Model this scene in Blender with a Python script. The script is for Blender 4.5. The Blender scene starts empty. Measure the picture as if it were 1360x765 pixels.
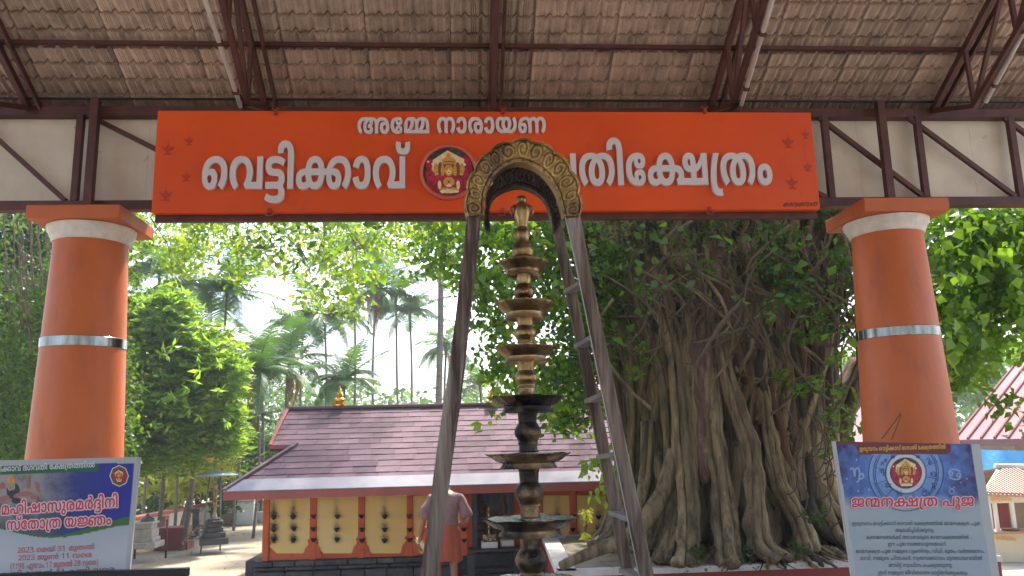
import bpy, bmesh, math, random
import numpy as np
from mathutils import Vector, Matrix, noise
from mathutils.geometry import delaunay_2d_cdt
random.seed(7); rng = np.random.default_rng(7)
SC = bpy.context.scene; COL = SC.collection
V = Vector; PI = math.pi
def rad(a): return math.radians(a)
# ------------------------------------------------------------ camera
EYE = V((0, 0, 2.1)); F = 1076.0
_D = V((612-680, 382-589, -F)).normalized()            # world +Y seen in camera axes
_U = V((545-680, 382+5250, -F)); _U = (_U - _D*_U.dot(_D)).normalized()
_X = _D.cross(_U)
RW = Matrix((_X, _D, _U))                               # camera axes -> world axes
cam = bpy.data.cameras.new('camera'); camo = bpy.data.objects.new('camera', cam); COL.objects.link(camo)
camo.matrix_world = Matrix.Translation(EYE) @ RW.to_4x4()
cam.sensor_width = 36; cam.lens = F/1360*36; cam.clip_end = 3000; cam.clip_start = .05
SC.camera = camo
# ------------------------------------------------------------ light
SUN_EL, SUN_AZ = 56, 24          # azimuth measured from +Y towards +X
w = bpy.data.worlds.new('World'); SC.world = w; w.use_nodes = True
nt = w.node_tree; bg = nt.nodes['Background']
sky = nt.nodes.new('ShaderNodeTexSky'); sky.sky_type = 'NISHITA'; sky.sun_disc = False
sky.sun_elevation = rad(SUN_EL); sky.sun_rotation = rad(SUN_AZ)
sky.air_density = 1.0; sky.dust_density = 3.0; sky.ozone_density = 1.0
nt.links.new(sky.outputs[0], bg.inputs[0]); bg.inputs[1].default_value = .15
sl = bpy.data.lights.new('sun', 'SUN'); sl.energy = 3.4; sl.angle = rad(3); sl.color = (1, .95, .86)
so = bpy.data.objects.new('sun', sl); COL.objects.link(so)
sd = V((math.sin(rad(SUN_AZ))*math.cos(rad(SUN_EL)), math.cos(rad(SUN_AZ))*math.cos(rad(SUN_EL)), math.sin(rad(SUN_EL))))
so.rotation_euler = sd.to_track_quat('Z', 'Y').to_euler(); so.location = (0, 0, 40)
vs = SC.view_settings; vs.view_transform = 'Standard'; vs.look = 'None'; vs.exposure = 1.9; vs.gamma = 1
SC.cycles.use_denoising = True
SC.cycles.max_bounces = 7; SC.cycles.diffuse_bounces = 5; SC.cycles.glossy_bounces = 3; SC.cycles.transparent_max_bounces = 8
# ------------------------------------------------------------ helpers
def at(px, py, Y):
    """world point seen at photo pixel (1360 x 765) on the vertical plane y = Y"""
    d = RW @ V((px-680, 382.5-py, -F))
    return EYE + d*((Y-EYE.y)/d.y)
def atz(px, py, z):
    d = RW @ V((px-680, 382.5-py, -F))
    return EYE + d*((z-EYE.z)/d.z)
def pxm(p):
    """photo pixels per metre at world point p"""
    return F/max(.1, -(RW.transposed() @ (V(p)-EYE)).z)
WL = {}
def place(o, parent=None, P=(0, 0, 0)):
    P = V(P)
    if parent is not None:
        o.parent = parent; o.location = P - WL[parent.name]
    else: o.location = P
    WL[o.name] = P
    if o.name not in COL.objects: COL.objects.link(o)
    return o
def tag(o, label, cat=None, group=None, kind=None):
    if label: o['label'] = label
    if cat: o['category'] = cat
    if group: o['group'] = group
    if kind: o['kind'] = kind
    return o
def thing(name, loc, label, cat, group=None):
    o = bpy.data.objects.new(name, None); o.empty_display_size = .2
    place(o, None, loc); return tag(o, label, cat, group)
def link_copy(src, parent, P, rot=None, name=None):
    o = src.copy() if name is None else bpy.data.objects.new(name, src.data)
    place(o, parent, P)
    if rot is not None: o.rotation_euler = rot
    return o
class MB:
    def __init__(s): s.v = []; s.f = []; s.m = []; s.cur = 0; s.sm = []; s.smooth = False
    def add(s, vs, fs):
        b = len(s.v); s.v += [tuple(v) for v in vs]
        for f in fs: s.f.append(tuple(b+i for i in f)); s.m.append(s.cur); s.sm.append(s.smooth)
        return s
    def box(s, c, d, rot=None, bev=0):
        c = V(c); x, y, z = d[0]/2, d[1]/2, d[2]/2
        R = rot if rot is not None else Matrix.Identity(3)
        if bev <= 0:
            vs = [c + R @ V((a*x, b*y, e*z)) for a in (-1, 1) for b in (-1, 1) for e in (-1, 1)]
            return s.add(vs, [(0,1,3,2),(4,6,7,5),(0,4,5,1),(2,3,7,6),(0,2,6,4),(1,5,7,3)])
        bev = min(bev, x*.9, y*.9, z*.9)
        bm = bmesh.new(); bmesh.ops.create_cube(bm, size=1)
        for v in bm.verts: v.co = V((v.co.x*2*x, v.co.y*2*y, v.co.z*2*z))
        bmesh.ops.bevel(bm, geom=list(bm.edges), offset=bev, segments=1, affect='EDGES')
        bm.verts.index_update()
        vs = [c + R @ v.co for v in bm.verts]; fs = [[v.index for v in f.verts] for f in bm.faces]; bm.free()
        return s.add(vs, fs)
    def bar(s, a, b, wx, wz=None, up=(0, 0, 1), bev=0):
        a, b = V(a), V(b); wz = wz or wx; d = b-a; L = d.length; d.normalize()
        u = V(up)
        if abs(d.dot(u)) > .98: u = V((0, 1, 0))
        x = d.cross(u).normalized(); z = x.cross(d)
        R = Matrix((x, d, z)).transposed()
        return s.box((a+b)/2, (wx, L, wz), R, bev)
    def tube(s, pts, r, n=8, cap=True):
        pts = [V(p) for p in pts]; k = len(pts)
        rs = r if isinstance(r, (list, tuple)) else [r]*k
        vs = []; ref = V((.3, .9, .1))
        for i, p in enumerate(pts):
            t = (pts[min(i+1, k-1)]-pts[max(i-1, 0)]).normalized()
            x = t.cross(ref)
            if x.length < .05: x = t.cross(V((1, 0, 0)))
            x.normalize(); y = t.cross(x); ref = ref
            for j in range(n):
                a = 2*PI*j/n; vs.append(p + (x*math.cos(a)+y*math.sin(a))*rs[i])
        fs = [(i*n+j, i*n+(j+1) % n, (i+1)*n+(j+1) % n, (i+1)*n+j) for i in range(k-1) for j in range(n)]
        if cap: fs += [tuple(range(n))[::-1], tuple((k-1)*n+j for j in range(n))]
        return s.add(vs, fs)
    def lathe(s, c, prof, n=32, sy=1):
        """prof: (radius, z) from top to bottom or bottom to top"""
        c = V(c); vs = []
        for r, z in prof:
            for j in range(n):
                a = 2*PI*j/n; vs.append(c + V((r*math.cos(a), r*sy*math.sin(a), z)))
        k = len(prof)
        fs = [(i*n+j, i*n+(j+1) % n, (i+1)*n+(j+1) % n, (i+1)*n+j) for i in range(k-1) for j in range(n)]
        fs += [tuple(range(n))[::-1], tuple((k-1)*n+j for j in range(n))]
        return s.add(vs, fs)
    def prism(s, poly, off):
        """poly: list of 3D points (planar), extruded by vector off"""
        n = len(poly); off = V(off); vs = [V(p) for p in poly] + [V(p)+off for p in poly]
        fs = [tuple(range(n))[::-1], tuple(range(n, 2*n))] + [(i, (i+1) % n, n+(i+1) % n, n+i) for i in range(n)]
        return s.add(vs, fs)
    def grid(s, nu, nv, fn):
        vs = [fn(i/nu, j/nv) for j in range(nv+1) for i in range(nu+1)]
        fs = [(j*(nu+1)+i, j*(nu+1)+i+1, (j+1)*(nu+1)+i+1, (j+1)*(nu+1)+i) for j in range(nv) for i in range(nu)]
        return s.add(vs, fs)
    def mesh(s, name, mats, smooth=None):
        me = bpy.data.meshes.new(name); me.from_pydata(s.v, [], s.f)
        ms = mats if isinstance(mats, (list, tuple)) else [mats]
        for m in ms: me.materials.append(m)
        if len(ms) > 1: me.polygons.foreach_set('material_index', s.m)
        if smooth is None: me.polygons.foreach_set('use_smooth', s.sm)
        elif smooth: me.polygons.foreach_set('use_smooth', [True]*len(s.f))
        me.update(); return me
    def build(s, name, mats, parent=None, P=(0, 0, 0), smooth=None, fix=True, auto=None):
        me = s.mesh(name, mats, smooth)
        if fix:
            bm = bmesh.new(); bm.from_mesh(me); bmesh.ops.recalc_face_normals(bm, faces=bm.faces)
            if auto:
                for e in bm.edges:
                    if len(e.link_faces) == 2 and e.calc_face_angle(0) > rad(auto): e.smooth = False
            bm.to_mesh(me); bm.free()
        o = bpy.data.objects.new(name, me); place(o, parent, P); return o
def stuffed(o):
    o['kind'] = 'stuff'; return o
def colattr(me, cols, name='tint'):
    a = me.color_attributes.new(name, 'FLOAT_COLOR', 'POINT'); a.data.foreach_set('color', np.asarray(cols, dtype=np.float32).ravel())
# ------------------------------------------------------------ materials
MAT = {}
def M(name, c1, c2=None, scale=6, rough=.7, metal=0, bump=0, bscale=None, stretch=(1, 1, 1), detail=6, attr=None, c3=None, s3=1.3, t3=(.55, .7),
      trans=0, spec=.5, coat=0, rvar=0, each=0, sharp=(.35, .65)):
    if name in MAT: return MAT[name]
    m = bpy.data.materials.new(name); m.use_nodes = True; t = m.node_tree; N = t.nodes; L = t.links
    b = N['Principled BSDF']; b.inputs['Roughness'].default_value = rough; b.inputs['Metallic'].default_value = metal
    b.inputs['Specular IOR Level'].default_value = spec
    if coat: b.inputs['Coat Weight'].default_value = coat; b.inputs['Coat Roughness'].default_value = .15
    tc = N.new('ShaderNodeTexCoord'); mp = N.new('ShaderNodeMapping'); mp.inputs['Scale'].default_value = stretch
    L.new(tc.outputs['Object'], mp.inputs[0])
    def nz(sc, det=detail):
        n = N.new('ShaderNodeTexNoise'); n.inputs['Scale'].default_value = sc; n.inputs['Detail'].default_value = det
        n.inputs['Roughness'].default_value = .6; L.new(mp.outputs[0], n.inputs['Vector']); return n
    def mix(fac, a, bb):
        x = N.new('ShaderNodeMix'); x.data_type = 'RGBA'
        for k, s in ((6, a), (7, bb)):
            if isinstance(s, tuple): x.inputs[k].default_value = (*s, 1)
            else: L.new(s, x.inputs[k])
        L.new(fac, x.inputs[0]); return x.outputs[2]
    def ramp(src, a, bb):
        r = N.new('ShaderNodeMapRange'); r.inputs[1].default_value = a; r.inputs[2].default_value = bb; L.new(src, r.inputs[0]); return r.outputs[0]
    col = None; n1 = None
    if c2 is not None:
        n1 = nz(scale); col = mix(ramp(n1.outputs[0], *sharp), c1, c2)
    if c3 is not None:
        n3 = nz(s3); col = mix(ramp(n3.outputs[0], *t3), col if col is not None else c1, c3)
    if attr:
        at_ = N.new('ShaderNodeAttribute'); at_.attribute_name = attr
        if col is None: col = at_.outputs['Color']
        else:
            x = N.new('ShaderNodeMix'); x.data_type = 'RGBA'; x.blend_type = 'MULTIPLY'; x.inputs[0].default_value = 1
            L.new(col, x.inputs[6]); L.new(at_.outputs['Color'], x.inputs[7]); col = x.outputs[2]
    if each:           # every piece its own shade
        oi = N.new('ShaderNodeObjectInfo'); mr = N.new('ShaderNodeMapRange'); mr.inputs[3].default_value = 1-each; mr.inputs[4].default_value = 1+each*.5
        L.new(oi.outputs['Random'], mr.inputs[0]); x = N.new('ShaderNodeMix'); x.data_type = 'RGBA'; x.blend_type = 'MULTIPLY'; x.inputs[0].default_value = 1
        if col is None: x.inputs[6].default_value = (*c1, 1)
        else: L.new(col, x.inputs[6])
        L.new(mr.outputs[0], x.inputs[7]); col = x.outputs[2]
    if col is None: b.inputs['Base Color'].default_value = (*c1, 1)
    else: L.new(col, b.inputs['Base Color'])
    if rvar:
        n4 = nz(scale*.7); r = N.new('ShaderNodeMapRange'); r.inputs[3].default_value = max(0, rough-rvar); r.inputs[4].default_value = min(1, rough+rvar)
        r.inputs[1].default_value = .3; r.inputs[2].default_value = .7
        L.new(n4.outputs[0], r.inputs[0]); L.new(r.outputs[0], b.inputs['Roughness'])
    if bump:
        n2 = nz(bscale or scale*3); bp = N.new('ShaderNodeBump'); bp.inputs['Strength'].default_value = bump; bp.inputs['Distance'].default_value = .02
        L.new(n2.outputs[0], bp.inputs['Height']); L.new(bp.outputs[0], b.inputs['Normal'])
    if trans:
        tr = N.new('ShaderNodeBsdfTranslucent'); ms = N.new('ShaderNodeMixShader'); ms.inputs[0].default_value = trans
        if col is None: tr.inputs[0].default_value = (*c1, 1)
        else:
            hv = N.new('ShaderNodeMix'); hv.data_type = 'RGBA'; hv.blend_type = 'MULTIPLY'; hv.inputs[0].default_value = 1
            L.new(col, hv.inputs[6]); hv.inputs[7].default_value = (2.05, 1.95, .65, 1); L.new(hv.outputs[2], tr.inputs[0])
        L.new(b.outputs[0], ms.inputs[1]); L.new(tr.outputs[0], ms.inputs[2]); L.new(ms.outputs[0], N['Material Output'].inputs[0])
    MAT[name] = m; return m
GLYPHS = [
[[211,144,240,144,292,141,321,136,328,135,336,130,343,129,362,126,396,116,416,102,417,94,416,87,406,76,386,68,371,64,369,67,394,63,420,47,421,35,420,25,400,8,348,-3,305,-3,256,-3,194,14,166,42,167,60,166,75,186,101,224,121,253,128,258,130,268,134,273,135,296,140,348,144,377,144,412,144,460,138,496,127,513,119,551,51,551,0,465,0,465,60,464,78,454,101,437,108,426,112,396,116,377,116,364,116,340,114,331,113,310,111,280,101,256,87,246,70,247,60,246,42,276,26,303,26,320,26,338,32,339,38,338,43,320,50,301,50,285,50,285,79,295,79,316,79,332,87,333,93,332,100,306,110,277,112,260,114,230,116,213,116,174,116,126,104,104,84,105,70,104,60,116,42,138,26,153,16,93,-3,70,6,36,28,18,54,19,71,18,84,36,110,80,132,154,144],[709,-3,668,-3,616,12,592,37,593,51,592,75,646,102,695,102,726,102,772,87,800,64,801,51,769,51,764,57,752,68,730,75,717,75,696,75,676,63,677,51,676,43,684,32,700,27,711,27,724,27,742,34,752,48,753,60,752,64,750,72,749,76,748,78,750,81,751,82,746,91,720,105,674,114,645,114,620,114,592,110,581,106,568,101,556,88,550,71,551,60,551,44,493,114,508,122,548,136,604,144,645,144,690,144,764,131,812,107,836,76,837,59,836,39,806,11,748,-3]],
[[203,-3,162,-3,94,6,44,24,16,52,17,72,16,90,44,118,96,136,164,144,205,144,248,144,298,134,320,117,321,107,320,96,300,80,258,72,231,72,196,72,158,82,144,97,145,106,144,111,150,120,155,123,227,128,218,124,206,115,207,109,206,103,216,97,229,97,238,97,248,102,249,106,248,112,232,118,217,118,208,118,192,118,187,118,160,117,120,105,102,84,103,72,102,58,118,38,156,25,185,24,188,24,204,23,213,23,224,23,238,26,246,32,247,35,246,39,236,45,227,45,214,45,204,38,205,33,204,28,212,18,221,15,149,20,146,22,140,31,141,36,140,45,156,60,194,70,229,70,256,70,296,62,316,46,317,34,316,24,294,7,244,-3]],
[[205,144,234,144,288,140,336,128,355,118,366,112,380,96,388,76,389,63,389,0,27,0,27,62,26,78,38,102,60,120,77,126,100,135,162,144],[165,114,152,114,132,108,127,102,120,96,112,79,113,64,113,17,89,17,116,30,162,56,190,83,191,97,190,102,186,110,174,114],[277,92,276,80,258,58,228,38,207,28,197,28,208,29,232,30,243,30,309,30,309,61,308,78,296,99,272,112,253,116,255,118,264,114,276,101],[485,144,530,144,600,135,625,126,640,120,662,103,672,79,673,62,673,0,313,0,313,62,312,75,318,95,332,110,345,117,358,127,402,139,454,144],[445,114,432,114,412,108,407,102,398,96,392,79,393,63,393,17,369,17,396,30,442,56,470,83,471,97,470,102,464,110,454,114],[555,92,554,80,536,58,506,38,487,28,477,28,488,29,512,30,523,30,589,30,589,61,588,78,576,99,552,112,533,116,535,118,542,114,554,101]],
[],
[[163,144,184,144,216,141,244,133,261,126,253,126,272,136,320,144,355,144,398,144,460,126,494,95,495,75,494,59,478,33,448,9,425,-3,363,17,378,27,398,46,408,64,409,73,408,88,390,106,360,114,345,114,332,114,316,111,313,108,304,104,300,92,301,81,301,0,213,0,213,80,212,90,208,104,203,108,196,110,180,114,169,114,152,114,124,106,104,88,105,74,104,64,114,46,134,28,153,17,89,-3,64,9,34,33,18,58,19,74,18,94,52,126,116,144]],
[[281,71,280,56,268,30,236,9,182,-3,143,-3,106,-3,58,6,28,20,12,38,9,46,97,54,100,46,110,34,128,27,145,27,160,27,182,38,192,57,193,71,192,84,182,104,160,115,145,115,130,115,112,107,100,95,99,88,11,96,16,104,34,122,64,136,112,144,147,144,186,144,238,132,268,112,280,86]],
[[205,144,256,144,332,131,380,107,406,76,407,59,406,39,376,11,320,-3,279,-3,236,-3,186,12,162,37,163,51,162,75,216,102,265,102,296,102,342,87,368,64,373,51,339,51,336,57,322,68,300,75,287,75,264,75,244,63,245,51,244,43,254,32,270,27,281,27,294,27,312,34,322,48,323,60,322,64,320,72,321,76,318,78,320,81,319,82,316,91,288,106,244,114,213,114,176,114,128,104,106,84,107,70,106,60,116,42,138,25,155,17,93,-3,70,6,36,28,18,54,19,71,18,84,38,111,82,132,152,144]],
[[375,-3,348,-3,298,2,275,7,270,8,260,11,257,12,228,20,188,42,168,68,169,84,168,94,178,110,187,117,195,121,204,130,236,140,276,144,297,144,356,144,424,114,425,84,424,60,378,25,341,14,336,13,328,10,323,9,298,3,242,-3,213,-3,164,-3,90,10,40,32,16,64,17,84,16,101,46,128,106,144,151,144,184,144,240,132,261,116,195,100,184,108,162,115,149,115,136,115,114,107,102,93,103,84,102,67,128,41,180,26,217,26,228,26,250,27,261,28,264,29,274,30,279,31,296,35,322,50,338,72,339,84,338,95,326,109,308,115,297,115,284,115,264,108,254,95,255,84,254,72,268,51,296,35,313,30,318,29,328,29,335,28,342,27,364,26,375,26,406,26,454,38,480,62,481,80,480,90,468,113,453,126,519,144,544,128,568,96,569,79,568,64,550,35,506,11,432,-3]],
[[207,144,252,144,316,132,345,119,321,125,340,134,386,144,419,144,448,144,492,135,513,124,507,126,528,136,574,144,607,144,652,144,714,126,746,95,747,75,746,59,730,32,700,9,677,-3,615,17,630,27,650,46,660,64,661,73,660,88,642,106,614,114,599,114,588,114,572,111,567,108,558,104,552,91,553,80,553,0,469,0,469,78,468,90,460,104,453,108,448,111,430,114,419,114,408,114,390,111,385,108,376,103,370,89,371,76,371,0,285,0,285,68,284,85,272,102,261,107,252,111,224,115,205,115,174,115,124,102,96,78,97,60,97,60,96,46,106,31,124,25,135,25,144,25,156,29,164,37,165,43,164,51,146,61,133,61,114,61,84,50,65,40,57,68,74,76,122,88,153,88,184,88,224,78,246,58,247,44,246,30,222,8,172,-3,137,-3,104,-3,50,10,18,38,19,61,18,88,68,125,154,144]],
[[137,-3,104,-3,50,10,18,38,19,61,18,79,44,110,96,132,168,144,217,144,264,144,332,132,372,111,392,85,393,70,392,54,372,28,340,6,317,-3,257,17,270,25,292,41,304,59,305,70,304,84,284,104,240,114,209,114,174,114,124,100,96,76,97,60,96,47,106,31,124,25,135,25,144,25,156,29,164,37,165,42,164,51,146,61,133,61,114,61,84,50,65,40,57,68,74,76,120,88,153,88,184,88,224,78,246,58,247,44,246,30,222,8,172,-3]],
[[193,144,238,144,304,132,344,111,364,85,365,72,364,57,348,36,320,18,301,8,321,30,427,30,427,142,513,142,513,0,261,0,233,20,246,26,264,42,276,59,277,70,276,84,256,104,218,114,193,114,166,114,128,104,106,84,107,70,106,60,118,42,138,25,155,17,93,-3,70,6,36,28,18,54,19,71,18,84,36,110,78,132,144,144]],
[[153,144,204,144,282,134,309,127,275,100,246,107,192,114,159,114,138,114,112,110,102,104,103,100,102,97,106,92,111,91,116,88,140,87,161,87,173,87,216,87,264,80,281,73,292,68,304,53,305,44,304,30,272,11,212,0,169,0,19,0,19,30,157,30,180,30,202,32,209,34,212,36,216,41,217,44,216,47,210,52,207,53,200,55,182,56,165,56,149,56,110,56,54,63,37,71,26,76,14,90,15,100,14,112,44,133,106,144],[161,-63,134,-63,80,-59,32,-52,9,-46,41,-19,60,-24,96,-30,134,-32,157,-32,180,-32,206,-28,218,-22,219,-17,218,-9,200,-1,189,2,233,25,252,22,284,10,304,-6,305,-18,304,-31,274,-52,212,-63]],
[[-9,213,12,213,50,208,65,204,84,198,104,181,116,156,117,137,117,0,29,0,29,132,28,146,26,163,20,174,17,177,12,180,-2,183,-11,183,-20,183,-32,180,-42,173,-41,168,-42,166,-40,162,-39,160,-121,155,-124,158,-128,165,-127,169,-128,184,-98,203,-44,213]],
[[299,144,350,144,412,126,442,93,443,71,442,48,408,14,346,-3,301,-3,262,-3,206,8,189,19,172,28,154,55,155,71,154,106,228,144],[299,115,268,115,238,92,239,71,238,57,252,37,278,27,299,27,318,27,344,37,358,57,359,71,358,85,344,104,318,115],[123,-3,70,-3,14,20,15,41,14,54,36,72,57,77,70,82,104,86,152,88,187,88,565,88,590,88,624,87,648,83,661,80,678,74,700,56,701,43,700,20,642,-3,593,-3,554,-3,500,10,472,36,473,55,472,60,472,70,475,74,476,76,476,80,477,82,484,97,518,120,568,136,630,144,667,144,716,144,784,132,828,110,846,84,847,70,846,54,826,28,792,6,771,-3,709,16,724,25,746,41,758,59,759,70,758,84,736,104,692,114,663,114,636,114,592,106,560,90,553,77,552,75,550,71,551,69,548,66,548,58,549,54,548,44,560,31,578,26,589,26,602,26,616,34,617,41,616,45,612,52,605,54,598,56,578,59,555,59,165,59,140,59,116,57,109,54,102,52,96,46,97,42,96,36,104,30,120,26,135,26,148,26,174,32,191,37,225,12,208,6,176,0,144,-3]],
[[-63,150,-102,150,-152,160,-174,179,-173,192,-174,196,-170,206,-167,209,-91,203,-94,200,-96,196,-95,193,-96,187,-88,180,-72,177,-61,177,-52,177,-36,180,-28,187,-27,193,-28,196,-28,200,-29,203,43,209,44,206,48,196,49,192,48,179,26,160,-24,150]],
[[233,144,274,144,336,136,368,118,369,105,368,98,360,87,353,83,340,78,308,75,281,75,263,75,250,75,240,74,237,73,234,72,232,70,233,69,232,65,248,63,265,63,277,63,302,63,336,60,349,55,358,51,368,40,369,32,368,22,346,6,298,-3,261,-3,234,-3,196,-1,164,3,149,6,173,32,192,29,228,26,253,26,274,26,290,28,291,32,290,35,280,37,271,37,261,37,220,37,178,42,169,49,160,52,152,62,153,68,152,76,164,87,173,91,186,96,226,101,255,101,269,101,280,101,288,104,289,106,288,111,258,115,233,115,188,115,134,100,108,72,109,53,108,42,114,17,121,6,41,-1,32,12,20,42,21,56,20,83,66,123,158,144]],
[[345,144,388,144,452,127,484,96,485,75,484,59,468,33,438,9,417,-3,353,17,368,27,388,46,398,64,399,74,398,88,382,106,358,114,343,114,330,114,314,111,309,108,300,103,296,87,297,74,297,67,296,54,288,34,272,18,261,12,244,5,194,-3,161,-3,116,-3,52,14,18,46,19,67,18,83,34,109,66,133,89,145,151,125,134,115,114,96,104,78,105,68,104,53,120,35,146,27,161,27,172,27,188,30,195,34,202,39,208,54,209,67,209,76,208,94,226,121,247,130,262,137,308,144]],
[[291,-3,250,-3,194,11,164,38,165,57,164,73,188,98,228,119,257,126,275,132,298,138,356,144,389,144,440,144,508,132,548,110,564,84,565,70,564,54,546,28,512,6,491,-3,431,16,444,25,466,41,478,59,479,70,478,84,456,104,416,116,385,116,368,116,344,114,335,113,321,111,300,106,268,90,252,70,253,58,252,46,262,32,280,27,291,27,300,27,318,32,328,46,329,57,328,70,312,90,284,106,265,111,251,113,240,114,220,116,211,116,172,116,126,104,104,84,105,70,104,60,116,42,138,26,153,16,93,-3,70,6,36,28,18,54,19,71,18,84,36,110,78,132,150,144,203,144,234,144,288,139,313,133,329,127,368,116,414,82,415,57,414,37,386,10,330,-3]],
[[299,144,350,144,412,126,442,93,443,71,442,48,408,14,346,-3,301,-3,262,-3,206,8,189,19,172,28,154,55,155,71,154,106,228,144],[299,115,268,115,238,92,239,71,238,57,252,37,278,27,299,27,318,27,344,37,358,57,359,71,358,85,344,104,318,115],[123,-3,70,-3,14,20,15,41,14,54,36,72,57,77,70,82,104,86,152,88,187,88,425,88,470,88,526,84,547,76,562,71,578,56,579,48,578,38,566,26,546,18,533,16,555,30,703,30,705,0,477,0,463,28,478,30,494,37,495,43,494,46,488,52,483,54,474,57,448,59,425,59,165,59,140,59,116,57,109,54,102,52,96,46,97,42,96,36,104,30,120,26,135,26,148,26,174,32,191,37,225,12,208,6,176,0,144,-3],[691,0,691,97,690,102,688,109,685,111,682,113,674,115,669,115,658,115,646,108,647,102,646,98,654,90,676,85,697,85,729,85,756,85,800,96,832,112,858,132,869,142,953,142,953,0],[669,144,692,144,728,139,743,134,758,128,774,108,775,92,775,30,869,30,869,68,868,74,868,85,872,95,873,97,873,94,856,80,812,64,764,56,741,56,701,56,650,56,592,69,566,90,567,103,566,114,590,133,636,144]],
[[167,142,140,116,114,72,104,35,105,20,104,3,118,-13,142,-19,159,-19,166,-19,178,-18,187,-18,193,-48,184,-49,162,-50,153,-50,104,-50,44,-34,18,-3,19,19,18,40,30,77,56,117,77,142]],
[[131,-3,94,-3,40,10,14,32,15,46,14,60,42,82,94,94,131,94,166,94,218,82,246,61,247,46,246,31,220,9,166,-3],[131,66,114,66,92,56,93,46,92,36,114,26,131,26,146,26,168,36,169,46,168,56,146,66]],
[[199,-3,160,-3,96,6,44,24,16,52,17,71,16,90,46,118,96,135,162,144,199,144,238,144,286,134,308,117,309,106,308,95,288,80,248,72,225,72,192,72,156,82,140,97,141,106,140,111,146,120,151,123,217,128,206,124,196,114,197,108,196,102,208,94,223,94,234,94,246,101,247,106,246,112,226,119,211,119,200,119,186,119,181,118,152,118,110,106,88,85,89,71,88,57,110,35,150,22,179,22,184,22,198,22,205,22,218,22,234,24,244,30,245,35,244,40,232,47,221,47,206,47,194,38,195,32,194,26,204,16,213,14,147,18,144,21,138,30,139,36,138,44,154,60,190,69,223,69,248,69,284,61,304,46,305,34,304,24,282,7,234,-3]],
[[213,144,252,144,308,133,334,115,335,104,334,92,312,76,287,70,287,71,312,66,340,48,341,36,340,18,286,-3,237,-3,214,-3,182,-1,171,0,179,26,190,24,210,23,223,23,244,23,266,30,267,39,266,42,260,49,255,51,248,54,226,56,207,56,181,56,181,82,205,82,220,82,244,85,253,89,256,91,260,96,261,100,260,108,236,117,211,117,172,117,122,101,96,73,97,54,96,42,104,16,111,6,41,-1,32,12,22,42,23,56,22,83,64,122,148,144]],
[[187,144,230,144,292,132,332,111,352,86,353,72,352,57,336,34,308,16,291,6,305,26,425,26,425,140,497,140,497,0,253,0,229,18,242,24,264,39,276,58,277,70,276,84,254,105,214,117,187,117,158,117,116,105,94,84,95,70,94,59,106,40,128,24,145,16,97,-3,74,6,38,28,18,54,19,70,18,84,38,110,78,131,142,144]],
[[341,144,370,144,412,135,429,127,440,122,452,108,460,89,461,77,461,68,460,54,464,38,473,34,476,29,498,24,515,24,530,24,558,33,574,52,575,68,574,78,564,97,544,115,527,125,577,144,600,133,632,110,648,82,649,66,648,45,614,14,552,-3,511,-3,478,-3,430,6,417,14,404,20,392,35,386,54,387,65,387,72,386,87,380,102,375,108,368,112,348,117,335,117,322,117,302,113,297,110,288,105,282,90,283,78,283,0,209,0,209,76,208,90,204,104,199,108,192,113,170,117,161,117,140,117,110,107,92,87,93,72,92,62,102,44,124,26,141,16,89,-3,66,8,34,32,18,59,19,75,18,94,50,126,110,144,153,144,184,144,230,134,251,124,245,124,262,133,304,144]],
[[159,144,180,144,212,139,238,131,253,124,245,124,264,134,310,144,343,144,386,144,446,126,478,94,479,75,478,59,462,32,430,8,407,-3,357,16,372,26,394,44,404,62,405,72,404,88,384,108,354,117,335,117,320,117,302,112,297,109,290,104,284,91,285,80,285,0,213,0,213,80,212,92,206,104,201,109,196,112,176,117,161,117,144,117,112,108,92,89,93,74,92,63,102,44,124,26,141,16,89,-3,66,8,36,31,18,58,19,74,18,94,52,125,112,144]],
[[181,144,212,144,258,137,292,127,305,120,285,122,302,134,354,144,383,144,414,144,462,132,494,114,508,90,509,78,508,55,484,25,459,16,444,10,408,4,360,0,327,0,153,0,130,0,112,-1,109,-2,100,-4,96,-8,97,-11,96,-14,100,-18,105,-20,110,-22,128,-24,151,-24,501,-24,501,-50,143,-50,112,-50,68,-46,55,-42,38,-36,22,-22,23,-13,22,-3,38,12,57,18,64,20,86,24,118,26,143,26,301,26,336,26,380,30,404,36,415,41,426,48,436,65,437,76,436,86,424,104,396,117,373,117,362,117,344,114,339,110,332,106,326,92,327,79,327,36,255,36,255,75,254,89,244,105,233,110,224,114,196,118,175,118,158,118,132,115,108,110,90,102,85,97,84,95,80,90,81,88,80,86,78,81,79,77,78,67,96,54,115,54,130,54,144,64,145,71,144,75,138,82,124,86,115,86,98,86,74,82,63,78,23,81,32,87,66,99,108,108,129,108,158,108,194,97,212,81,213,71,212,60,192,42,148,32,117,32,88,32,44,44,18,65,19,80,18,98,58,127,132,144]],
[[197,144,246,144,318,130,366,107,390,76,391,59,390,38,362,10,308,-3,271,-3,230,-3,182,12,160,37,161,52,160,74,212,102,261,102,290,102,336,88,362,64,365,51,337,52,332,58,318,70,294,78,279,78,252,78,232,63,233,50,232,42,240,30,258,23,273,23,288,23,308,31,320,47,321,60,320,63,318,72,317,77,316,78,316,81,315,82,312,92,284,107,236,117,205,117,166,117,116,105,92,84,93,70,92,59,104,40,128,24,145,16,97,-3,74,6,38,28,18,54,19,70,18,84,38,111,80,132,150,144]],
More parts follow.
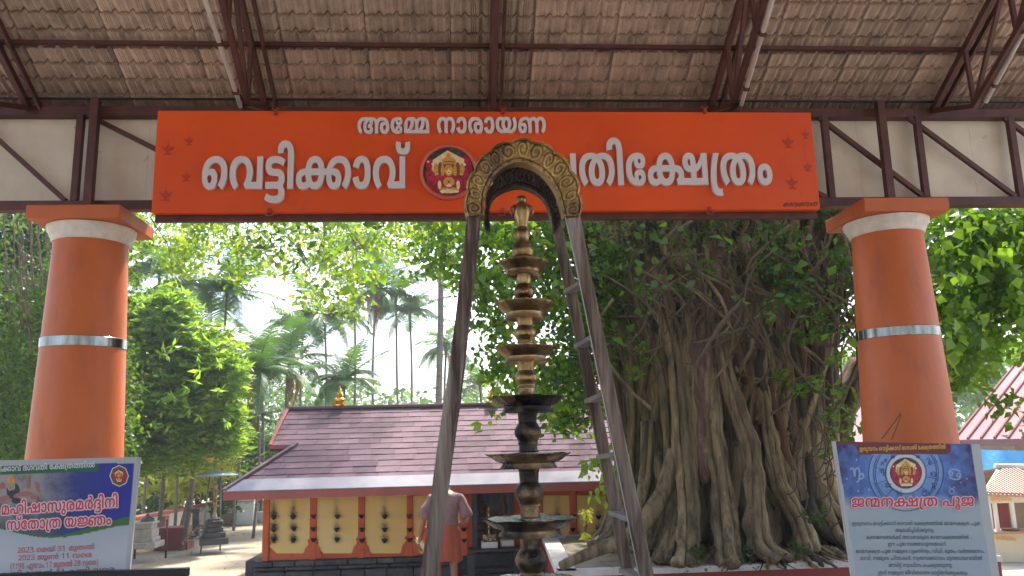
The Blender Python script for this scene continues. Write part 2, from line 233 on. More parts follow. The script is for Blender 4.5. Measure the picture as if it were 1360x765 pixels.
[[89,-59,40,-59,-16,-33,-15,-13,-16,0,10,21,58,32,89,32,120,32,166,21,192,1,193,-13,192,-27,166,-48,120,-59],[89,-35,106,-35,130,-24,131,-13,130,-3,106,8,89,8,72,8,48,-3,49,-14,48,-24,72,-35],[71,144,104,144,142,132,158,112,159,101,158,82,140,46,127,25,59,28,70,48,84,80,85,94,84,104,70,117,51,117,42,117,28,116,23,115,13,140,24,142,52,144]],
[[159,144,180,144,212,139,238,131,253,124,245,124,264,134,310,144,343,144,386,144,446,126,478,94,479,75,478,64,470,46,456,29,445,22,423,0,381,0,357,15,374,26,394,44,404,62,405,72,404,88,384,108,354,117,335,117,320,117,302,112,297,109,290,104,284,91,285,80,285,0,213,0,213,80,212,92,206,104,201,109,196,112,176,117,161,117,144,117,112,108,92,89,93,74,92,63,102,44,124,26,141,16,89,-3,66,8,36,31,18,58,19,74,18,94,52,125,112,144],[625,140,625,0,399,0,429,26,553,26,553,140]],
[[125,-3,92,-3,42,9,14,31,15,45,14,59,44,81,92,93,125,93,158,93,208,81,236,60,237,45,236,30,208,9,158,-3],[125,68,106,68,82,56,83,45,82,34,106,22,127,22,144,22,168,34,169,45,168,56,144,68]],
[],
[[135,-3,104,-3,52,10,18,38,19,61,18,79,44,110,96,132,166,144,209,144,252,144,314,132,356,112,376,86,377,70,376,53,356,27,320,6,299,-3,251,16,264,24,288,39,300,57,301,70,300,84,280,105,236,117,203,117,166,117,114,102,86,76,87,60,86,46,98,29,118,22,133,22,142,22,156,26,164,35,165,42,164,51,146,62,129,62,108,62,76,52,59,42,53,67,66,74,112,87,145,87,172,87,212,76,234,57,235,44,234,29,210,8,166,-3]],
[[149,144,194,144,270,134,297,127,265,103,240,110,188,116,153,116,128,116,100,112,88,105,89,100,88,97,92,92,97,90,104,87,132,85,155,85,171,85,212,85,260,76,277,68,284,63,292,50,293,43,292,31,262,12,206,0,165,0,19,0,19,26,153,26,176,26,204,29,211,32,214,34,216,40,217,43,216,46,212,52,205,54,198,56,180,58,163,58,145,58,104,58,46,66,33,74,24,79,14,92,15,100,14,112,44,132,102,144],[157,-63,126,-63,74,-59,28,-51,9,-45,37,-21,54,-26,88,-33,128,-36,153,-36,176,-36,204,-32,218,-24,219,-18,218,-12,202,-2,187,1,229,22,246,18,276,7,292,-8,293,-19,292,-32,262,-52,202,-63]],
[[-9,213,12,213,46,208,61,204,76,198,96,183,104,159,105,139,105,0,33,0,33,134,32,146,30,164,24,176,21,179,14,182,0,186,-11,186,-20,186,-36,183,-46,175,-45,169,-46,167,-44,162,-43,160,-115,156,-116,159,-120,166,-119,169,-120,184,-90,203,-42,213]],
[[291,144,338,144,398,125,424,92,425,71,424,47,394,14,332,-3,291,-3,256,-3,204,7,189,16,170,26,152,54,153,71,152,104,224,144],[291,117,256,117,224,93,225,70,224,56,240,34,268,23,289,23,310,23,338,34,354,55,355,70,354,86,340,107,310,117],[117,-3,66,-3,14,20,15,40,14,53,38,71,57,76,70,80,100,85,144,87,181,87,543,87,570,87,604,84,628,80,637,77,656,71,672,54,673,42,672,22,620,-3,573,-3,536,-3,484,10,458,35,459,54,458,59,460,68,461,73,462,75,462,78,465,80,470,95,502,119,548,135,608,144,643,144,688,144,754,131,794,110,812,84,813,70,812,53,792,27,758,6,737,-3,687,16,702,24,724,39,738,57,739,70,738,84,714,105,670,117,641,117,610,117,566,107,536,90,529,78,528,76,526,72,527,70,524,66,524,59,525,54,524,42,536,28,556,22,569,22,584,22,602,31,603,39,602,44,596,52,589,55,582,58,560,60,535,60,161,60,138,60,110,59,101,56,94,53,84,46,85,41,84,35,94,27,112,23,129,23,140,23,170,28,187,34,217,11,200,6,170,0,136,-3]],
[[269,71,268,56,256,30,226,9,174,-3,137,-3,104,-3,58,6,30,20,14,38,11,46,85,52,88,46,98,32,120,23,137,23,156,23,182,35,192,56,193,70,192,84,182,106,156,118,139,118,122,118,100,109,88,96,87,89,13,95,16,104,36,121,64,135,110,144,141,144,178,144,226,132,256,112,268,85]],
[[-57,149,-96,149,-140,160,-164,178,-163,190,-164,196,-160,204,-155,208,-91,202,-94,200,-96,194,-95,192,-96,185,-86,177,-68,174,-57,174,-46,174,-28,177,-18,185,-17,192,-18,194,-20,200,-19,202,43,208,44,204,48,196,49,190,48,178,24,160,-22,149]],
[[225,144,264,144,322,135,354,118,355,106,354,100,348,90,341,86,332,81,302,76,273,76,257,76,240,76,228,75,225,74,220,73,216,70,217,68,216,64,240,62,259,62,267,62,296,62,328,57,339,52,346,48,354,38,355,31,354,21,332,6,288,-3,251,-3,228,-3,192,-1,160,3,145,6,167,30,184,26,222,23,245,23,268,23,286,27,287,30,286,34,272,37,261,37,255,37,212,37,170,43,161,50,156,53,148,62,149,68,148,74,158,86,169,90,178,95,214,100,245,100,261,100,272,100,284,102,285,106,284,112,252,117,225,117,178,117,122,101,96,73,97,54,96,42,104,16,111,6,41,-1,32,12,22,42,23,56,22,83,68,122,156,144]],
[[333,144,374,144,436,127,468,96,469,75,468,59,452,32,420,8,399,-3,347,16,364,26,384,44,394,63,395,73,394,88,378,108,350,117,333,117,318,117,298,112,293,107,286,102,280,86,281,70,281,65,280,54,274,35,262,20,253,14,236,6,188,-3,157,-3,114,-3,52,14,18,45,19,66,18,82,36,110,68,133,91,144,141,125,124,115,102,97,92,78,93,68,92,52,108,33,136,24,153,24,168,24,188,29,197,34,202,38,206,54,207,68,207,75,206,93,222,118,241,127,254,134,296,144]],
[[283,-3,244,-3,190,11,162,38,163,58,162,73,186,100,230,122,261,130,279,133,298,138,346,144,381,144,424,144,490,131,528,110,548,84,549,70,548,53,528,27,492,6,469,-3,423,16,436,24,460,39,472,58,473,70,472,84,450,106,406,118,375,118,356,118,332,117,323,116,315,115,288,110,254,92,236,70,237,58,236,44,248,29,270,23,283,23,294,23,314,29,328,44,329,57,328,70,310,92,278,109,257,114,245,116,234,117,214,118,205,118,164,118,116,106,92,84,93,70,92,59,104,40,128,24,145,16,97,-3,72,6,38,27,18,53,19,70,18,84,36,110,78,131,146,144,195,144,224,144,272,138,293,134,307,131,350,120,400,82,401,57,400,37,374,10,320,-3]],
[[291,144,336,144,396,125,424,92,425,71,424,47,392,14,332,-3,291,-3,256,-3,204,7,189,16,170,26,152,54,153,71,152,104,224,144],[289,117,256,117,224,93,225,70,224,56,240,34,268,23,289,23,310,23,338,34,354,55,355,70,354,86,340,107,310,117],[117,-3,66,-3,14,20,15,40,14,53,38,71,57,76,70,80,100,85,144,87,181,87,401,87,448,87,504,81,525,74,540,69,556,54,557,44,556,35,544,23,520,16,505,14,527,26,679,26,679,0,463,0,449,25,468,26,486,35,487,42,486,46,480,53,473,55,462,58,432,60,411,60,161,60,138,60,110,59,101,56,94,53,84,46,85,41,84,35,94,27,112,23,129,23,140,23,170,28,187,34,217,11,200,6,170,0,136,-3],[669,0,669,96,668,103,666,110,665,113,660,115,652,118,645,118,632,118,616,110,617,102,616,97,624,88,650,82,675,82,697,82,726,82,772,93,808,110,834,131,847,140,919,140,919,0],[645,144,664,144,698,139,711,134,724,128,740,110,741,93,741,26,847,26,847,76,846,81,846,90,848,98,849,101,851,98,832,84,786,66,732,57,709,57,675,57,628,57,572,70,548,90,549,103,548,114,570,132,612,144]],
[[155,140,130,115,104,72,92,35,93,18,92,2,108,-16,134,-22,153,-22,160,-22,172,-22,181,-21,187,-48,176,-49,156,-50,145,-50,100,-50,46,-33,20,-3,21,18,20,38,32,76,58,117,79,140]],
[[197,144,224,144,272,138,293,133,307,131,350,120,400,82,401,57,400,37,374,10,320,-3,283,-3,244,-3,190,11,162,38,163,58,162,73,186,100,230,122,261,130,273,133,296,138,340,144,369,144,402,144,448,137,484,126,499,118,505,112,529,62,529,0,455,0,455,62,454,82,442,103,427,110,418,113,388,118,365,118,354,118,332,117,323,115,315,115,290,110,256,93,236,71,237,58,236,44,248,29,270,23,283,23,294,23,314,29,328,44,329,57,328,70,310,92,278,109,257,114,245,116,234,117,214,118,205,118,164,118,116,106,92,84,93,70,92,59,104,40,128,24,145,16,97,-3,72,6,38,27,18,53,19,70,18,84,36,110,78,131,148,144],[621,144,646,144,692,139,713,134,727,131,768,120,820,82,821,57,820,37,792,10,740,-3,701,-3,662,-3,608,11,582,38,583,58,582,73,606,100,650,122,681,130,697,133,716,138,766,144,799,144,844,144,908,131,948,110,966,84,967,70,966,53,946,27,912,6,889,-3,841,16,856,24,878,39,892,58,893,70,892,84,868,106,824,118,793,118,776,118,752,117,743,116,735,115,708,110,672,92,656,70,657,58,656,44,668,29,688,23,701,23,712,23,734,29,746,44,747,57,746,70,730,92,698,109,677,114,665,116,656,116,644,118,628,118,621,118,596,118,566,112,559,109,540,102,528,80,529,60,529,5,461,5,461,71,485,118,498,125,536,136,586,144]],
[[407,144,442,144,490,140,528,135,545,132,563,128,606,116,652,79,653,56,652,29,592,-3,533,-3,496,-3,444,11,418,38,419,57,418,67,432,88,464,112,497,124,505,130,524,139,546,152,547,160,546,166,530,174,513,174,504,174,486,172,481,172,469,196,480,198,516,200,537,200,570,200,606,190,620,174,621,166,620,153,588,129,561,118,553,114,530,105,504,85,492,65,493,56,492,46,500,31,520,23,535,23,556,23,578,38,579,55,578,66,562,86,532,103,517,108,495,111,474,114,432,117,409,117,384,117,340,114,321,111,303,108,274,101,236,74,237,52,236,42,248,29,270,23,283,23,294,23,314,29,328,44,329,57,328,70,310,92,278,109,257,114,245,116,234,117,214,118,205,118,164,118,116,106,92,84,93,70,92,59,104,40,128,24,145,16,97,-3,72,6,38,27,18,53,19,70,18,84,36,110,78,131,146,144,197,144,224,144,272,138,293,134,307,131,350,120,400,82,401,57,400,37,374,10,320,-3,281,-3,244,-3,190,10,162,36,163,54,162,70,184,96,226,117,259,125,269,129,292,136,360,144]],
[[199,144,244,144,310,134,333,125,348,118,368,102,378,79,379,64,379,0,29,0,29,64,28,79,38,101,56,118,73,124,94,134,154,144],[161,117,146,117,122,109,115,102,108,96,100,80,101,68,101,17,85,18,114,30,162,56,192,84,193,98,192,103,186,112,172,117],[265,92,264,80,244,58,208,35,187,23,173,25,186,26,212,26,221,26,305,26,305,64,304,80,292,100,266,114,245,119,247,120,252,116,264,102]],
[[133,90,172,90,224,76,248,54,249,43,248,35,240,22,235,17,229,26,367,26,397,0,187,0,161,14,166,19,178,32,179,40,178,50,156,64,133,64,116,64,96,58,88,47,89,40,88,30,102,17,111,11,53,-3,34,7,14,29,15,42,14,57,44,78,98,90],[473,144,516,144,580,131,620,110,638,84,639,70,638,54,618,28,584,6,561,-3,513,16,526,24,548,39,562,58,563,70,562,84,540,105,500,117,473,117,444,117,402,105,380,84,381,70,380,59,390,41,412,25,429,18,405,0,387,0,365,6,348,15,320,34,304,56,305,71,304,84,324,110,364,131,428,144]],
[[133,90,172,90,224,76,248,54,249,43,248,35,240,22,235,17,229,26,367,26,397,0,187,0,161,14,166,19,178,32,179,40,178,50,156,64,133,64,116,64,96,58,88,47,89,40,88,30,102,17,111,11,53,-3,34,7,14,29,15,42,14,57,44,78,98,90],[359,0,359,96,358,103,356,110,353,113,350,115,340,118,335,118,322,118,306,110,307,102,306,97,314,88,338,82,363,82,387,82,416,82,462,93,496,110,524,131,537,140,609,140,609,0],[333,144,354,144,388,139,401,134,414,128,430,110,431,93,431,26,537,26,537,76,536,81,536,90,538,98,539,101,541,98,522,84,476,66,422,57,397,57,365,57,316,57,260,70,236,90,237,103,236,114,258,132,302,144]],
[[273,-3,234,-3,184,11,156,38,157,57,156,67,170,88,204,112,237,124,243,130,264,139,284,152,285,160,284,166,270,174,253,174,242,174,224,172,221,172,207,196,218,198,256,200,277,200,308,200,344,190,358,174,359,166,358,153,328,129,301,118,293,114,268,105,242,85,230,65,231,56,230,46,240,31,258,23,275,23,294,23,316,39,317,56,316,64,310,79,296,94,276,106,263,110,250,114,224,118,201,118,164,118,118,106,92,85,93,70,92,59,104,40,128,24,145,16,97,-3,72,6,38,27,18,53,19,70,18,85,40,111,82,132,150,144,199,144,224,144,268,140,289,135,290,135,292,134,297,134,328,126,370,102,392,73,393,58,392,29,332,-3]],
[[213,144,252,144,308,133,334,115,335,104,334,92,312,76,287,70,285,71,312,67,340,49,341,37,340,30,326,16,300,6,260,0,237,0,175,0,175,26,211,26,230,26,252,28,259,31,262,33,266,38,267,41,266,45,260,51,255,52,248,54,228,56,209,56,181,56,181,82,205,82,220,82,244,85,253,89,256,91,260,96,261,100,260,108,236,117,211,117,172,117,122,101,96,73,97,54,96,42,104,16,111,6,41,-1,32,12,22,42,23,56,22,83,64,122,148,144],[211,-63,188,-63,144,-60,100,-55,81,-50,109,-26,124,-29,154,-34,186,-36,205,-36,228,-36,254,-32,266,-24,267,-18,266,-12,250,-2,235,1,275,21,294,18,324,7,340,-8,341,-19,340,-32,312,-52,254,-63]],
[[369,-3,338,-3,294,2,269,7,266,8,256,10,253,11,220,20,184,44,168,70,169,83,168,92,174,107,181,112,185,114,196,126,230,138,272,144,293,144,348,144,412,114,413,83,412,60,368,25,333,14,326,12,320,10,313,8,290,3,236,-3,207,-3,160,-3,90,9,42,32,18,64,19,83,18,101,46,128,104,144,145,144,176,144,232,132,249,118,191,102,182,110,160,117,145,117,128,117,104,109,92,94,93,83,92,65,120,38,174,22,211,22,224,22,244,24,255,25,260,26,270,26,275,27,292,31,320,47,338,69,339,83,338,96,324,111,302,117,291,117,276,117,254,110,242,95,243,83,242,70,256,48,284,31,305,26,308,26,316,26,321,25,328,24,352,22,367,22,400,22,450,36,478,61,479,79,478,91,464,115,447,127,503,144,528,128,552,96,553,79,552,63,532,34,490,10,418,-3]],
[[161,144,190,144,234,139,268,130,283,123,263,125,280,134,330,144,363,144,406,144,460,128,484,105,485,92,484,80,466,59,445,52,430,47,390,40,328,36,285,36,117,36,104,36,88,34,82,30,83,28,82,24,98,20,132,19,159,19,167,19,220,19,300,21,366,26,420,34,449,41,472,46,520,64,537,73,577,57,562,50,532,37,508,28,505,27,470,17,400,4,320,-4,224,-7,165,-7,134,-7,88,-5,52,0,41,4,32,8,16,19,17,28,16,36,30,48,45,52,56,56,94,59,127,59,281,59,308,59,344,60,372,62,383,64,398,68,416,80,417,90,416,98,402,110,376,118,353,118,340,118,322,114,317,111,308,107,304,94,305,84,305,66,237,66,237,76,236,90,228,106,217,112,208,116,180,121,157,121,138,121,96,118,87,113,84,112,82,109,83,108,78,106,76,100,77,96,76,88,92,82,105,82,114,82,126,85,130,91,131,94,130,100,116,106,101,106,90,106,70,104,63,102,39,107,50,114,96,120,121,120,140,120,172,113,188,101,189,92,188,84,172,70,136,61,105,61,66,61,20,80,21,97,20,111,52,132,114,144],[693,144,738,144,798,131,823,118,813,116,845,52,845,0,773,0,773,68,772,86,760,104,749,108,740,112,712,117,693,117,660,117,608,104,580,79,581,60,581,59,580,45,592,29,612,22,625,22,636,22,650,26,656,35,657,42,656,51,640,62,621,62,602,62,568,52,553,42,547,67,560,74,608,87,639,87,668,87,708,76,728,57,729,44,728,29,704,8,658,-3,629,-3,596,-3,544,10,512,38,513,60,512,88,560,124,642,144],[939,144,962,144,1008,139,1029,134,1043,131,1086,120,1136,82,1137,57,1136,37,1110,10,1056,-3,1019,-3,980,-3,926,11,898,38,899,58,898,73,922,100,966,122,997,130,1015,133,1034,138,1084,144,1117,144,1160,144,1226,131,1264,110,1284,84,1285,70,1284,53,1264,27,1228,6,1205,-3,1159,16,1172,24,1196,39,1208,58,1209,70,1208,84,1186,106,1142,118,1111,118,1092,118,1068,117,1059,116,1051,115,1024,110,990,92,972,70,973,58,972,44,984,29,1006,23,1019,23,1030,23,1050,29,1064,44,1065,57,1064,70,1046,92,1014,109,993,114,981,116,974,116,960,118,946,118,937,118,912,118,882,112,875,109,856,102,844,80,845,60,845,5,777,5,777,71,801,118,816,125,852,136,904,144]],
[[25,0,25,20,117,66,144,80,180,101,198,120,199,132,198,141,184,154,156,160,139,160,112,160,76,152,55,143,29,160,44,166,80,176,118,181,141,181,172,181,220,170,248,149,249,134,248,119,224,94,182,70,157,57,87,23,87,22,263,22,263,0]],
[[145,-3,104,-3,50,18,24,60,25,89,24,120,48,161,102,181,145,181,182,181,236,160,262,119,263,89,262,66,248,32,218,9,174,-3],[145,18,166,18,194,30,208,50,214,76,215,89,214,102,208,127,194,148,166,160,145,160,120,160,92,148,78,128,72,102,73,89,72,75,78,49,92,29,120,18]],
[[121,-3,92,-3,42,2,23,7,23,29,44,24,96,18,121,18,164,18,208,35,209,52,208,62,186,75,144,82,111,82,77,82,77,102,111,102,140,102,180,110,198,125,199,134,198,147,166,161,137,161,108,161,70,153,49,146,25,163,48,172,104,181,137,181,168,181,218,172,248,152,249,137,248,126,232,108,198,96,175,94,175,93,216,90,260,69,261,51,260,32,224,8,160,-3]],
[],
[[121,-3,94,-3,48,10,20,38,21,58,20,78,44,109,92,130,154,142,191,142,230,142,288,131,326,111,344,85,345,70,344,53,324,26,288,5,265,-2,237,14,252,19,280,34,294,55,295,68,294,84,270,109,222,122,189,122,152,122,96,106,64,76,65,58,64,43,80,24,104,16,123,16,134,16,152,21,162,32,163,40,162,52,138,64,119,64,98,64,64,54,49,46,41,63,56,72,100,83,127,83,152,83,188,73,208,55,209,42,208,28,188,8,148,-3]],
[[181,142,220,142,280,132,299,124,312,118,330,101,340,80,341,66,341,0,31,0,31,66,30,80,38,101,56,117,71,124,88,132,142,142],[155,123,134,123,104,112,95,104,86,97,78,78,79,63,79,17,77,17,110,30,162,58,192,86,193,100,192,107,184,117,168,123],[241,97,240,83,216,56,168,28,135,13,133,18,146,18,174,19,187,19,293,19,293,62,292,80,276,104,244,119,221,123,221,124,228,119,240,107]],
[[337,-3,316,-3,272,2,251,7,248,8,238,10,237,11,208,20,172,44,158,70,159,84,158,94,168,111,177,117,181,120,190,128,216,137,250,142,269,142,318,142,374,110,375,83,374,60,336,24,303,13,298,12,290,10,287,8,264,2,216,-3,193,-3,150,-3,86,10,42,33,20,65,21,84,20,101,46,127,96,142,133,142,160,142,202,131,217,122,183,107,176,114,150,123,133,123,112,123,84,114,68,96,69,83,68,65,96,34,152,16,195,16,206,16,228,17,239,18,244,19,256,20,261,22,278,26,308,43,326,68,327,83,326,98,310,115,282,123,269,123,248,123,222,114,206,96,207,83,206,70,224,45,252,26,273,21,278,20,286,20,293,18,300,17,324,16,337,16,376,16,430,32,456,60,457,78,456,92,440,118,423,129,461,142,484,128,506,96,507,78,506,61,484,31,442,9,378,-3]],
[[-55,148,-86,148,-128,158,-148,176,-147,188,-148,193,-146,202,-143,205,-101,201,-104,199,-104,192,-103,189,-104,181,-92,170,-70,166,-55,166,-42,166,-20,170,-6,181,-5,189,-6,192,-8,199,-7,201,33,205,34,202,36,193,37,188,36,176,16,158,-26,148]],
[[183,0,135,0,135,121,134,131,136,147,137,153,132,151,122,146,117,144,69,124,43,140,143,178,183,178]],
[[81,-57,36,-57,-14,-32,-13,-13,-14,0,10,19,52,30,81,30,106,30,148,20,172,0,173,-13,172,-26,148,-46,106,-57],[81,-39,100,-39,128,-26,129,-13,128,0,100,12,81,12,58,12,32,0,33,-14,32,-26,60,-39],[57,142,86,142,120,130,136,112,137,100,136,84,118,44,105,22,61,25,72,46,86,82,87,98,86,108,70,122,49,122,40,122,24,121,19,120,9,139,18,140,42,142]],
[[259,-3,224,-3,178,11,154,37,155,55,154,72,176,98,214,120,241,126,249,130,270,136,316,142,347,142,384,142,442,130,480,111,498,85,499,70,498,53,476,26,440,5,419,-2,389,14,406,19,432,34,448,54,449,68,448,84,424,109,376,123,341,123,326,123,300,122,289,120,275,116,254,112,220,94,202,70,203,56,202,40,218,23,244,16,259,16,272,16,298,22,314,40,315,56,314,69,296,94,262,112,241,118,231,120,218,122,196,123,185,123,146,123,96,109,68,84,69,68,68,56,84,36,110,20,129,14,101,-2,78,4,42,24,20,52,21,70,20,84,40,111,80,130,140,142,179,142,204,142,246,137,269,131,281,126,316,116,364,79,365,55,364,37,340,11,292,-3]],
[[373,142,396,142,438,140,476,134,493,130,505,127,548,116,592,78,593,55,592,28,538,-3,489,-3,456,-3,410,10,386,36,387,55,386,68,404,93,436,115,459,125,473,132,486,139,508,154,509,162,508,169,492,179,471,179,460,179,440,178,435,176,425,195,432,196,464,198,481,198,512,198,544,188,556,173,557,167,556,154,530,133,507,122,497,116,474,107,448,87,434,65,435,54,434,40,448,23,474,16,489,16,514,16,542,35,543,54,542,68,526,90,494,108,469,114,459,116,440,119,398,122,373,122,348,122,304,119,285,115,273,113,242,106,202,77,203,55,202,40,218,23,244,16,259,16,272,16,298,22,314,40,315,56,314,69,296,94,262,112,241,118,231,120,218,122,196,123,185,123,146,123,96,109,68,84,69,68,68,56,84,36,110,20,129,14,101,-2,78,4,42,24,20,52,21,70,20,84,40,111,80,130,140,142,181,142,204,142,246,137,269,132,281,126,316,116,364,79,365,55,364,37,340,11,292,-3,259,-3,224,-3,178,11,154,37,155,55,154,71,174,97,210,117,237,124,249,128,274,136,334,142]],
[[151,142,178,142,220,136,254,125,269,116,253,119,268,129,312,142,347,142,384,142,432,128,456,106,457,94,456,84,444,69,422,58,407,53,321,44,285,42,270,41,230,41,217,41,121,41,102,41,82,40,77,38,70,36,64,32,65,28,64,23,76,17,94,15,101,15,124,15,164,20,202,26,221,30,232,33,256,38,280,42,304,46,315,47,326,49,340,53,352,56,362,58,373,58,390,58,422,52,442,39,443,29,442,14,402,-3,367,-3,338,-3,304,7,290,22,291,30,290,38,308,48,321,50,353,54,348,53,336,47,328,38,329,31,328,22,348,14,367,14,384,14,400,22,401,29,400,35,390,42,374,44,365,44,352,44,332,40,321,36,319,38,312,35,294,29,274,22,261,19,232,12,180,2,128,-3,101,-3,80,-3,42,3,18,16,19,28,18,35,32,48,45,52,56,55,86,58,117,58,285,58,312,58,352,60,378,65,387,68,398,72,408,85,409,93,408,100,396,114,366,123,341,123,326,123,302,118,297,114,286,109,280,93,281,78,281,65,235,65,235,80,234,92,224,110,211,116,200,120,172,124,149,124,122,124,84,120,73,114,68,113,66,109,67,108,62,104,60,99,61,96,60,85,82,76,99,76,112,76,126,81,132,88,133,92,132,99,116,107,97,107,78,107,48,99,41,95,39,104,50,111,88,120,109,120,132,120,160,112,174,99,175,92,174,83,158,69,126,60,99,60,62,60,20,79,21,96,20,109,50,130,108,142]],
[[81,-57,36,-57,-14,-32,-13,-13,-14,0,10,19,52,30,81,30,106,30,148,20,172,0,173,-13,172,-26,148,-46,106,-57],[79,14,56,14,24,0,25,-14,24,-27,56,-40,81,-40,102,-40,136,-27,137,-13,136,0,102,14],[81,-24,50,-24,22,-8,23,5,22,9,32,18,43,24,65,17,56,16,48,9,49,6,48,2,56,-4,68,-7,81,-7,88,-7,102,-4,110,2,111,6,110,8,102,14,95,16,117,24,126,18,136,10,137,4,136,-3,126,-16,100,-24],[57,142,86,142,120,130,136,112,137,100,136,84,118,44,105,22,61,25,72,46,86,82,87,98,86,108,70,122,49,122,40,122,24,121,19,120,9,139,18,140,42,142]],
[[183,142,224,142,276,128,295,118,287,119,302,130,348,142,377,142,410,142,452,129,469,117,465,111,487,72,487,0,439,0,439,79,438,92,432,109,423,114,414,118,392,122,377,122,360,122,338,117,331,113,320,108,312,92,313,76,313,0,265,0,265,74,264,90,252,108,243,113,232,118,202,122,183,122,146,122,94,106,66,78,67,60,67,57,66,43,80,25,106,16,123,16,136,16,152,21,164,32,165,40,164,52,140,64,119,64,100,64,64,54,49,46,43,63,56,72,102,83,129,83,152,83,190,73,210,55,211,42,210,28,188,8,148,-3,123,-3,96,-3,48,10,20,38,21,60,20,87,64,123,138,142],[651,-3,616,-3,572,10,548,36,549,55,548,68,564,93,598,115,621,125,635,132,650,140,670,154,671,162,670,169,652,179,633,179,620,179,602,178,597,176,587,195,594,196,624,198,643,198,672,198,706,188,718,173,719,167,718,154,692,133,669,122,659,116,636,107,608,87,596,65,597,54,596,40,610,23,636,16,651,16,676,16,704,35,705,54,704,67,688,91,658,111,635,117,622,120,598,122,583,122,556,122,524,117,515,112,506,108,492,97,486,80,487,66,487,25,445,25,445,73,459,114,470,123,506,135,552,142,581,142,602,142,640,138,657,134,660,133,664,132,667,131,696,123,734,98,752,70,753,56,752,28,700,-3]],
[[173,142,212,142,268,131,304,111,324,85,325,70,324,57,310,36,288,20,275,12,267,19,405,19,405,139,453,139,453,0,237,0,219,15,232,20,258,35,274,55,275,68,274,84,250,108,204,122,173,122,140,122,94,108,68,84,69,68,68,56,84,36,110,20,129,14,101,-2,78,4,42,24,20,52,21,70,20,84,40,111,78,130,136,142]],
[[185,142,228,142,292,130,334,108,356,78,357,60,356,38,328,10,278,-3,249,-3,214,-3,170,12,148,36,149,50,148,73,200,101,245,101,272,101,314,87,338,64,341,52,325,52,320,60,302,74,272,82,253,82,222,82,194,64,195,50,194,40,206,24,228,16,249,16,268,16,294,25,308,45,309,62,308,62,308,72,307,78,304,79,304,82,305,84,300,94,270,112,220,122,187,122,150,122,96,110,68,86,69,68,68,56,84,36,110,20,129,14,101,-2,78,4,42,24,20,52,21,70,20,84,38,110,78,130,140,142]],
[[21,71,20,94,36,141,70,183,95,200,139,200,116,182,84,139,68,94,69,70,68,47,84,1,116,-42,139,-61,95,-61,70,-43,36,0,20,47]],
[[95,-3,84,-3,56,-2,49,0,49,20,58,18,80,17,93,17,122,17,166,26,196,43,210,69,213,87,209,87,200,80,176,71,144,66,125,66,92,66,48,80,22,104,23,120,22,139,50,166,102,181,139,181,168,181,216,169,246,147,260,119,261,104,260,83,248,49,222,24,184,6,128,-3],[137,85,158,85,192,94,212,108,213,116,212,125,202,140,182,153,156,161,139,161,106,161,72,140,73,121,72,104,104,85]],
[[145,-3,110,-3,56,7,24,28,25,45,24,56,40,74,74,88,97,93,76,99,48,113,36,129,37,139,36,153,66,172,116,181,145,181,172,181,220,172,252,153,253,138,252,129,236,114,206,100,185,94,206,89,240,76,262,58,263,46,262,30,230,8,176,-3],[145,16,174,16,214,31,215,46,214,54,200,66,170,77,145,82,137,83,114,78,84,67,72,54,73,46,72,32,108,16],[145,104,164,108,190,118,204,130,205,137,204,150,168,162,143,162,116,162,84,148,85,137,84,128,100,116,128,108]],
[[119,87,152,87,198,74,220,54,221,43,220,34,208,18,199,15,189,19,441,19,439,0,169,0,153,13,160,18,172,30,173,40,172,52,144,68,119,68,100,68,76,61,64,48,65,41,64,32,76,18,93,12,63,-2,42,6,16,28,17,42,16,55,40,76,88,87],[459,142,498,142,560,129,602,104,624,68,625,44,624,26,608,-10,576,-43,549,-57,515,-44,536,-32,562,-4,576,28,577,44,576,59,564,87,536,110,492,122,457,122,416,122,364,101,338,61,339,34,338,28,338,18,341,12,340,11,340,9,341,8,344,-9,362,-29,388,-38,403,-38,416,-38,423,-34,426,-32,428,-24,429,-18,429,101,477,101,477,-14,476,-26,468,-41,459,-47,450,-52,422,-57,405,-57,370,-57,318,-37,288,5,289,36,288,60,310,98,354,126,416,142]],
[[137,142,182,142,248,132,273,125,249,108,228,114,172,122,137,122,112,122,80,117,66,107,67,101,66,96,70,90,77,88,84,83,124,80,151,80,157,80,196,80,242,72,255,64,262,59,268,47,269,40,268,27,242,8,188,-3,147,-3,104,-3,40,6,11,15,35,32,48,28,84,20,124,16,149,16,172,16,204,22,220,32,221,39,220,44,214,52,207,55,198,58,170,60,143,60,137,60,100,60,46,68,33,76,24,81,16,92,17,100,16,112,42,131,96,142]],
[[117,-3,84,-3,40,9,16,30,17,44,16,58,40,79,86,91,117,91,144,91,188,80,216,59,217,44,216,30,188,9,144,-3],[117,73,92,73,62,58,63,44,62,30,92,16,117,16,138,16,168,30,169,44,168,58,138,73]],
[[67,0,213,156,21,156,21,178,265,178,265,160,121,0]],
[[135,68,134,44,116,-2,84,-44,61,-61,17,-61,38,-43,68,0,86,46,87,68,86,92,70,138,40,181,17,200,61,200,84,182,116,140,134,92]],
[[239,70,238,55,226,29,198,9,152,-3,121,-3,92,-3,54,5,28,19,12,35,9,43,59,48,60,41,74,26,98,16,119,16,144,16,174,30,188,54,189,70,188,86,174,110,144,123,121,123,102,123,76,113,62,99,61,92,11,96,16,104,32,120,58,134,98,142,125,142,156,142,200,130,226,110,238,84]],
[[-15,211,4,211,32,207,45,203,60,198,76,183,84,160,85,141,85,0,37,0,37,135,36,148,32,167,26,180,21,184,14,188,-2,192,-15,192,-26,192,-46,188,-60,178,-59,170,-60,167,-58,162,-57,160,-103,156,-106,160,-108,166,-107,168,-108,183,-82,202,-40,211]],
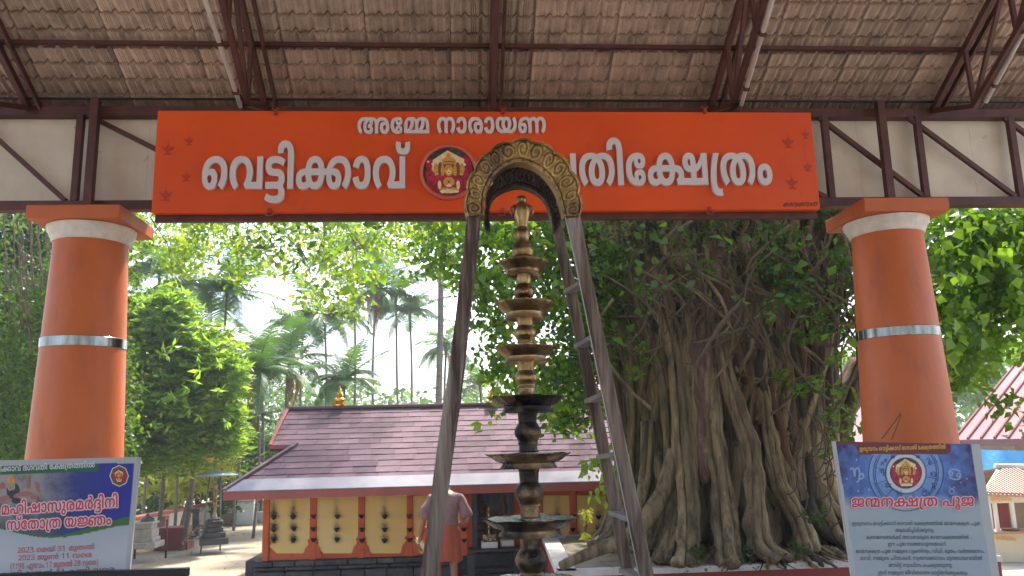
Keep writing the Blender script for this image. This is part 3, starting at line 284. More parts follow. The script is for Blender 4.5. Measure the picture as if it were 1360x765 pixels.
[[401,139,401,0,33,0,33,78,32,96,48,119,65,126,80,134,124,142,155,142,184,142,230,134,247,127,262,119,276,95,277,80,277,55,81,55,81,19,353,19,353,139],[155,123,114,123,80,102,81,80,81,74,229,74,229,80,228,103,192,123]],
[[183,142,224,142,276,128,295,118,287,119,302,130,348,142,377,142,408,142,450,130,465,119,459,118,478,131,520,142,553,142,590,142,646,124,674,92,675,73,674,57,656,30,624,8,599,-2,569,14,584,20,610,38,626,59,627,73,626,88,606,110,572,122,551,122,532,122,506,116,499,109,492,104,486,88,487,72,487,0,439,0,439,79,438,92,432,109,423,114,414,118,392,122,377,122,360,122,338,117,331,113,320,108,312,92,313,76,313,0,265,0,265,74,264,90,252,108,243,113,232,118,202,122,183,122,146,122,94,106,66,78,67,60,67,57,66,43,80,25,106,16,123,16,136,16,152,21,164,32,165,40,164,52,140,64,119,64,100,64,64,54,49,46,43,63,56,72,102,83,129,83,152,83,190,73,210,55,211,42,210,28,188,8,148,-3,123,-3,96,-3,48,10,20,38,21,60,20,87,64,123,138,142]],
[[161,144,190,144,234,139,268,130,283,123,263,125,280,134,330,144,363,144,406,144,460,128,484,105,485,92,484,82,474,66,452,53,435,48,327,40,265,38,252,37,214,36,201,36,121,36,106,36,92,35,87,34,84,32,82,30,83,28,82,26,88,22,100,20,111,20,128,20,158,22,192,27,213,30,228,33,264,38,296,42,324,46,335,46,346,48,360,52,370,56,380,58,391,58,410,58,446,53,470,40,471,28,470,13,426,-3,385,-3,352,-3,314,7,296,22,297,30,296,40,316,53,327,55,387,55,380,54,366,48,354,39,355,32,354,25,368,18,383,18,398,18,412,24,413,29,412,32,404,37,392,40,385,40,370,40,350,35,339,30,339,36,332,34,312,26,282,17,261,13,230,8,180,0,134,-3,105,-3,80,-3,40,3,16,16,17,28,16,36,30,48,45,52,56,56,94,59,127,59,281,59,308,59,344,60,372,62,383,64,398,68,416,80,417,90,416,98,402,110,376,118,353,118,340,118,322,114,317,111,308,107,304,94,305,84,305,66,237,66,237,76,236,90,228,106,217,112,208,116,180,121,157,121,138,121,96,118,87,113,84,112,82,109,83,108,78,106,76,100,77,96,76,88,92,82,105,82,114,82,126,85,130,91,131,94,130,100,116,106,101,106,90,106,70,104,63,102,39,107,50,114,96,120,121,120,140,120,172,113,188,101,189,92,188,84,172,70,136,61,105,61,66,61,20,80,21,97,20,111,52,132,114,144]],
[[159,144,184,144,218,138,248,128,265,120,285,62,285,0,213,0,213,81,212,92,206,104,201,109,196,112,176,117,161,117,144,117,112,108,92,89,93,74,92,63,102,44,124,26,141,16,89,-3,66,8,36,31,18,58,19,74,18,94,52,125,112,144],[381,144,428,144,494,134,517,125,532,118,552,102,560,79,561,64,561,0,215,0,215,64,214,81,228,106,241,115,256,126,300,138,352,144],[345,117,328,117,304,109,297,102,290,96,284,80,285,68,285,17,267,18,296,30,346,56,374,84,375,98,374,103,370,112,356,117],[447,92,446,80,428,58,392,35,369,23,357,25,368,26,396,26,403,26,489,26,489,64,488,80,476,100,448,114,427,119,429,120,434,116,446,102]],
[[133,90,172,90,224,76,248,54,249,43,248,35,240,22,235,17,229,26,383,26,383,140,457,140,457,0,187,0,161,14,166,19,178,32,179,40,178,50,156,64,133,64,116,64,96,58,88,47,89,40,88,30,102,17,111,11,53,-3,34,7,14,29,15,42,14,57,44,78,98,90]],
[[89,-59,40,-59,-16,-33,-15,-13,-16,0,10,21,58,32,89,32,118,32,166,21,192,1,193,-13,192,-27,166,-48,120,-59],[89,9,68,9,38,-2,39,-14,38,-25,66,-36,89,-36,110,-36,140,-25,141,-13,140,-2,110,9],[89,-25,60,-25,32,-9,33,4,32,9,44,19,53,25,77,19,68,17,60,10,61,8,60,4,66,-2,80,-4,91,-4,98,-4,112,-2,118,4,119,8,118,10,112,16,103,18,127,25,136,19,146,10,147,4,146,-3,136,-16,110,-25],[71,144,104,144,142,132,158,112,159,101,158,82,140,46,127,25,59,28,70,48,84,80,85,94,84,104,70,117,51,117,42,117,28,116,23,115,13,140,24,142,52,144]],
[[169,142,200,142,242,136,270,124,281,117,271,118,288,132,332,142,361,142,392,142,436,131,464,112,480,88,481,76,480,54,454,24,429,15,416,10,380,3,332,0,299,0,137,0,114,0,92,-2,89,-3,80,-5,72,-11,73,-15,72,-18,78,-24,85,-26,90,-28,112,-31,133,-31,469,-31,469,-50,131,-50,104,-50,66,-46,53,-42,40,-38,24,-25,25,-16,24,-8,38,7,53,11,60,14,78,17,104,19,125,19,289,19,326,19,372,23,398,31,409,36,420,44,430,64,431,75,430,87,416,109,384,122,359,122,342,122,320,118,313,113,304,108,298,92,299,76,299,32,251,32,251,77,250,92,238,108,229,114,218,118,190,123,167,123,144,123,112,118,88,110,70,99,65,92,64,91,64,89,65,88,64,85,62,80,63,77,62,62,84,47,107,47,128,47,148,60,149,68,148,73,140,82,122,87,109,87,86,87,58,76,49,70,33,82,40,87,64,98,98,104,117,104,144,104,176,94,192,78,193,68,192,58,174,40,136,29,107,29,80,29,42,41,20,62,21,78,20,96,54,125,120,142]],
[[147,142,170,142,202,136,226,125,235,118,229,118,244,130,288,142,321,142,360,142,414,124,444,92,445,73,444,60,432,39,414,23,403,16,401,0,361,0,341,14,356,21,380,38,394,58,395,73,394,88,376,110,340,122,319,122,298,122,272,116,267,109,260,104,256,88,257,74,257,0,209,0,209,74,208,88,202,104,197,109,188,116,164,122,145,122,124,122,88,110,68,88,69,73,68,59,84,37,110,20,127,14,95,-2,72,7,38,28,20,55,21,73,20,93,50,124,108,142],[573,139,573,0,377,0,391,19,525,19,525,139]],
[[147,142,170,142,202,136,226,125,235,118,229,118,244,130,288,142,321,142,360,142,414,124,444,92,445,73,444,57,424,30,392,8,367,-2,337,14,352,20,380,38,394,59,395,73,394,88,376,110,340,122,319,122,298,122,272,116,267,109,260,104,256,88,257,74,257,0,209,0,209,74,208,88,202,104,197,109,188,116,164,122,145,122,124,122,88,110,68,88,69,73,68,59,84,37,110,20,127,14,95,-2,72,7,38,28,20,55,21,73,20,93,50,124,108,142]],
[[137,142,182,142,248,132,273,125,249,108,228,114,172,122,137,122,112,122,80,117,66,107,67,101,66,96,70,90,77,88,84,83,124,80,151,80,159,80,196,80,240,72,255,64,260,60,268,48,269,40,268,26,236,8,184,0,155,0,21,0,21,19,139,19,164,19,196,21,209,25,212,28,220,35,221,40,220,44,214,52,207,55,198,58,172,60,149,60,137,60,100,60,46,68,33,76,24,81,16,92,17,100,16,112,42,131,96,142],[147,-63,120,-63,72,-59,30,-51,11,-46,35,-28,48,-32,84,-40,124,-44,149,-44,174,-44,206,-38,220,-28,221,-22,220,-14,200,-1,181,3,205,18,224,15,252,4,268,-12,269,-21,268,-34,242,-52,188,-63]],
[[267,142,308,142,360,123,386,91,387,70,386,46,356,14,304,-3,267,-3,238,-3,194,6,179,16,162,25,146,52,147,70,146,104,210,142],[267,123,228,123,192,96,193,70,192,52,210,28,242,16,267,16,288,16,322,28,338,52,339,70,338,88,322,112,290,123],[109,-3,64,-3,16,19,17,38,16,50,36,68,57,73,68,76,96,81,138,83,169,83,493,83,518,83,554,80,578,74,589,69,600,64,612,48,613,38,612,20,564,-3,523,-3,492,-3,448,9,422,33,423,52,422,57,424,68,425,72,426,74,426,76,427,77,434,93,464,117,508,133,562,142,593,142,632,142,690,130,728,111,748,85,749,70,748,53,726,26,690,5,667,-2,639,14,654,19,680,34,696,55,697,68,696,84,672,108,626,122,593,122,562,122,514,112,480,91,473,76,472,75,472,72,471,71,468,66,468,56,469,52,468,39,480,23,504,15,523,15,542,15,566,26,567,37,566,44,558,53,553,56,542,60,512,64,485,64,165,64,132,64,96,61,83,57,74,54,64,45,65,39,64,31,76,21,98,16,113,16,128,16,160,21,179,28,205,13,188,7,160,0,128,-3]],
[[203,142,236,142,288,134,316,118,317,106,316,100,312,91,305,87,298,82,272,78,245,78,229,78,212,78,194,76,189,75,184,74,180,70,181,68,180,61,206,58,229,58,235,58,260,58,292,54,301,49,310,46,318,36,319,29,318,20,298,5,258,-3,227,-3,208,-3,172,0,140,4,129,6,147,24,164,20,204,16,225,16,252,16,272,23,273,28,272,35,250,39,233,39,225,39,192,39,154,45,147,50,140,54,136,62,137,67,136,73,144,84,153,87,164,92,196,96,225,96,245,96,258,96,270,100,271,106,270,114,232,122,201,122,156,122,100,104,74,74,75,54,74,41,80,14,89,3,43,-1,34,11,26,42,27,55,26,81,64,120,142,142]],
[[315,142,352,142,406,125,436,94,437,74,436,57,418,30,384,8,361,-2,329,14,346,20,372,37,386,59,387,72,386,88,368,110,336,122,315,122,296,122,272,116,267,111,258,105,252,85,253,64,253,62,252,50,246,32,234,18,225,13,212,5,172,-3,143,-3,104,-3,48,13,20,44,21,66,20,83,36,110,72,132,97,142,127,126,110,119,84,102,68,80,69,66,68,51,86,28,118,16,141,16,160,16,182,22,191,28,198,34,202,55,203,74,203,78,202,95,216,118,229,125,244,133,284,142]],
[[185,-3,152,-3,92,6,46,23,20,51,21,70,20,89,46,116,94,134,152,142,187,142,220,142,264,133,284,118,285,108,284,97,264,82,232,74,213,74,186,74,152,84,140,99,141,108,140,113,144,121,149,124,199,129,188,126,178,114,179,108,178,103,192,92,211,92,226,92,240,101,241,107,240,116,214,124,197,124,190,124,176,124,171,124,138,123,92,110,68,86,69,70,68,55,92,30,138,16,169,15,174,15,186,14,193,14,206,14,226,18,238,26,239,32,238,38,224,48,209,48,190,48,176,36,177,30,176,24,184,14,195,10,145,15,142,18,136,27,137,32,136,41,150,55,182,64,209,64,228,64,262,57,282,42,283,32,282,22,260,6,218,-3]],
[[267,142,308,142,360,123,386,91,387,70,386,46,356,14,304,-3,267,-3,238,-3,194,6,179,16,162,25,146,52,147,70,146,104,210,142],[267,123,230,123,192,96,193,70,192,52,210,28,242,16,265,16,288,16,322,28,338,52,339,70,338,88,322,112,290,123],[109,-3,64,-3,16,19,17,38,16,50,36,68,57,73,68,76,96,81,138,83,169,83,363,83,404,83,460,78,479,71,494,66,510,51,511,41,510,34,500,23,484,15,471,11,467,19,625,19,617,0,429,0,419,18,436,20,462,30,463,40,462,46,452,54,445,57,432,61,392,64,363,64,165,64,132,64,96,61,83,57,74,54,64,45,65,38,64,30,76,21,98,16,113,16,128,16,160,21,179,28,205,13,188,7,160,0,128,-3],[615,0,615,96,614,103,610,114,605,118,600,120,588,123,581,123,564,123,548,114,549,104,548,97,560,85,588,77,615,77,629,77,660,77,708,88,744,106,772,128,785,139,831,139,831,0],[581,142,598,142,624,138,637,134,648,129,662,112,663,96,663,19,783,19,783,81,782,86,784,96,784,107,785,110,787,108,772,93,724,70,668,58,637,58,619,58,576,58,524,71,500,92,501,104,500,114,518,131,554,142]],
[[131,139,108,116,82,74,70,36,71,18,70,1,86,-19,116,-27,141,-27,146,-27,160,-26,169,-26,175,-45,160,-46,140,-47,131,-47,92,-47,44,-32,22,-3,23,17,22,37,36,77,62,118,81,139]],
[[181,142,204,142,248,136,269,131,281,126,316,116,364,79,365,55,364,37,340,11,292,-3,261,-3,224,-3,178,11,154,37,155,55,154,72,176,98,214,120,241,126,249,130,270,136,316,142,337,142,366,142,412,134,444,120,455,111,457,104,473,68,473,0,425,0,425,67,424,86,412,108,395,114,382,119,354,123,335,123,324,123,300,122,289,120,275,116,254,112,220,94,202,70,203,56,202,40,218,23,244,16,259,16,274,16,298,22,314,40,315,56,314,69,296,94,262,112,241,118,231,120,218,122,196,123,185,123,146,123,94,109,68,84,69,68,68,56,84,36,110,20,129,14,101,-2,78,4,42,24,20,52,21,70,20,84,40,111,80,130,140,142],[565,142,590,142,630,137,651,132,665,127,698,116,744,80,745,55,744,37,720,11,672,-3,639,-3,604,-3,558,11,534,37,535,55,534,72,556,98,596,119,621,126,629,130,650,136,698,142,727,142,764,142,822,130,860,111,878,85,879,70,878,53,856,26,820,5,799,-2,769,14,784,19,812,34,828,54,829,68,828,84,804,109,756,123,721,123,706,123,680,122,669,120,655,116,634,112,602,94,582,70,583,56,582,40,598,23,624,16,639,16,654,16,678,23,694,40,695,56,694,70,678,94,646,112,627,117,615,120,608,121,594,122,576,123,567,123,540,123,508,117,499,112,484,106,472,87,473,70,473,9,429,9,429,55,445,114,456,122,488,134,532,142]],
[[147,142,168,142,202,136,228,124,241,115,257,66,257,0,209,0,209,74,208,88,202,104,197,109,188,116,164,122,145,122,124,122,88,110,68,88,69,73,68,59,84,37,110,20,127,14,95,-2,72,7,38,28,20,55,21,73,20,93,50,124,108,142],[359,142,398,142,456,132,477,124,490,118,508,101,516,80,517,66,517,0,211,0,213,67,212,82,220,104,233,112,244,123,284,136,332,142],[333,123,312,123,282,112,273,104,264,97,256,78,257,63,257,17,255,17,288,30,340,58,370,86,371,100,370,107,362,117,346,123],[419,97,418,83,392,56,344,28,313,13,309,18,324,18,352,19,365,19,469,19,469,62,468,80,454,104,422,119,397,123,397,124,406,119,418,107]],
[[119,87,152,87,198,74,220,54,221,43,220,34,208,18,199,15,189,19,373,19,373,139,421,139,421,0,169,0,153,13,160,18,172,30,173,40,172,52,144,68,119,68,100,68,76,61,64,48,65,41,64,32,76,18,93,12,63,-2,42,6,16,28,17,42,16,55,40,76,88,87]],
[[187,142,210,142,260,138,283,133,284,132,292,130,295,129,320,126,350,114,362,100,363,92,362,86,354,76,336,67,319,63,321,64,342,61,368,45,369,34,368,24,348,7,306,-3,273,-3,232,-3,180,14,156,42,157,59,156,73,172,98,208,120,239,129,240,130,244,131,249,132,266,136,312,142,341,142,374,142,420,134,452,120,463,112,479,61,479,0,431,0,431,69,430,88,418,107,405,113,394,118,362,124,337,124,320,124,296,122,287,120,262,117,230,103,210,86,200,68,201,60,200,38,236,15,273,15,296,15,320,25,321,35,320,44,294,54,265,54,255,54,255,73,263,73,292,73,316,84,317,92,316,103,284,117,253,120,232,122,204,123,191,123,148,123,96,109,68,84,69,68,68,56,84,36,110,20,129,14,101,-2,78,4,42,24,20,52,21,70,20,84,40,111,80,130,144,142],[569,142,612,142,676,127,718,100,727,83,728,76,732,63,733,56,732,36,704,10,656,-3,623,-3,590,-3,548,10,526,32,527,43,526,68,596,96,663,96,668,96,680,96,687,96,701,95,740,92,796,72,824,42,825,23,824,6,804,-21,764,-40,704,-50,667,-50,640,-50,596,-46,581,-43,597,-24,610,-27,644,-30,667,-30,696,-30,740,-22,766,-8,776,12,777,23,776,36,764,56,736,69,719,74,699,75,690,76,670,78,663,78,634,78,594,70,574,55,575,43,574,36,584,24,606,16,625,16,654,16,684,36,685,56,684,64,682,78,679,84,677,90,668,99,640,114,600,122,569,122,552,122,518,118,505,112,496,108,484,98,478,82,479,70,479,51,449,113,462,122,496,135,540,142]],
[[439,139,439,0,349,0,317,1,300,0,268,0,251,0,9,0,9,19,227,19,199,16,208,19,228,34,229,45,228,58,204,73,179,73,154,73,128,59,129,46,128,44,128,39,131,37,85,34,82,37,80,45,81,49,80,68,134,92,181,92,206,92,242,84,264,72,276,56,277,47,276,40,268,28,256,18,249,15,237,19,391,19,391,139],[439,31,439,-68,181,-68,161,-50,255,-16,272,-10,316,4,339,10,381,6,265,-36,252,-40,226,-49,215,-53,215,-51,228,-50,266,-50,287,-50,391,-50,391,15]],
[[319,142,352,142,392,130,407,119,401,118,420,131,462,142,495,142,532,142,588,124,616,92,617,73,616,57,600,30,566,8,541,-2,511,14,528,20,552,38,568,59,569,73,568,88,548,110,516,122,493,122,472,122,448,116,441,109,432,103,428,88,429,74,429,0,381,0,381,79,380,92,374,109,365,114,356,118,334,122,319,122,302,122,280,117,273,113,264,108,254,92,255,76,255,0,207,0,207,74,206,88,202,104,197,109,188,116,164,122,145,122,124,122,88,110,68,88,69,73,68,59,84,37,110,20,127,14,95,-2,72,7,38,28,20,55,21,73,20,93,50,124,108,142,147,142,168,142,202,136,226,125,235,118,229,119,244,130,290,142]],
[[69,-3,54,-3,36,5,37,14,36,24,54,32,69,32,82,32,100,24,101,14,100,5,82,-3]],
[[109,-3,64,-3,16,19,17,38,16,50,36,68,57,73,68,76,96,81,138,83,169,83,409,83,426,83,446,79,460,72,467,67,451,24,451,38,450,46,444,56,439,59,432,62,416,64,401,64,165,64,132,64,96,61,83,57,74,54,64,45,65,39,64,31,76,21,98,16,113,16,128,16,160,21,179,28,205,13,188,7,160,0,128,-3],[267,142,308,142,360,123,386,91,387,70,386,46,356,14,304,-3,267,-3,240,-3,194,6,179,16,162,25,146,52,147,70,146,104,210,142],[267,123,228,123,192,96,193,70,192,52,210,28,242,16,267,16,288,16,322,28,338,52,339,70,338,88,322,112,290,123],[589,142,616,142,656,137,677,132,689,127,724,116,768,80,769,55,768,37,744,11,698,-3,665,-3,630,-3,584,11,560,37,561,55,560,72,582,98,620,119,647,126,655,130,676,136,724,142,753,142,790,142,848,130,884,111,904,85,905,70,904,53,882,26,848,5,825,-2,795,14,812,19,838,34,854,54,855,68,854,84,830,109,782,123,747,123,732,123,706,122,695,120,681,116,660,112,628,94,608,70,609,56,608,40,624,23,650,16,665,16,680,16,704,23,720,40,721,56,720,70,704,94,672,112,653,117,641,120,632,121,620,122,604,123,593,123,566,123,534,117,525,112,510,106,498,87,499,70,499,0,451,0,451,73,450,88,460,109,482,124,497,129,514,136,562,142]],
[[245,123,186,123,104,106,64,77,65,58,64,44,80,25,106,16,123,16,134,16,152,21,162,32,163,40,162,50,140,64,119,64,98,64,64,54,49,46,41,63,56,72,100,83,127,83,152,83,188,73,208,55,209,42,208,28,188,8,148,-3,121,-3,94,-3,48,10,20,38,21,59,20,80,52,112,114,132,196,142,245,142,284,142,338,137,363,133,364,132,372,130,375,129,402,126,434,114,448,100,449,92,448,86,440,76,420,67,405,63,407,64,428,61,454,45,455,34,454,24,434,7,392,-3,357,-3,318,-3,266,14,240,42,241,59,240,73,258,98,294,120,323,129,326,130,330,131,335,132,352,136,396,142,427,142,460,142,504,134,536,120,549,112,565,57,565,0,517,0,517,69,516,88,504,107,491,113,480,118,448,124,421,124,406,124,382,122,373,120,348,117,316,103,296,86,288,68,289,60,288,38,324,15,357,15,382,15,408,25,409,35,408,44,380,54,351,54,341,54,341,73,349,73,376,73,402,84,403,92,402,103,368,116,337,119,324,120,292,122,260,123],[663,142,696,142,744,132,770,114,771,103,770,95,760,82,736,72,721,69,719,70,746,66,776,48,777,35,776,18,728,-3,685,-3,668,-3,644,-1,633,0,643,19,652,18,668,16,679,16,702,16,726,26,727,36,726,41,720,49,713,52,704,56,680,60,657,60,643,60,643,78,657,78,674,78,702,82,711,86,716,88,720,96,721,101,720,112,688,122,661,122,636,122,602,115,591,109,582,104,570,92,564,74,565,59,565,20,521,20,521,61,537,107,546,117,580,133,632,142]],
[[401,198,432,198,464,188,478,173,479,167,478,154,450,133,427,122,417,116,396,107,368,87,356,65,357,54,356,40,370,23,394,16,409,16,436,16,462,35,463,54,462,64,454,82,438,98,412,112,397,117,386,120,360,123,347,123,328,123,296,118,285,114,266,106,252,82,253,66,253,62,252,50,246,32,234,18,225,13,212,5,172,-3,143,-3,104,-3,48,13,20,44,21,66,20,83,36,110,72,132,97,142,127,126,108,119,84,102,68,80,69,66,68,51,86,28,118,16,141,16,160,16,182,22,191,28,198,34,202,55,203,66,203,70,202,91,224,118,245,126,264,135,314,142,345,142,364,142,400,138,417,134,427,132,454,124,492,100,512,71,513,56,512,28,460,-3,409,-3,376,-3,330,10,306,36,307,55,306,68,324,93,356,115,381,125,393,132,408,140,428,154,429,162,428,169,412,179,393,179,380,179,360,178,355,176,345,195,354,196,384,198]],
[[187,142,210,142,260,138,283,133,284,132,292,130,295,129,320,126,350,114,362,100,363,92,362,86,354,76,336,67,319,63,321,64,342,61,368,45,369,34,368,24,348,7,306,-3,273,-3,232,-3,180,14,156,42,157,59,156,73,172,98,208,120,239,129,240,130,244,131,249,132,266,136,312,142,341,142,374,142,420,134,452,120,463,112,479,61,479,0,431,0,431,69,430,88,418,107,405,113,394,118,362,124,337,124,320,124,296,122,287,120,262,117,230,103,210,86,200,68,201,60,200,38,236,15,273,15,296,15,320,25,321,35,320,44,294,54,265,54,255,54,255,73,263,73,292,73,316,84,317,92,316,103,284,117,253,120,232,122,204,123,191,123,148,123,96,109,68,84,69,68,68,56,84,36,110,20,129,14,101,-2,78,4,42,24,20,52,21,70,20,84,40,111,80,130,144,142],[633,-3,600,-3,556,12,534,36,535,50,534,73,584,101,629,101,656,101,700,87,724,64,725,52,711,52,706,60,688,74,658,82,641,82,608,82,580,64,581,50,580,40,592,24,616,16,635,16,652,16,680,25,696,45,697,62,696,64,694,71,693,75,692,77,692,82,691,84,686,93,660,111,610,122,575,122,552,122,518,118,507,112,496,108,484,98,478,82,479,70,479,51,451,114,462,122,496,134,540,142,575,142,616,142,678,130,720,108,742,78,743,60,742,38,714,10,664,-3]],
[[169,142,200,142,242,136,270,124,281,117,271,118,288,132,332,142,361,142,392,142,436,131,464,112,480,88,481,76,480,54,454,24,429,15,416,10,380,3,332,0,299,0,137,0,114,0,92,-2,89,-3,80,-5,72,-11,73,-15,72,-18,78,-24,85,-26,90,-28,112,-31,133,-31,469,-31,469,-50,131,-50,104,-50,66,-46,53,-42,40,-38,24,-25,25,-16,24,-8,38,7,53,11,60,14,78,17,104,19,125,19,289,19,326,19,372,23,398,31,409,36,420,44,430,64,431,75,430,87,416,109,384,122,359,122,342,122,320,118,313,113,304,108,298,92,299,76,299,32,251,32,251,77,250,92,238,108,229,114,218,118,190,123,167,123,144,123,112,118,88,110,70,99,65,92,64,91,64,89,65,88,64,85,62,80,63,77,62,62,84,47,107,47,128,47,148,60,149,68,148,73,140,82,122,87,109,87,86,87,58,76,49,70,33,82,40,87,64,98,98,104,117,104,144,104,176,94,192,78,193,68,192,58,174,40,136,29,107,29,80,29,42,41,20,62,21,78,20,96,54,125,120,142],[761,142,792,142,840,126,864,96,865,76,864,51,832,16,770,-3,725,-3,688,-3,636,4,613,10,635,28,652,23,694,16,723,16,758,16,798,32,816,59,817,76,816,100,784,122,759,122,744,122,724,117,719,112,712,108,710,96,711,86,711,65,665,65,665,83,664,94,660,108,655,112,648,118,628,122,617,122,590,122,564,106,565,93,564,85,568,74,573,68,527,64,522,71,516,88,517,94,516,107,536,129,580,142,615,142,640,142,676,131,689,121,683,122,696,132,736,142]],
[[181,142,210,142,252,137,284,128,299,122,310,116,326,100,332,80,333,67,333,0,31,0,31,66,30,80,38,101,56,117,71,124,88,132,142,142],[155,123,134,123,104,112,95,104,86,97,78,78,79,63,79,17,77,17,110,30,162,58,192,86,193,100,192,107,184,117,168,123],[241,97,240,83,216,56,168,28,135,13,133,18,146,18,174,19,187,19,293,19,293,62,292,80,276,104,244,119,221,123,221,124,228,119,240,107],[443,142,482,142,540,132,561,124,574,118,592,101,600,80,601,66,601,0,297,0,297,68,296,80,304,99,320,115,331,122,342,128,374,137,414,142],[417,123,396,123,366,112,357,104,348,97,340,78,341,63,341,17,339,17,372,30,424,58,454,86,455,100,454,107,446,117,430,123],[503,97,502,83,476,56,428,28,397,13,393,18,408,18,436,19,449,19,553,19,553,62,552,80,538,104,506,119,481,123,483,124,490,119,502,107]],
[[-23,-17,-24,-18,-24,-22,-23,-24,-24,-30,-16,-41,4,-48,25,-48,50,-48,74,-35,75,-24,74,-18,68,-6,56,10,49,21,38,33,22,60,23,75,22,92,44,125,61,139,111,139,96,127,80,106,72,87,73,76,72,62,84,39,95,27,102,18,114,1,122,-16,123,-24,122,-46,68,-68,25,-68,-24,-68,-74,-44,-73,-24,-74,-22,-72,-16,-71,-15]],
[[85,139,85,-40,-89,-40,-89,-21,37,-21,37,139]],
[[93,29,97,26,92,18,76,-3,60,-23,53,-32,17,-32,20,-22,30,0,38,20,41,29]],
[[317,-3,292,-3,260,3,236,14,229,21,235,21,218,8,176,-3,143,-3,104,-3,48,15,20,46,21,66,20,82,36,108,72,131,97,141,129,125,110,118,84,101,68,80,69,66,68,52,88,29,122,16,145,16,164,16,188,24,197,30,204,36,208,51,209,65,209,139,257,139,257,65,256,51,260,35,267,30,274,23,300,16,317,16,340,16,374,29,394,51,395,66,394,80,380,102,352,118,337,125,369,141,390,132,424,111,444,84,445,66,444,46,412,14,356,-3]],
[[253,-3,220,-3,174,10,150,36,151,55,150,68,168,93,200,115,223,125,237,132,252,140,272,154,273,162,272,169,256,179,235,179,224,179,204,178,199,176,189,195,196,196,228,198,245,198,274,198,308,188,320,173,321,167,320,154,294,133,271,122,261,116,238,107,212,87,198,65,199,54,198,40,212,23,238,16,253,16,278,16,306,35,307,54,306,64,298,82,280,99,254,113,237,117,224,120,196,123,181,123,144,123,94,108,68,84,69,68,68,56,84,36,110,20,129,14,101,-2,78,4,42,24,20,52,21,70,20,85,40,111,80,131,140,142,181,142,202,142,242,138,261,134,262,133,266,132,269,131,298,123,336,98,356,70,357,56,356,28,302,-3]],
[[439,139,439,0,9,0,9,19,227,19,199,16,208,19,228,34,229,45,228,58,204,73,179,73,154,73,128,59,129,46,128,44,128,39,131,37,85,34,82,37,80,45,81,49,80,68,134,92,181,92,206,92,242,84,264,72,276,56,277,47,276,40,268,28,256,18,249,15,237,19,391,19,391,139]],
[[147,142,168,142,202,136,228,124,239,117,257,66,257,0,209,0,209,74,208,88,202,104,197,109,188,116,164,122,145,122,124,122,88,110,68,88,69,73,68,59,84,37,110,20,127,14,95,-2,72,7,38,28,20,55,21,73,20,93,50,124,108,142],[347,142,372,142,414,137,433,132,447,127,480,116,526,80,527,55,526,37,502,11,456,-3,423,-3,388,-3,340,11,316,37,317,55,316,72,340,98,378,119,403,126,413,130,434,136,480,142,509,142,548,142,604,130,642,111,660,85,661,70,660,53,640,26,604,5,581,-2,553,14,568,19,594,34,612,54,613,68,612,84,588,109,540,123,505,123,488,123,464,122,453,120,437,116,416,112,384,94,366,70,367,56,366,40,380,23,408,16,423,16,436,16,462,23,476,40,477,56,476,70,460,94,430,112,409,117,397,120,390,121,376,122,360,123,351,123,324,123,290,117,281,112,268,106,256,87,257,70,257,9,213,9,213,55,227,114,238,122,272,134,316,142]],
[[109,-3,64,-3,16,19,17,38,16,50,36,68,57,73,68,76,96,81,138,83,169,83,367,83,408,83,462,78,481,71,496,66,512,50,513,38,512,19,466,-3,425,-3,410,-3,384,-2,375,0,385,18,390,17,408,16,417,16,440,16,464,27,465,38,464,45,454,54,447,57,432,61,394,64,365,64,165,64,132,64,96,61,83,57,74,54,64,45,65,39,64,31,76,21,98,16,113,16,128,16,160,21,179,28,205,13,188,7,160,0,128,-3],[267,142,308,142,360,123,386,91,387,70,386,46,356,14,304,-3,267,-3,238,-3,194,6,179,16,162,25,146,52,147,70,146,104,210,142],[267,123,228,123,192,96,193,70,192,52,210,28,242,16,267,16,288,16,322,28,338,52,339,70,338,88,322,112,290,123]],
[[319,142,340,142,378,134,393,127,400,122,412,111,418,92,419,76,419,67,418,54,424,34,433,28,438,22,460,16,481,16,502,16,534,28,552,51,553,67,552,80,538,102,512,119,495,126,525,142,550,132,584,110,602,83,603,66,602,44,572,13,516,-3,481,-3,450,-3,408,5,397,13,386,18,374,32,370,50,371,62,371,74,370,90,362,108,355,114,348,118,328,122,313,122,298,122,278,118,271,114,262,108,254,92,255,77,255,0,207,0,207,74,206,88,202,104,197,109,188,116,162,122,145,122,122,122,88,110,68,88,69,73,68,59,84,37,110,20,127,14,95,-2,72,7,38,28,20,56,21,73,20,92,48,124,104,142,147,142,178,142,218,130,233,119,231,119,244,130,288,142]],
[[183,142,224,142,276,128,295,118,305,106,313,66,313,0,265,0,265,75,264,90,252,108,243,113,232,118,204,122,183,122,146,122,94,106,66,78,67,60,67,57,66,43,80,25,106,16,123,16,136,16,152,21,164,32,165,40,164,52,140,64,119,64,100,64,64,54,49,46,43,63,56,72,102,83,129,83,152,83,190,73,210,55,211,42,210,28,188,8,148,-3,123,-3,96,-3,48,10,20,38,21,60,20,87,64,123,138,142],[629,139,629,0,417,0,399,14,412,21,436,38,450,58,451,73,450,88,432,110,398,122,377,122,356,122,332,116,325,109,316,104,312,88,313,73,313,0,265,0,265,64,289,106,289,120,304,132,346,142,377,142,416,142,472,124,500,92,501,73,500,60,488,39,470,23,459,16,449,19,581,19,581,139]],
[[-51,211,-30,211,12,207,33,201,62,192,84,160,85,134,85,0,37,0,37,130,36,142,32,158,26,172,21,176,10,187,-28,194,-57,194,-68,194,-90,190,-102,182,-101,177,-102,171,-88,162,-71,162,-52,162,-40,172,-39,178,-40,184,-50,194,-59,198,-9,193,-6,190,0,182,1,177,0,168,-16,154,-46,144,-73,144,-92,144,-124,152,-144,166,-143,177,-144,187,-122,202,-82,211]],
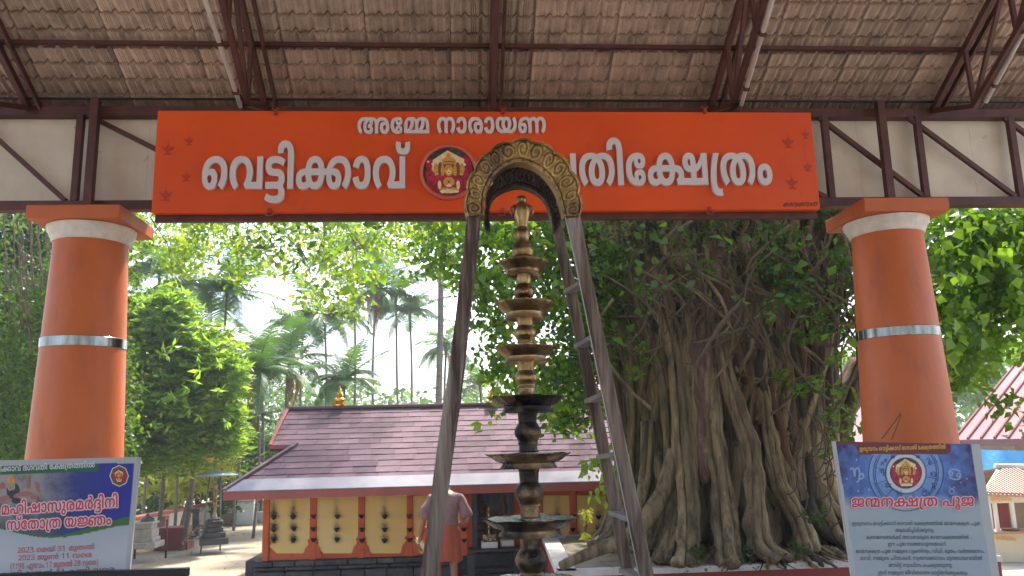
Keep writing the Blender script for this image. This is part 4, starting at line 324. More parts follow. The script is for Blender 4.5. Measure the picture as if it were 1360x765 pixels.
[[173,142,212,142,268,131,304,112,324,88,325,74,324,57,302,32,266,12,245,5,215,21,232,26,258,40,274,59,275,72,274,86,250,110,204,122,173,122,140,122,94,109,68,86,69,72,68,54,100,29,129,20,101,5,78,11,42,30,20,56,21,73,20,87,40,112,78,131,136,142],[173,15,208,15,258,1,284,-22,285,-36,284,-52,254,-76,233,-84,205,-70,220,-65,240,-49,241,-38,240,-28,224,-12,194,-3,173,-3,140,-3,104,-23,105,-37,104,-48,120,-64,139,-70,111,-84,90,-77,60,-54,61,-36,60,-22,84,1,136,15]],
[[173,142,212,142,268,130,304,111,324,85,325,70,324,53,302,26,266,5,245,-2,215,14,232,19,258,34,274,55,275,68,274,84,250,108,204,122,173,122,140,122,94,108,68,84,69,68,68,56,84,36,110,20,129,14,101,-2,78,4,42,24,20,52,21,70,20,84,40,111,78,130,136,142]]]
RUNS = {'sign1': [9854, [[0,0],[1,1704],[2,2380],[4,4087],[5,5111],[6,5709],[5,6553],[7,7151],[8,8326]]],
'sign2': [6233, [[9,0],[10,819],[11,1902],[12,2538],[13,2826],[5,4553],[10,5151],[14,6233]]],
'sign3': [8959, [[15,0],[16,768],[10,1773],[17,2856],[12,4022],[1,4310],[18,4986],[19,6948],[17,7272],[20,8438]]],
'signer': [5399, [[21,0],[22,653],[23,1365],[21,2422],[24,3075],[25,4407]]],
'p_head': [23752, [[26,0],[27,1055],[28,1872],[29,2251],[25,3562],[30,4553],[32,5364],[23,6151],[33,7209],[34,7820],[35,8093],[36,9757],[23,10332],[37,11390],[38,11699],[39,12437],[23,13411],[40,14468],[34,15599],[21,16182],[41,16835],[42,18734],[40,19037],[43,20168],[34,22138],[44,22411]]],
'l_t1': [10659, [[45,0],[46,812],[34,2123],[47,2397],[36,3675],[24,4250],[28,5583],[27,5961],[45,6778],[48,7590],[49,8409],[34,9120],[25,9394],[34,10385]]],
'l_t2': [9683, [[24,0],[37,1332],[21,1332],[40,1985],[36,3116],[42,3692],[40,3995],[50,5435],[51,6578],[30,9181]]],
'l_1': [10210, [[52,0],[53,572],[52,1144],[54,1716],[56,2597],[57,3324],[58,4062],[59,5115],[54,5424],[60,5996],[57,6877],[61,7615],[62,7954],[63,8988]]],
'l_2': [9645, [[52,0],[53,572],[52,1144],[54,1716],[64,2597],[65,3547],[66,3887],[60,5741],[60,6313],[67,7194],[56,8168],[68,8895]]],
'l_3': [15819, [[69,0],[60,307],[60,879],[70,1451],[71,2023],[72,2904],[73,4197],[67,4768],[74,5743],[60,6513],[75,7085],[57,7966],[61,8704],[62,9043],[63,10077],[52,11608],[71,12180],[67,13061],[56,14035],[68,14762],[76,15512]]],
'l_4': [18150, [[68,0],[77,750],[67,1266],[78,2240],[56,2476],[79,3203],[70,4384],[57,5265],[80,6003],[78,7390],[57,7934],[61,8672],[62,9012],[63,10045],[60,11576],[60,12148],[57,13029],[80,13767],[78,15154],[67,15698],[56,16673],[68,17400]]],
'r_t': [9174, [[81,0],[82,1006],[25,2183],[41,3175],[42,5074],[40,5377],[83,6818],[84,7790],[81,8168]]],
'r_1': [30640, [[85,0],[68,997],[61,1747],[86,2087],[87,3301],[74,4226],[56,4996],[67,5723],[88,6697],[78,7268],[89,7504],[77,9036],[67,9552],[59,10527],[90,10836],[91,11504],[67,12414],[62,13388],[78,14422],[92,14966],[93,15571],[94,17301],[62,17555],[95,18588],[78,20382],[63,20618],[64,22148],[96,23099],[87,24191],[93,25115],[94,26845],[62,27099],[97,28441],[65,29350],[64,29690]]],
'r_2': [9713, [[98,0],[68,1677],[74,2427],[90,2888],[78,3556],[99,3791],[78,4738],[68,4973],[78,5723],[89,5959],[61,7491],[100,7831],[61,9102],[101,9442]]],
'r_3': [25033, [[90,0],[102,668],[64,2514],[87,3464],[103,4388],[104,5976],[89,7039],[59,8572],[105,8881],[67,10402],[68,11377],[67,12126],[68,13101],[61,13851],[56,14190],[73,14917],[64,15797],[96,16748],[87,17840],[93,18764],[94,20494],[62,20748],[95,21781],[78,23575],[63,23811]]],
'r_4': [14183, [[106,0],[97,2077],[65,2986],[64,3325],[87,4584],[73,5509],[95,6080],[77,7874],[67,8390],[61,9365],[100,9704],[62,10976],[77,12009],[80,12525],[59,13913],[101,13913]]],
'r_5': [30952, [[64,0],[96,950],[87,2042],[93,2967],[94,4697],[62,4950],[97,6293],[65,7202],[64,7541],[87,8801],[107,9725],[61,10986],[56,11325],[73,12052],[67,12933],[108,13907],[102,14158],[78,16004],[62,16239],[109,17273],[74,17508],[110,17969],[67,18535],[78,19509],[111,19745],[78,20669],[110,20905],[90,21470],[65,22138],[62,22478],[74,23512],[110,23973],[67,24538],[112,25513],[95,26263],[57,28057],[77,28794],[87,29310],[74,30235],[110,30696]]],
'r_6': [28134, [[90,0],[77,668],[67,1184],[78,2159],[110,2394],[87,2960],[107,3884],[61,5145],[56,5485],[73,6212],[113,7092],[78,8038],[114,8274],[115,9633],[104,10690],[110,11753],[116,12318],[109,13560],[90,13795],[77,14463],[67,14979],[92,15954],[117,16558],[77,17886],[111,18402],[74,19327],[57,20097],[61,20835],[62,21174],[79,22208],[77,23080],[58,23596],[67,24649],[58,25623],[78,26676],[63,26912]]],
'r_7': [15143, [[92,0],[87,605],[68,1529],[78,2279],[88,2514],[59,3085],[116,3394],[109,4635],[77,4871],[111,5387],[118,6311],[87,6547],[74,7471],[56,8241],[113,8969],[79,9915],[61,10787],[95,11127],[61,12921],[100,13260],[61,14532],[101,14872]]],
'r_8': [21347, [[85,0],[62,997],[59,2031],[87,2340],[107,3264],[61,4525],[56,4865],[73,5592],[64,6472],[118,7422],[67,7658],[78,8632],[62,8868],[56,9901],[95,10628],[57,12731],[77,13469],[119,13985],[78,14670],[57,14906],[120,15644],[78,16329],[89,16565],[61,18097],[115,18437],[58,19493],[61,20546],[74,20886]]],
'shed': [4397, [[42,0],[83,303],[24,1276],[36,2608],[22,3184],[30,3896]]]}
# ------------------------------------------------------------ lettering (outlines shaped offline, kept as quadratic contours)
_gc = {}
def glyph(g):
    """triangulated union of a glyph's contours: (verts2d, tris, boundary edges)"""
    if g in _gc: return _gc[g]
    polys = []
    for c in GLYPHS[g]:            # x is stored doubled, plus 1 when the point is on the curve; unit = 4 font units
        P = [((c[i] >> 1)*4, c[i+1]*4, c[i] & 1) for i in range(0, len(c), 2)]; Q = []
        for a, b in zip(P, P[1:]+P[:1]):
            Q.append(a)
            if not a[2] and not b[2]: Q.append(((a[0]+b[0])/2, (a[1]+b[1])/2, 1))
        while not Q[0][2]: Q = Q[1:]+Q[:1]
        pts = []; n = len(Q); i = 0
        while i < n:
            p = Q[i]
            if Q[(i+1) % n][2] == 0:
                q = Q[(i+1) % n]; r = Q[(i+2) % n]
                big = abs(p[0]-r[0])+abs(p[1]-r[1]) > 110
                for t in ((0, .25, .5, .75) if big else (0, .5)): pts.append(tuple((1-t)**2*p[k]+2*t*(1-t)*q[k]+t*t*r[k] for k in (0, 1)))
                i += 2
            else: pts.append(tuple(p[:2])); i += 1
        polys.append(pts)
    vv = []; ee = []
    for p in polys:
        b = len(vv); vv += [V(q) for q in p]; ee += [(b+i, b+(i+1) % len(p)) for i in range(len(p))]
    rv, re, rf, _, _, _ = delaunay_2d_cdt(vv, ee, [], 0, 1e-4)
    tris = []
    for f in rf:
        cx = sum(rv[i][0] for i in f)/3; cy = sum(rv[i][1] for i in f)/3; wn = 0
        for p in polys:
            for (x0, y0), (x1, y1) in zip(p, p[1:]+p[:1]):
                if (y0 <= cy) != (y1 <= cy):
                    xx = x0+(cy-y0)/(y1-y0)*(x1-x0)
                    if xx > cx: wn += 1 if y1 > y0 else -1
        if wn: tris.append(tuple(f))
    cnt = {}
    for t in tris:
        for a, b in zip(t, t[1:]+t[:1]): cnt[frozenset((a, b))] = cnt.get(frozenset((a, b)), []) + [(a, b)]
    bd = [x[0] for x in cnt.values() if len(x) == 1]
    _gc[g] = ([(v[0], v[1]) for v in rv], tris, bd); return _gc[g]
XH = 560.0
def text(key, mp, mb_or_list, thick=None, shift=(0, 0)):
    """mp(u, v): run x in 0..1, height in x-heights -> world point; thick: extrusion vector"""
    wd, run = RUNS[key]
    x0 = min(min(v[0] for v in glyph(g)[0])+x for g, x in run); x1 = max(max(v[0] for v in glyph(g)[0])+x for g, x in run)
    for g, x in run:
        vv, tris, bd = glyph(g)
        mb = MB() if isinstance(mb_or_list, list) else mb_or_list
        P = [mp((vx+x-x0)/(x1-x0)+shift[0], vy/XH+shift[1]) for vx, vy in vv]
        if thick is None: mb.add(P, tris)
        else:
            n = len(P); T = V(thick)
            mb.add(P+[p+T for p in P], [t for t in tris]+[tuple(i+n for i in t[::-1]) for t in tris]+[(a, b, b+n, a+n) for a, b in bd])
        if isinstance(mb_or_list, list): mb_or_list.append(mb)
# ============================================================ GROUND AND FLOOR
m_sand = M('sandy_soil', (.32, .265, .185), (.25, .2, .135), 1.1, .95, bump=.9, bscale=30, c3=(.4, .35, .265), s3=.35, t3=(.5, .62))
m_concrete = M('worn_concrete', (.3, .28, .25), (.22, .2, .18), 3, .8, bump=.2, bscale=25)
g = MB(); g.grid(60, 60, lambda u, v: V(((u-.5)*900, -120+v*900, 0)))
tag(g.build('ground', m_sand), None, kind='structure')
fl = MB(); fl.box((0, -.6, .25-.004), (20, 15, .5)); fl.box((0, 6.95, .14), (20, .34, .28))
tag(fl.build('pavilion_floor', m_concrete), None, kind='structure')
# ============================================================ PAVILION
m_iron = M('red_oxide_iron', (.11, .032, .026), (.06, .022, .018), 9, .55, bump=.15, c3=(.13, .05, .035), s3=4, t3=(.6, .75))
m_clad = M('cream_cladding', (.74, .67, .57), (.62, .55, .46), 2.5, .75, bump=.1, c3=(.2, .15, .1), s3=7, t3=(.66, .74))
m_terra = M('terracotta_paint', (.53, .125, .027), (.46, .1, .022), 2.6, .5, bump=.12, bscale=40, stretch=(1, 1, .35), c3=(.36, .09, .035), s3=6, t3=(.54, .76), rvar=.12)
m_white_mould = M('white_moulding', (.72, .66, .6), (.58, .52, .46), 14, .6, bump=.15)
m_steel = M('steel_band', (.32, .31, .3), (.14, .13, .12), 18, .18, 1, stretch=(1, 1, .2))
m_tile = M('ceiling_tile_sheet', (.66, .5, .4), (.52, .385, .3), 5, .75, bump=.3, bscale=60, each=.22, c3=(.2, .14, .11), s3=1.4, t3=(.5, .7))
YB = 6.3
zt = at(640, 143, YB).z; SL = .577
def roofz(y): return zt + SL*(YB-y)
def rp(x, y, d=0):      # point d below the roof plane
    return V((x, y, roofz(y)-d))
# --- roof with tile-profile sheets
roof = thing('tiled_roof', (0, 0, zt), 'tile-profiled sheet ceiling of the pavilion roof, sloping up over the iron trusses', 'roof')
SW = .64; NW = 5
e1 = V((0, -math.cos(math.atan(SL)), math.sin(math.atan(SL)))); nrm = V((0, -e1.z, e1.y))
if nrm.z > 0: nrm = -nrm                 # points down into the pavilion
prof = [(0, 0), (.10, -.2), (.2, -.15), (.26, .25), (.32, -.1), (.38, .25), (.44, -.1), (.5, .25), (.56, -.1), (.66, -.15), (.76, .55), (.86, 1), (.95, .6)]
rows = 52; RH = .144
def sheet_mesh():
    mb = MB(); us = []; hs = []
    for k in range(NW):
        for u, h in prof: us.append((k+u)/NW*SW); hs.append(h)
    us.append(SW-.006); hs.append(0)
    vs = []; n = len(us)
    for r in range(rows):
        for (t, lift) in ((0, -.022), (.05, -.002), (.1, .0), (.93, .012), (.985, .016)):
            for u, h in zip(us, hs):
                sc = .020*h                     # scalloped edge follows the waves
                vs.append(V((u, 0, 0)) + e1*(r*RH + t*RH + sc) - nrm*(h*.014) + nrm*(lift*1.3))
    R = rows*5
    mb.add(vs, [(j*n+i, j*n+i+1, (j+1)*n+i+1, (j+1)*n+i) for j in range(R-1) for i in range(n-1)])
    return mb.mesh('roof_sheet', m_tile)
sm_ = sheet_mesh()
x = -7.72
while x < 7.6:
    o = bpy.data.objects.new('roof_sheet', sm_); place(o, roof, (x, YB+.32, roofz(YB+.32)+.05)); x += SW
tp = MB(); zr = roofz(-.1)
tp.box((0, (YB+.4-.1)/2, (roofz(YB+.4)+roofz(-.1))/2+.16), (15.6, 7.65, .02), Matrix.Rotation(-math.atan(SL), 3, 'X'))
tp.box((0, -3.5, zr-SL*3.4+.1), (15.6, 8.0, .02), Matrix.Rotation(math.atan(SL), 3, 'X'))
tp.build('roof_covering', m_tile, roof)
# --- purlins
pur = MB()
def rowy(py, px=640):
    """y of the roof plane under photo pixel"""
    lo, hi = -2, YB
    for _ in range(40):
        mid = (lo+hi)/2
        if at(px, py, mid).z > roofz(mid): hi = mid   # above roof -> closer
        else: lo = mid
    return (lo+hi)/2
def ray_roof(px, py, d=0):
    q = RW @ V((px-680, 382.5-py, -F)); t = (zt+SL*YB-d-EYE.z)/(q.z+SL*q.y); return EYE+q*t
yp = ray_roof(640, 61).y
for k, yy in enumerate((YB+.04, yp, yp-.95, yp-1.9, yp-2.85, yp-3.8)):
    b = MB(); b.bar(rp(-7.7, yy, .0), rp(7.7, yy, .0), .03, .03); b.build('purlin', m_iron, roof)
# --- roof trusses
def truss(px, label, full=True):
    X = ray_roof(px, 143).x
    t = thing('roof_truss', (X, YB, zt), label, 'truss', 'iron trusses under the pavilion roof')
    D = .5
    a = MB(); a.bar(rp(X, YB, .06), rp(X, -.1, .06), .042, .055); a.bar(rp(X+.085, YB, .045), rp(X+.085, -.1, .045), .022, .05) if full else None
    a.build('top_chord', m_iron, t)
    ys = 5.72
    a = MB(); a.bar(rp(X, ys, .06+D), rp(X, 0, .06+D), .038, .045); a.build('bottom_chord', m_iron, t)
    a = MB(); a.bar(rp(X, YB-.02, .04), rp(X, ys, .06+D), .04); a.build('heel_brace', m_iron, t)
    n = 10; dy = .56
    for k in range(n):
        y0 = ys-k*dy
        a = MB(); a.bar(rp(X, y0, .06+D), rp(X, y0+.02, .06), .03); a.build('web_post', m_iron, t)
        a = MB(); a.bar(rp(X, y0, .06+D), rp(X, y0-dy+.03, .09), .03); a.build('web_brace', m_iron, t)
    return X
for px, l in ((43, 'iron roof truss at the far left, above the left end of the girder'),
              (355, 'iron roof truss with white pipe, left of the sign centre'),
              (651, 'middle iron roof truss, straight above the sign'),
              (941, 'iron roof truss with white pipe, over the right part of the sign'),
              (1235, 'iron roof truss at the right, above the right column')):
    truss(px, l)
m_pvc = M('white_pipe', (.7, .66, .64), (.55, .5, .48), 8, .4)
def pipe(p0, p1, label):
    # follows a truss's bottom chord
    X = ray_roof(p0, 143).x
    def onx(px, py):
        lo, hi = 3.2, 6.3
        for _ in range(40):
            mid = (lo+hi)/2; v = at(px, py, mid).x
            if (v-X)*(1 if X < 0 else -1) < 0: hi = mid     # |x| too large -> nearer
            else: lo = mid
        return at(px, py, (lo+hi)/2)
    a, b = onx(*p1[0]), onx(*p1[1]); sh_ = V((.04*(-1 if X < 0 else 1), -.02, -.02)); a += sh_; b += sh_; d = (b-a).normalized()
    mb = MB(); mb.smooth = True; mb.tube([a, b+d*2.2], .016, 10)
    o = mb.build('conduit_pipe', m_pvc); tag(o, label, 'pipe', 'white pipes along the trusses')
    for k in range(5):
        q = a+d*(.15+k*.45); c = MB(); c.bar(q-d*.012, q+d*.012, .042); c.build('clip', m_iron, o)
    return a
jx = pipe(355, ((328, 140), (283, 0)), 'white conduit pipe clipped to the truss left of centre')
jx2 = pipe(941, ((976, 138), (1016, 0)), 'white conduit pipe clipped to the truss right of centre')
jx3 = pipe(1235, ((1300, 134), (1362, 18)), 'white conduit pipe in the top right corner')
m_black = M('black_rubber', (.012, .012, .012), rough=.5)
for q, s, l in ((jx, 1, 'black cable junction at the foot of the left white pipe'), (jx2, -1, 'black cable junction at the foot of the middle white pipe')):
    mb = MB(); mb.smooth = True
    mb.tube([q+V((0, 0, .02)), q+V((.02*s, .05, -.03)), q+V((.1*s, .1, -.05)), q+V((.2*s, .2, -.07)), q+V((.26*s, .3, -.1))], [.02, .035, .03, .02, .012], 8)
    mb.tube([q+V((-.01, .0, .1)), q+V((.03*s, .04, .0)), q+V((.16*s, .1, -.02)), q+V((.3*s, .3, .02))], .008, 6)
    tag(mb.build('cable_joint', m_black), l, 'cable')
# --- lattice girder on the columns
gir = thing('lattice_girder', (0, YB, zt-.2), 'dark red iron lattice girder spanning the columns behind the orange sign', 'girder')
ztop = at(640, 151, YB).z; zbot = at(640, 272, YB).z
b = MB(); b.bar((-8, YB, ztop), (8, YB, ztop), .09, .075); b.build('top_chord', m_iron, gir)
b = MB(); b.bar((-8, YB, zbot), (8, YB, zbot), .09, .075); b.build('bottom_chord', m_iron, gir)
def gx(px, py=270): return at(px, py, YB-.05).x
posts = [gx(-52), gx(97), gx(345), gx(600), gx(850), gx(1107), gx(1232, 262), gx(1358, 262), gx(1480)]
for x in posts:
    b = MB(); b.bar((x, YB-.03, zbot+.035), (x, YB-.03, ztop-.035), .05); b.build('post', m_iron, gir)
for px, py in ((123, 270), (1176, 262)):
    b = MB(); x = gx(px, py); b.bar((x, YB-.12, zbot-.02), (x, YB-.12, ztop+.06), .06); b.build('front_post', m_iron, gir)
for a, c in ((-52, 85), (108, 340), (355, 590), (610, 840), (860, 1100), (1100, 1230), (1222, 1352), (1352, 1480)):
    b = MB(); b.bar((gx(a), YB-.03, ztop-.04), (gx(c), YB-.03, zbot+.04), .036); b.build('brace', m_iron, gir)
cl = thing('fascia_cladding', (0, YB+.1, zt-.5), 'cream painted cladding boards with hairline joints behind the lattice girder', 'cladding')
xs = [-8, gx(-60), gx(185), gx(430), gx(680), gx(930), gx(1157), gx(1312), 8]
for a, c in zip(xs, xs[1:]):
    b = MB(); b.box(((a+c)/2, YB+.07, (ztop+zbot)/2), (c-a-.0015, .014, ztop-zbot+.02)); b.build('cladding_board', m_clad, cl)
ea = MB(); ea.bar((-8, YB-.1, ztop+.075), (8, YB-.1, ztop+.075), .02, .012); ea.build('wire', m_black, gir)
# --- columns
def pix_r(px, p): return px/pxm(p)
def column(cap, label, pts_top, pts_bot, yc):
    """cap: four photo corners of the slab front (l, r, top, bottom)"""
    l, r, tpy, bpy_ = cap; Yf = 5.75
    A = at(l, bpy_, Yf); B = at(r, bpy_, Yf); T = at((l+r)/2, tpy, Yf).z; W = B.x-A.x; cx = (A.x+B.x)/2
    zb = A.z; cy = Yf+W/2
    t = thing('round_column', (cx, cy, .5), label, 'column', 'terracotta columns carrying the girder')
    b = MB(); b.box((cx, cy, (T+zb)/2), (W, W, T-zb), None, .006); b.build('capital_slab', m_terra, t)
    rt = pix_r(pts_top[1]*.955/2, (cx, cy, 3.6)); rb = pix_r(pts_bot[1]*.965/2, (cx, cy, 2.0))
    def R(z): return rt + (rb-rt)*(3.62-z)/(3.62-2.0)
    b = MB(); b.smooth = True
    zc = zb-.004
    b.lathe((cx, cy, 0), [(rt*1.03, zc-.115), (rt*1.07, zc-.1), (rt*1.07, zc-.088), (rt*1.12, zc-.07), (rt*1.13, zc-.05), (rt*1.19, zc-.035), (rt*1.21, zc-.012), (rt*1.21, zc)], 64)
    b.build('moulding', m_white_mould, t, auto=40)
    b = MB(); b.smooth = True
    b.lathe((cx, cy, 0), [(R(z), z) for z in np.linspace(.8, zc-.1, 14)], 64); b.build('shaft', m_terra, t, auto=40)
    b = MB(); b.box((cx, cy, .65), (1.0, 1.0, .3), None, .02); b.build('base_block', m_terra, t)
    zs = at(l/2+r/2, yc, cy-.3).z
    b = MB(); b.smooth = True
    b.lathe((cx, cy, 0), [(R(zs)+.004, zs-.035), (R(zs)+.006, zs-.033), (R(zs)+.006, zs+.033), (R(zs)+.004, zs+.035)], 64); b.build('steel_band', m_steel, t, auto=40)
    return t, cx, cy
cL = column((33, 158.4, 271.4, 290), 'left round terracotta column with square capital and steel band', (300, 94), (600, 122), 451)
cR = column((1149, 1262, 262, 280.5), 'right round terracotta column with square capital and steel band', (300, 92), (585, 121), 438)
# ============================================================ SIGNBOARD
YS = 5.62
m_orange = M('orange_acrylic', (.74, .085, .008), (.66, .07, .007), 1.2, .42, spec=.4, bump=.06, bscale=2, c3=(.55, .07, .02), s3=9, t3=(.62, .8), rvar=.1)
m_letter = M('grey_white_acrylic', (.62, .56, .57), rough=.45)
m_letside = M('letter_side', (.5, .42, .43), rough=.6)
m_mark = M('dark_red_print', (.42, .035, .012), rough=.6)
m_signer = M('black_print', (.02, .008, .006), rough=.6)
TL, TR, BL, BR = at(208, 150, YS), at(1078, 146, YS), at(202, 284, YS), at(1088, 277, YS)
x0 = (TL.x+BL.x)/2; x1 = (TR.x+BR.x)/2; z1 = (TL.z+TR.z)/2; z0 = (BL.z+BR.z)/2
sg = thing('temple_signboard', ((x0+x1)/2, YS, z0), 'long orange signboard with raised pale Malayalam lettering and a round emblem', 'signboard')
b = MB(); b.box(((x0+x1)/2, YS+.03, (z0+z1)/2), (x1-x0, .06, z1-z0), None, .004); b.build('board', m_orange, sg)
b = MB(); b.bar((x0, YS+.09, z0-.02), (x1, YS+.09, z0-.02), .04, .05); b.build('bottom_rail', m_iron, sg)
def sign_text(key, ax, ay, bx, by, xh, thick=.03, mat=None, name='letter', matched=True):
    A = at(ax, ay, YS-.002); B = at(bx, by, YS-.002); h = xh/pxm((A+B)/2)
    L = []
    text(key, lambda u, v: A+(B-A)*u+V((0, 0, h*v)), L, (0, -thick, 0))
    for mb in L:
        mb.build(name, mat or m_letter, sg)
sign_text('sign1', 475, 178.5, 725, 177.5, 22, .02)
sign_text('sign2', 269, 252.5, 545, 251.5, 44)
sign_text('sign3', 646, 248, 1025, 246.5, 43.5)
A = at(1039, 274.5, YS-.001); B = at(1084, 274, YS-.001); mb = MB(); text('signer', lambda u, v: A+(B-A)*u+V((.02*v, 0, .031*v)), mb); stuffed(mb.build('lettering', m_signer, sg))
def diya(px, py, s):
    c = at(px, py, YS-.003); k = s/pxm(c); mb = MB()
    def P(l): return [c+V((x*k, 0, z*k)) for x, z in l]
    mb.add(P([(-9, 3), (-4, 1.5), (4, 1.5), (9, 3), (5, -2.5), (2, -4.5), (-2, -4.5), (-5, -2.5)]), [(0, 1, 2, 3, 4, 5, 6, 7)])
    mb.add(P([(-1.5, -4.5), (1.5, -4.5), (1.5, -7), (-1.5, -7)]), [(0, 1, 2, 3)]); mb.add(P([(-5, -7.2), (5, -7.2), (6, -9), (-6, -9)]), [(0, 1, 2, 3)])
    mb.add(P([(-4, 2.2), (0, 5.5), (4, 2.2)]), [(0, 1, 2)]); mb.add(P([(-.5, 5), (.5, 5), (0, 16)]), [(0, 1, 2)])
    mb.build('lamp_print', m_mark, sg, fix=False)
for p in ((223, 197, 1), (251, 186, .8), (247.5, 234, .8), (220, 258, 1), (1047, 188, 1), (1069.5, 178, .75), (1073, 221, .75), (1052, 242, 1)): diya(*p)
for px, py, up in ((366, 148, 1), (668, 147, 1), (936, 146, 1), (358, 281, 0), (667, 281, 0), (943, 279, 0)):
    c = at(px, py, YS-.012); b = MB(); b.box(c, (.022, .022, .05)); b.box(c+V((0, .0, .02 if up else -.02)), (.05, .022, .014)); b.build('bracket', M('red_bracket', (.3, .04, .015), rough=.5), sg)
# --- flat printed goddess picture, reused on the emblem and the banners
m_gold = M('print_gold', (.72, .38, .08), (.5, .2, .04), 60, .5); m_pale = M('print_pale_gold', (.85, .7, .4), (.7, .5, .22), 50, .5)
m_crim = M('print_crimson', (.5, .02, .06), (.25, .01, .03), 45, .5, sharp=(.45, .55)); m_dk = M('print_dark', (.015, .02, .02), (.06, .09, .08), 50, .5)
m_brown = M('print_brown', (.22, .07, .02), rough=.5); m_petal = M('print_petal', (.85, .75, .68), rough=.5)
def ell(cx, cz, a, b_, n=20, a0=0, a1=2*PI): return [(cx+a*math.cos(a0+(a1-a0)*i/n), cz+b_*math.sin(a0+(a1-a0)*i/n)) for i in range(n+(0 if a1-a0 > 6.2 else 1))]
def emblem(P, parent, thick=True):
    """P(x, z, layer): unit disc to world"""
    Ls = [(m_dk, [ell(0, 0, 1, 1, 48)]),
          (m_crim, [ell(-.62, -.1, .28, .5), ell(.62, -.05, .32, .6), ell(-.35, -.45, .4, .42), ell(.4, -.45, .42, .42), ell(-.72, .35, .18, .25), ell(.7, .45, .2, .28), ell(0, -.62, .55, .28)]),
          (m_pale, [[(-.05, .9), (.6, .55), (.62, .1), (.5, -.1), (-.5, -.1), (-.66, .1), (-.62, .5)]]),
          (m_brown, [ell(-.33, .12, .1, .3), ell(.35, .12, .1, .3), ell(0, .1, .28, .45)]),
          (m_gold, [[(-.26, .3), (-.28, .5), (-.12, .62), (-.04, .8), (.04, .8), (.12, .62), (.28, .5), (.26, .3)], ell(-.5, .12, .09, .26), ell(.52, .12, .09, .26), ell(-.24, .05, .07, .26), ell(.24, .05, .07, .26)]),
          (m_crim, [ell(0, -.4, .42, .3), ell(-.2, -.25, .18, .12), ell(.22, -.25, .18, .12)]),
          (m_gold, [ell(0, .08, .17, .24), ell(0, -.4, .22, .2), ell(-.16, -.72, .2, .1), ell(.2, -.72, .2, .1)]),
          (m_pale, [ell(-.36, -.52, .07, .18), ell(.36, -.52, .07, .18), ell(0, .02, .1, .12), ell(0, -.78, .36, .08), ell(0, -.55, .1, .06)]),
          (m_brown, [ell(-.06, .1, .025, .02), ell(.06, .1, .025, .02), ell(0, -.02, .05, .015), ell(0, .42, .2, .02), ell(0, .3, .22, .02), ell(0, -.4, .05, .05)]),
          (m_petal, [ell(-.62, .33, .05, .04), ell(-.8, .42, .05, .04), ell(.62, .3, .05, .05), ell(-.25, -.82, .06, .05), ell(.3, -.8, .08, .04)])]
    for k, (m, polys) in enumerate(Ls):
        mb = MB()
        for j, p in enumerate(polys):
            pts = []
            for q in p:
                r = math.hypot(*q); s = min(1, .985/r) if k else 1
                pts.append(P(q[0]*s, q[1]*s, k+j*.12))
            mb.add(pts, [tuple(range(len(pts)))])
        stuffed(mb.build('print_layer', m, parent, fix=False))
def ring(mb, c, r0, r1, y0, y1, n=64):
    vs = []
    for r, y in ((r0, y0), (r0, y1), (r0+(r1-r0)*.5, y1-.006), (r1, y1), (r1, y0)):
        for i in range(n): a = 2*PI*i/n; vs.append(c+V((r*math.cos(a), y, r*math.sin(a))))
    mb.add(vs, [(k*n+i, k*n+(i+1) % n, (k+1)*n+(i+1) % n, (k+1)*n+i) for k in range(4) for i in range(n)])
ec = at(596, 228.5, YS-.02); er = 38.5/pxm(ec)
b = MB(); ring(b, ec, er*.88, er, .02, -.02); b.build('emblem_rim', M('coral_rim', (.55, .1, .06), rough=.4), sg, auto=30)
tagp = thing_dummy = None
b = MB(); b.add([ec+V((er*.9*math.cos(2*PI*i/48), .012, er*.9*math.sin(2*PI*i/48))) for i in range(48)], [tuple(range(48))]); ed = b.build('emblem_disc', m_dk, sg, fix=False)
emblem(lambda x, z, k: ec+V((x*er*.885, .009-.0012*k, z*er*.885)), ed)
# ============================================================ LADDER WITH BRASS ARCHES
m_wood = M('weathered_wood', (.25, .185, .145), (.075, .045, .035), 22, .85, bump=1.6, bscale=38, stretch=(1, 1, .07), c3=(.4, .34, .29), s3=14, t3=(.5, .64), sharp=(.38, .58), detail=9)
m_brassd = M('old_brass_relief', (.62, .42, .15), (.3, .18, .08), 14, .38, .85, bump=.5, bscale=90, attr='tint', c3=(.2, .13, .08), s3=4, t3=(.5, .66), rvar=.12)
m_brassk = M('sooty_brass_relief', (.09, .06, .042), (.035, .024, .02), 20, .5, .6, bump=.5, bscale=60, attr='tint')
m_rung = M('worn_rung', (.3, .28, .27), (.16, .14, .13), 12, .6, bump=.3, stretch=(.3, .3, 1))
YF, YR = 3.3, 3.66
ld = thing('arched_ladder', (at(700, 700, 3.48).x, 3.48, .5), 'weathered wooden ladder frame with scalloped brass arches, standing astride the tiered lamp', 'ladder')
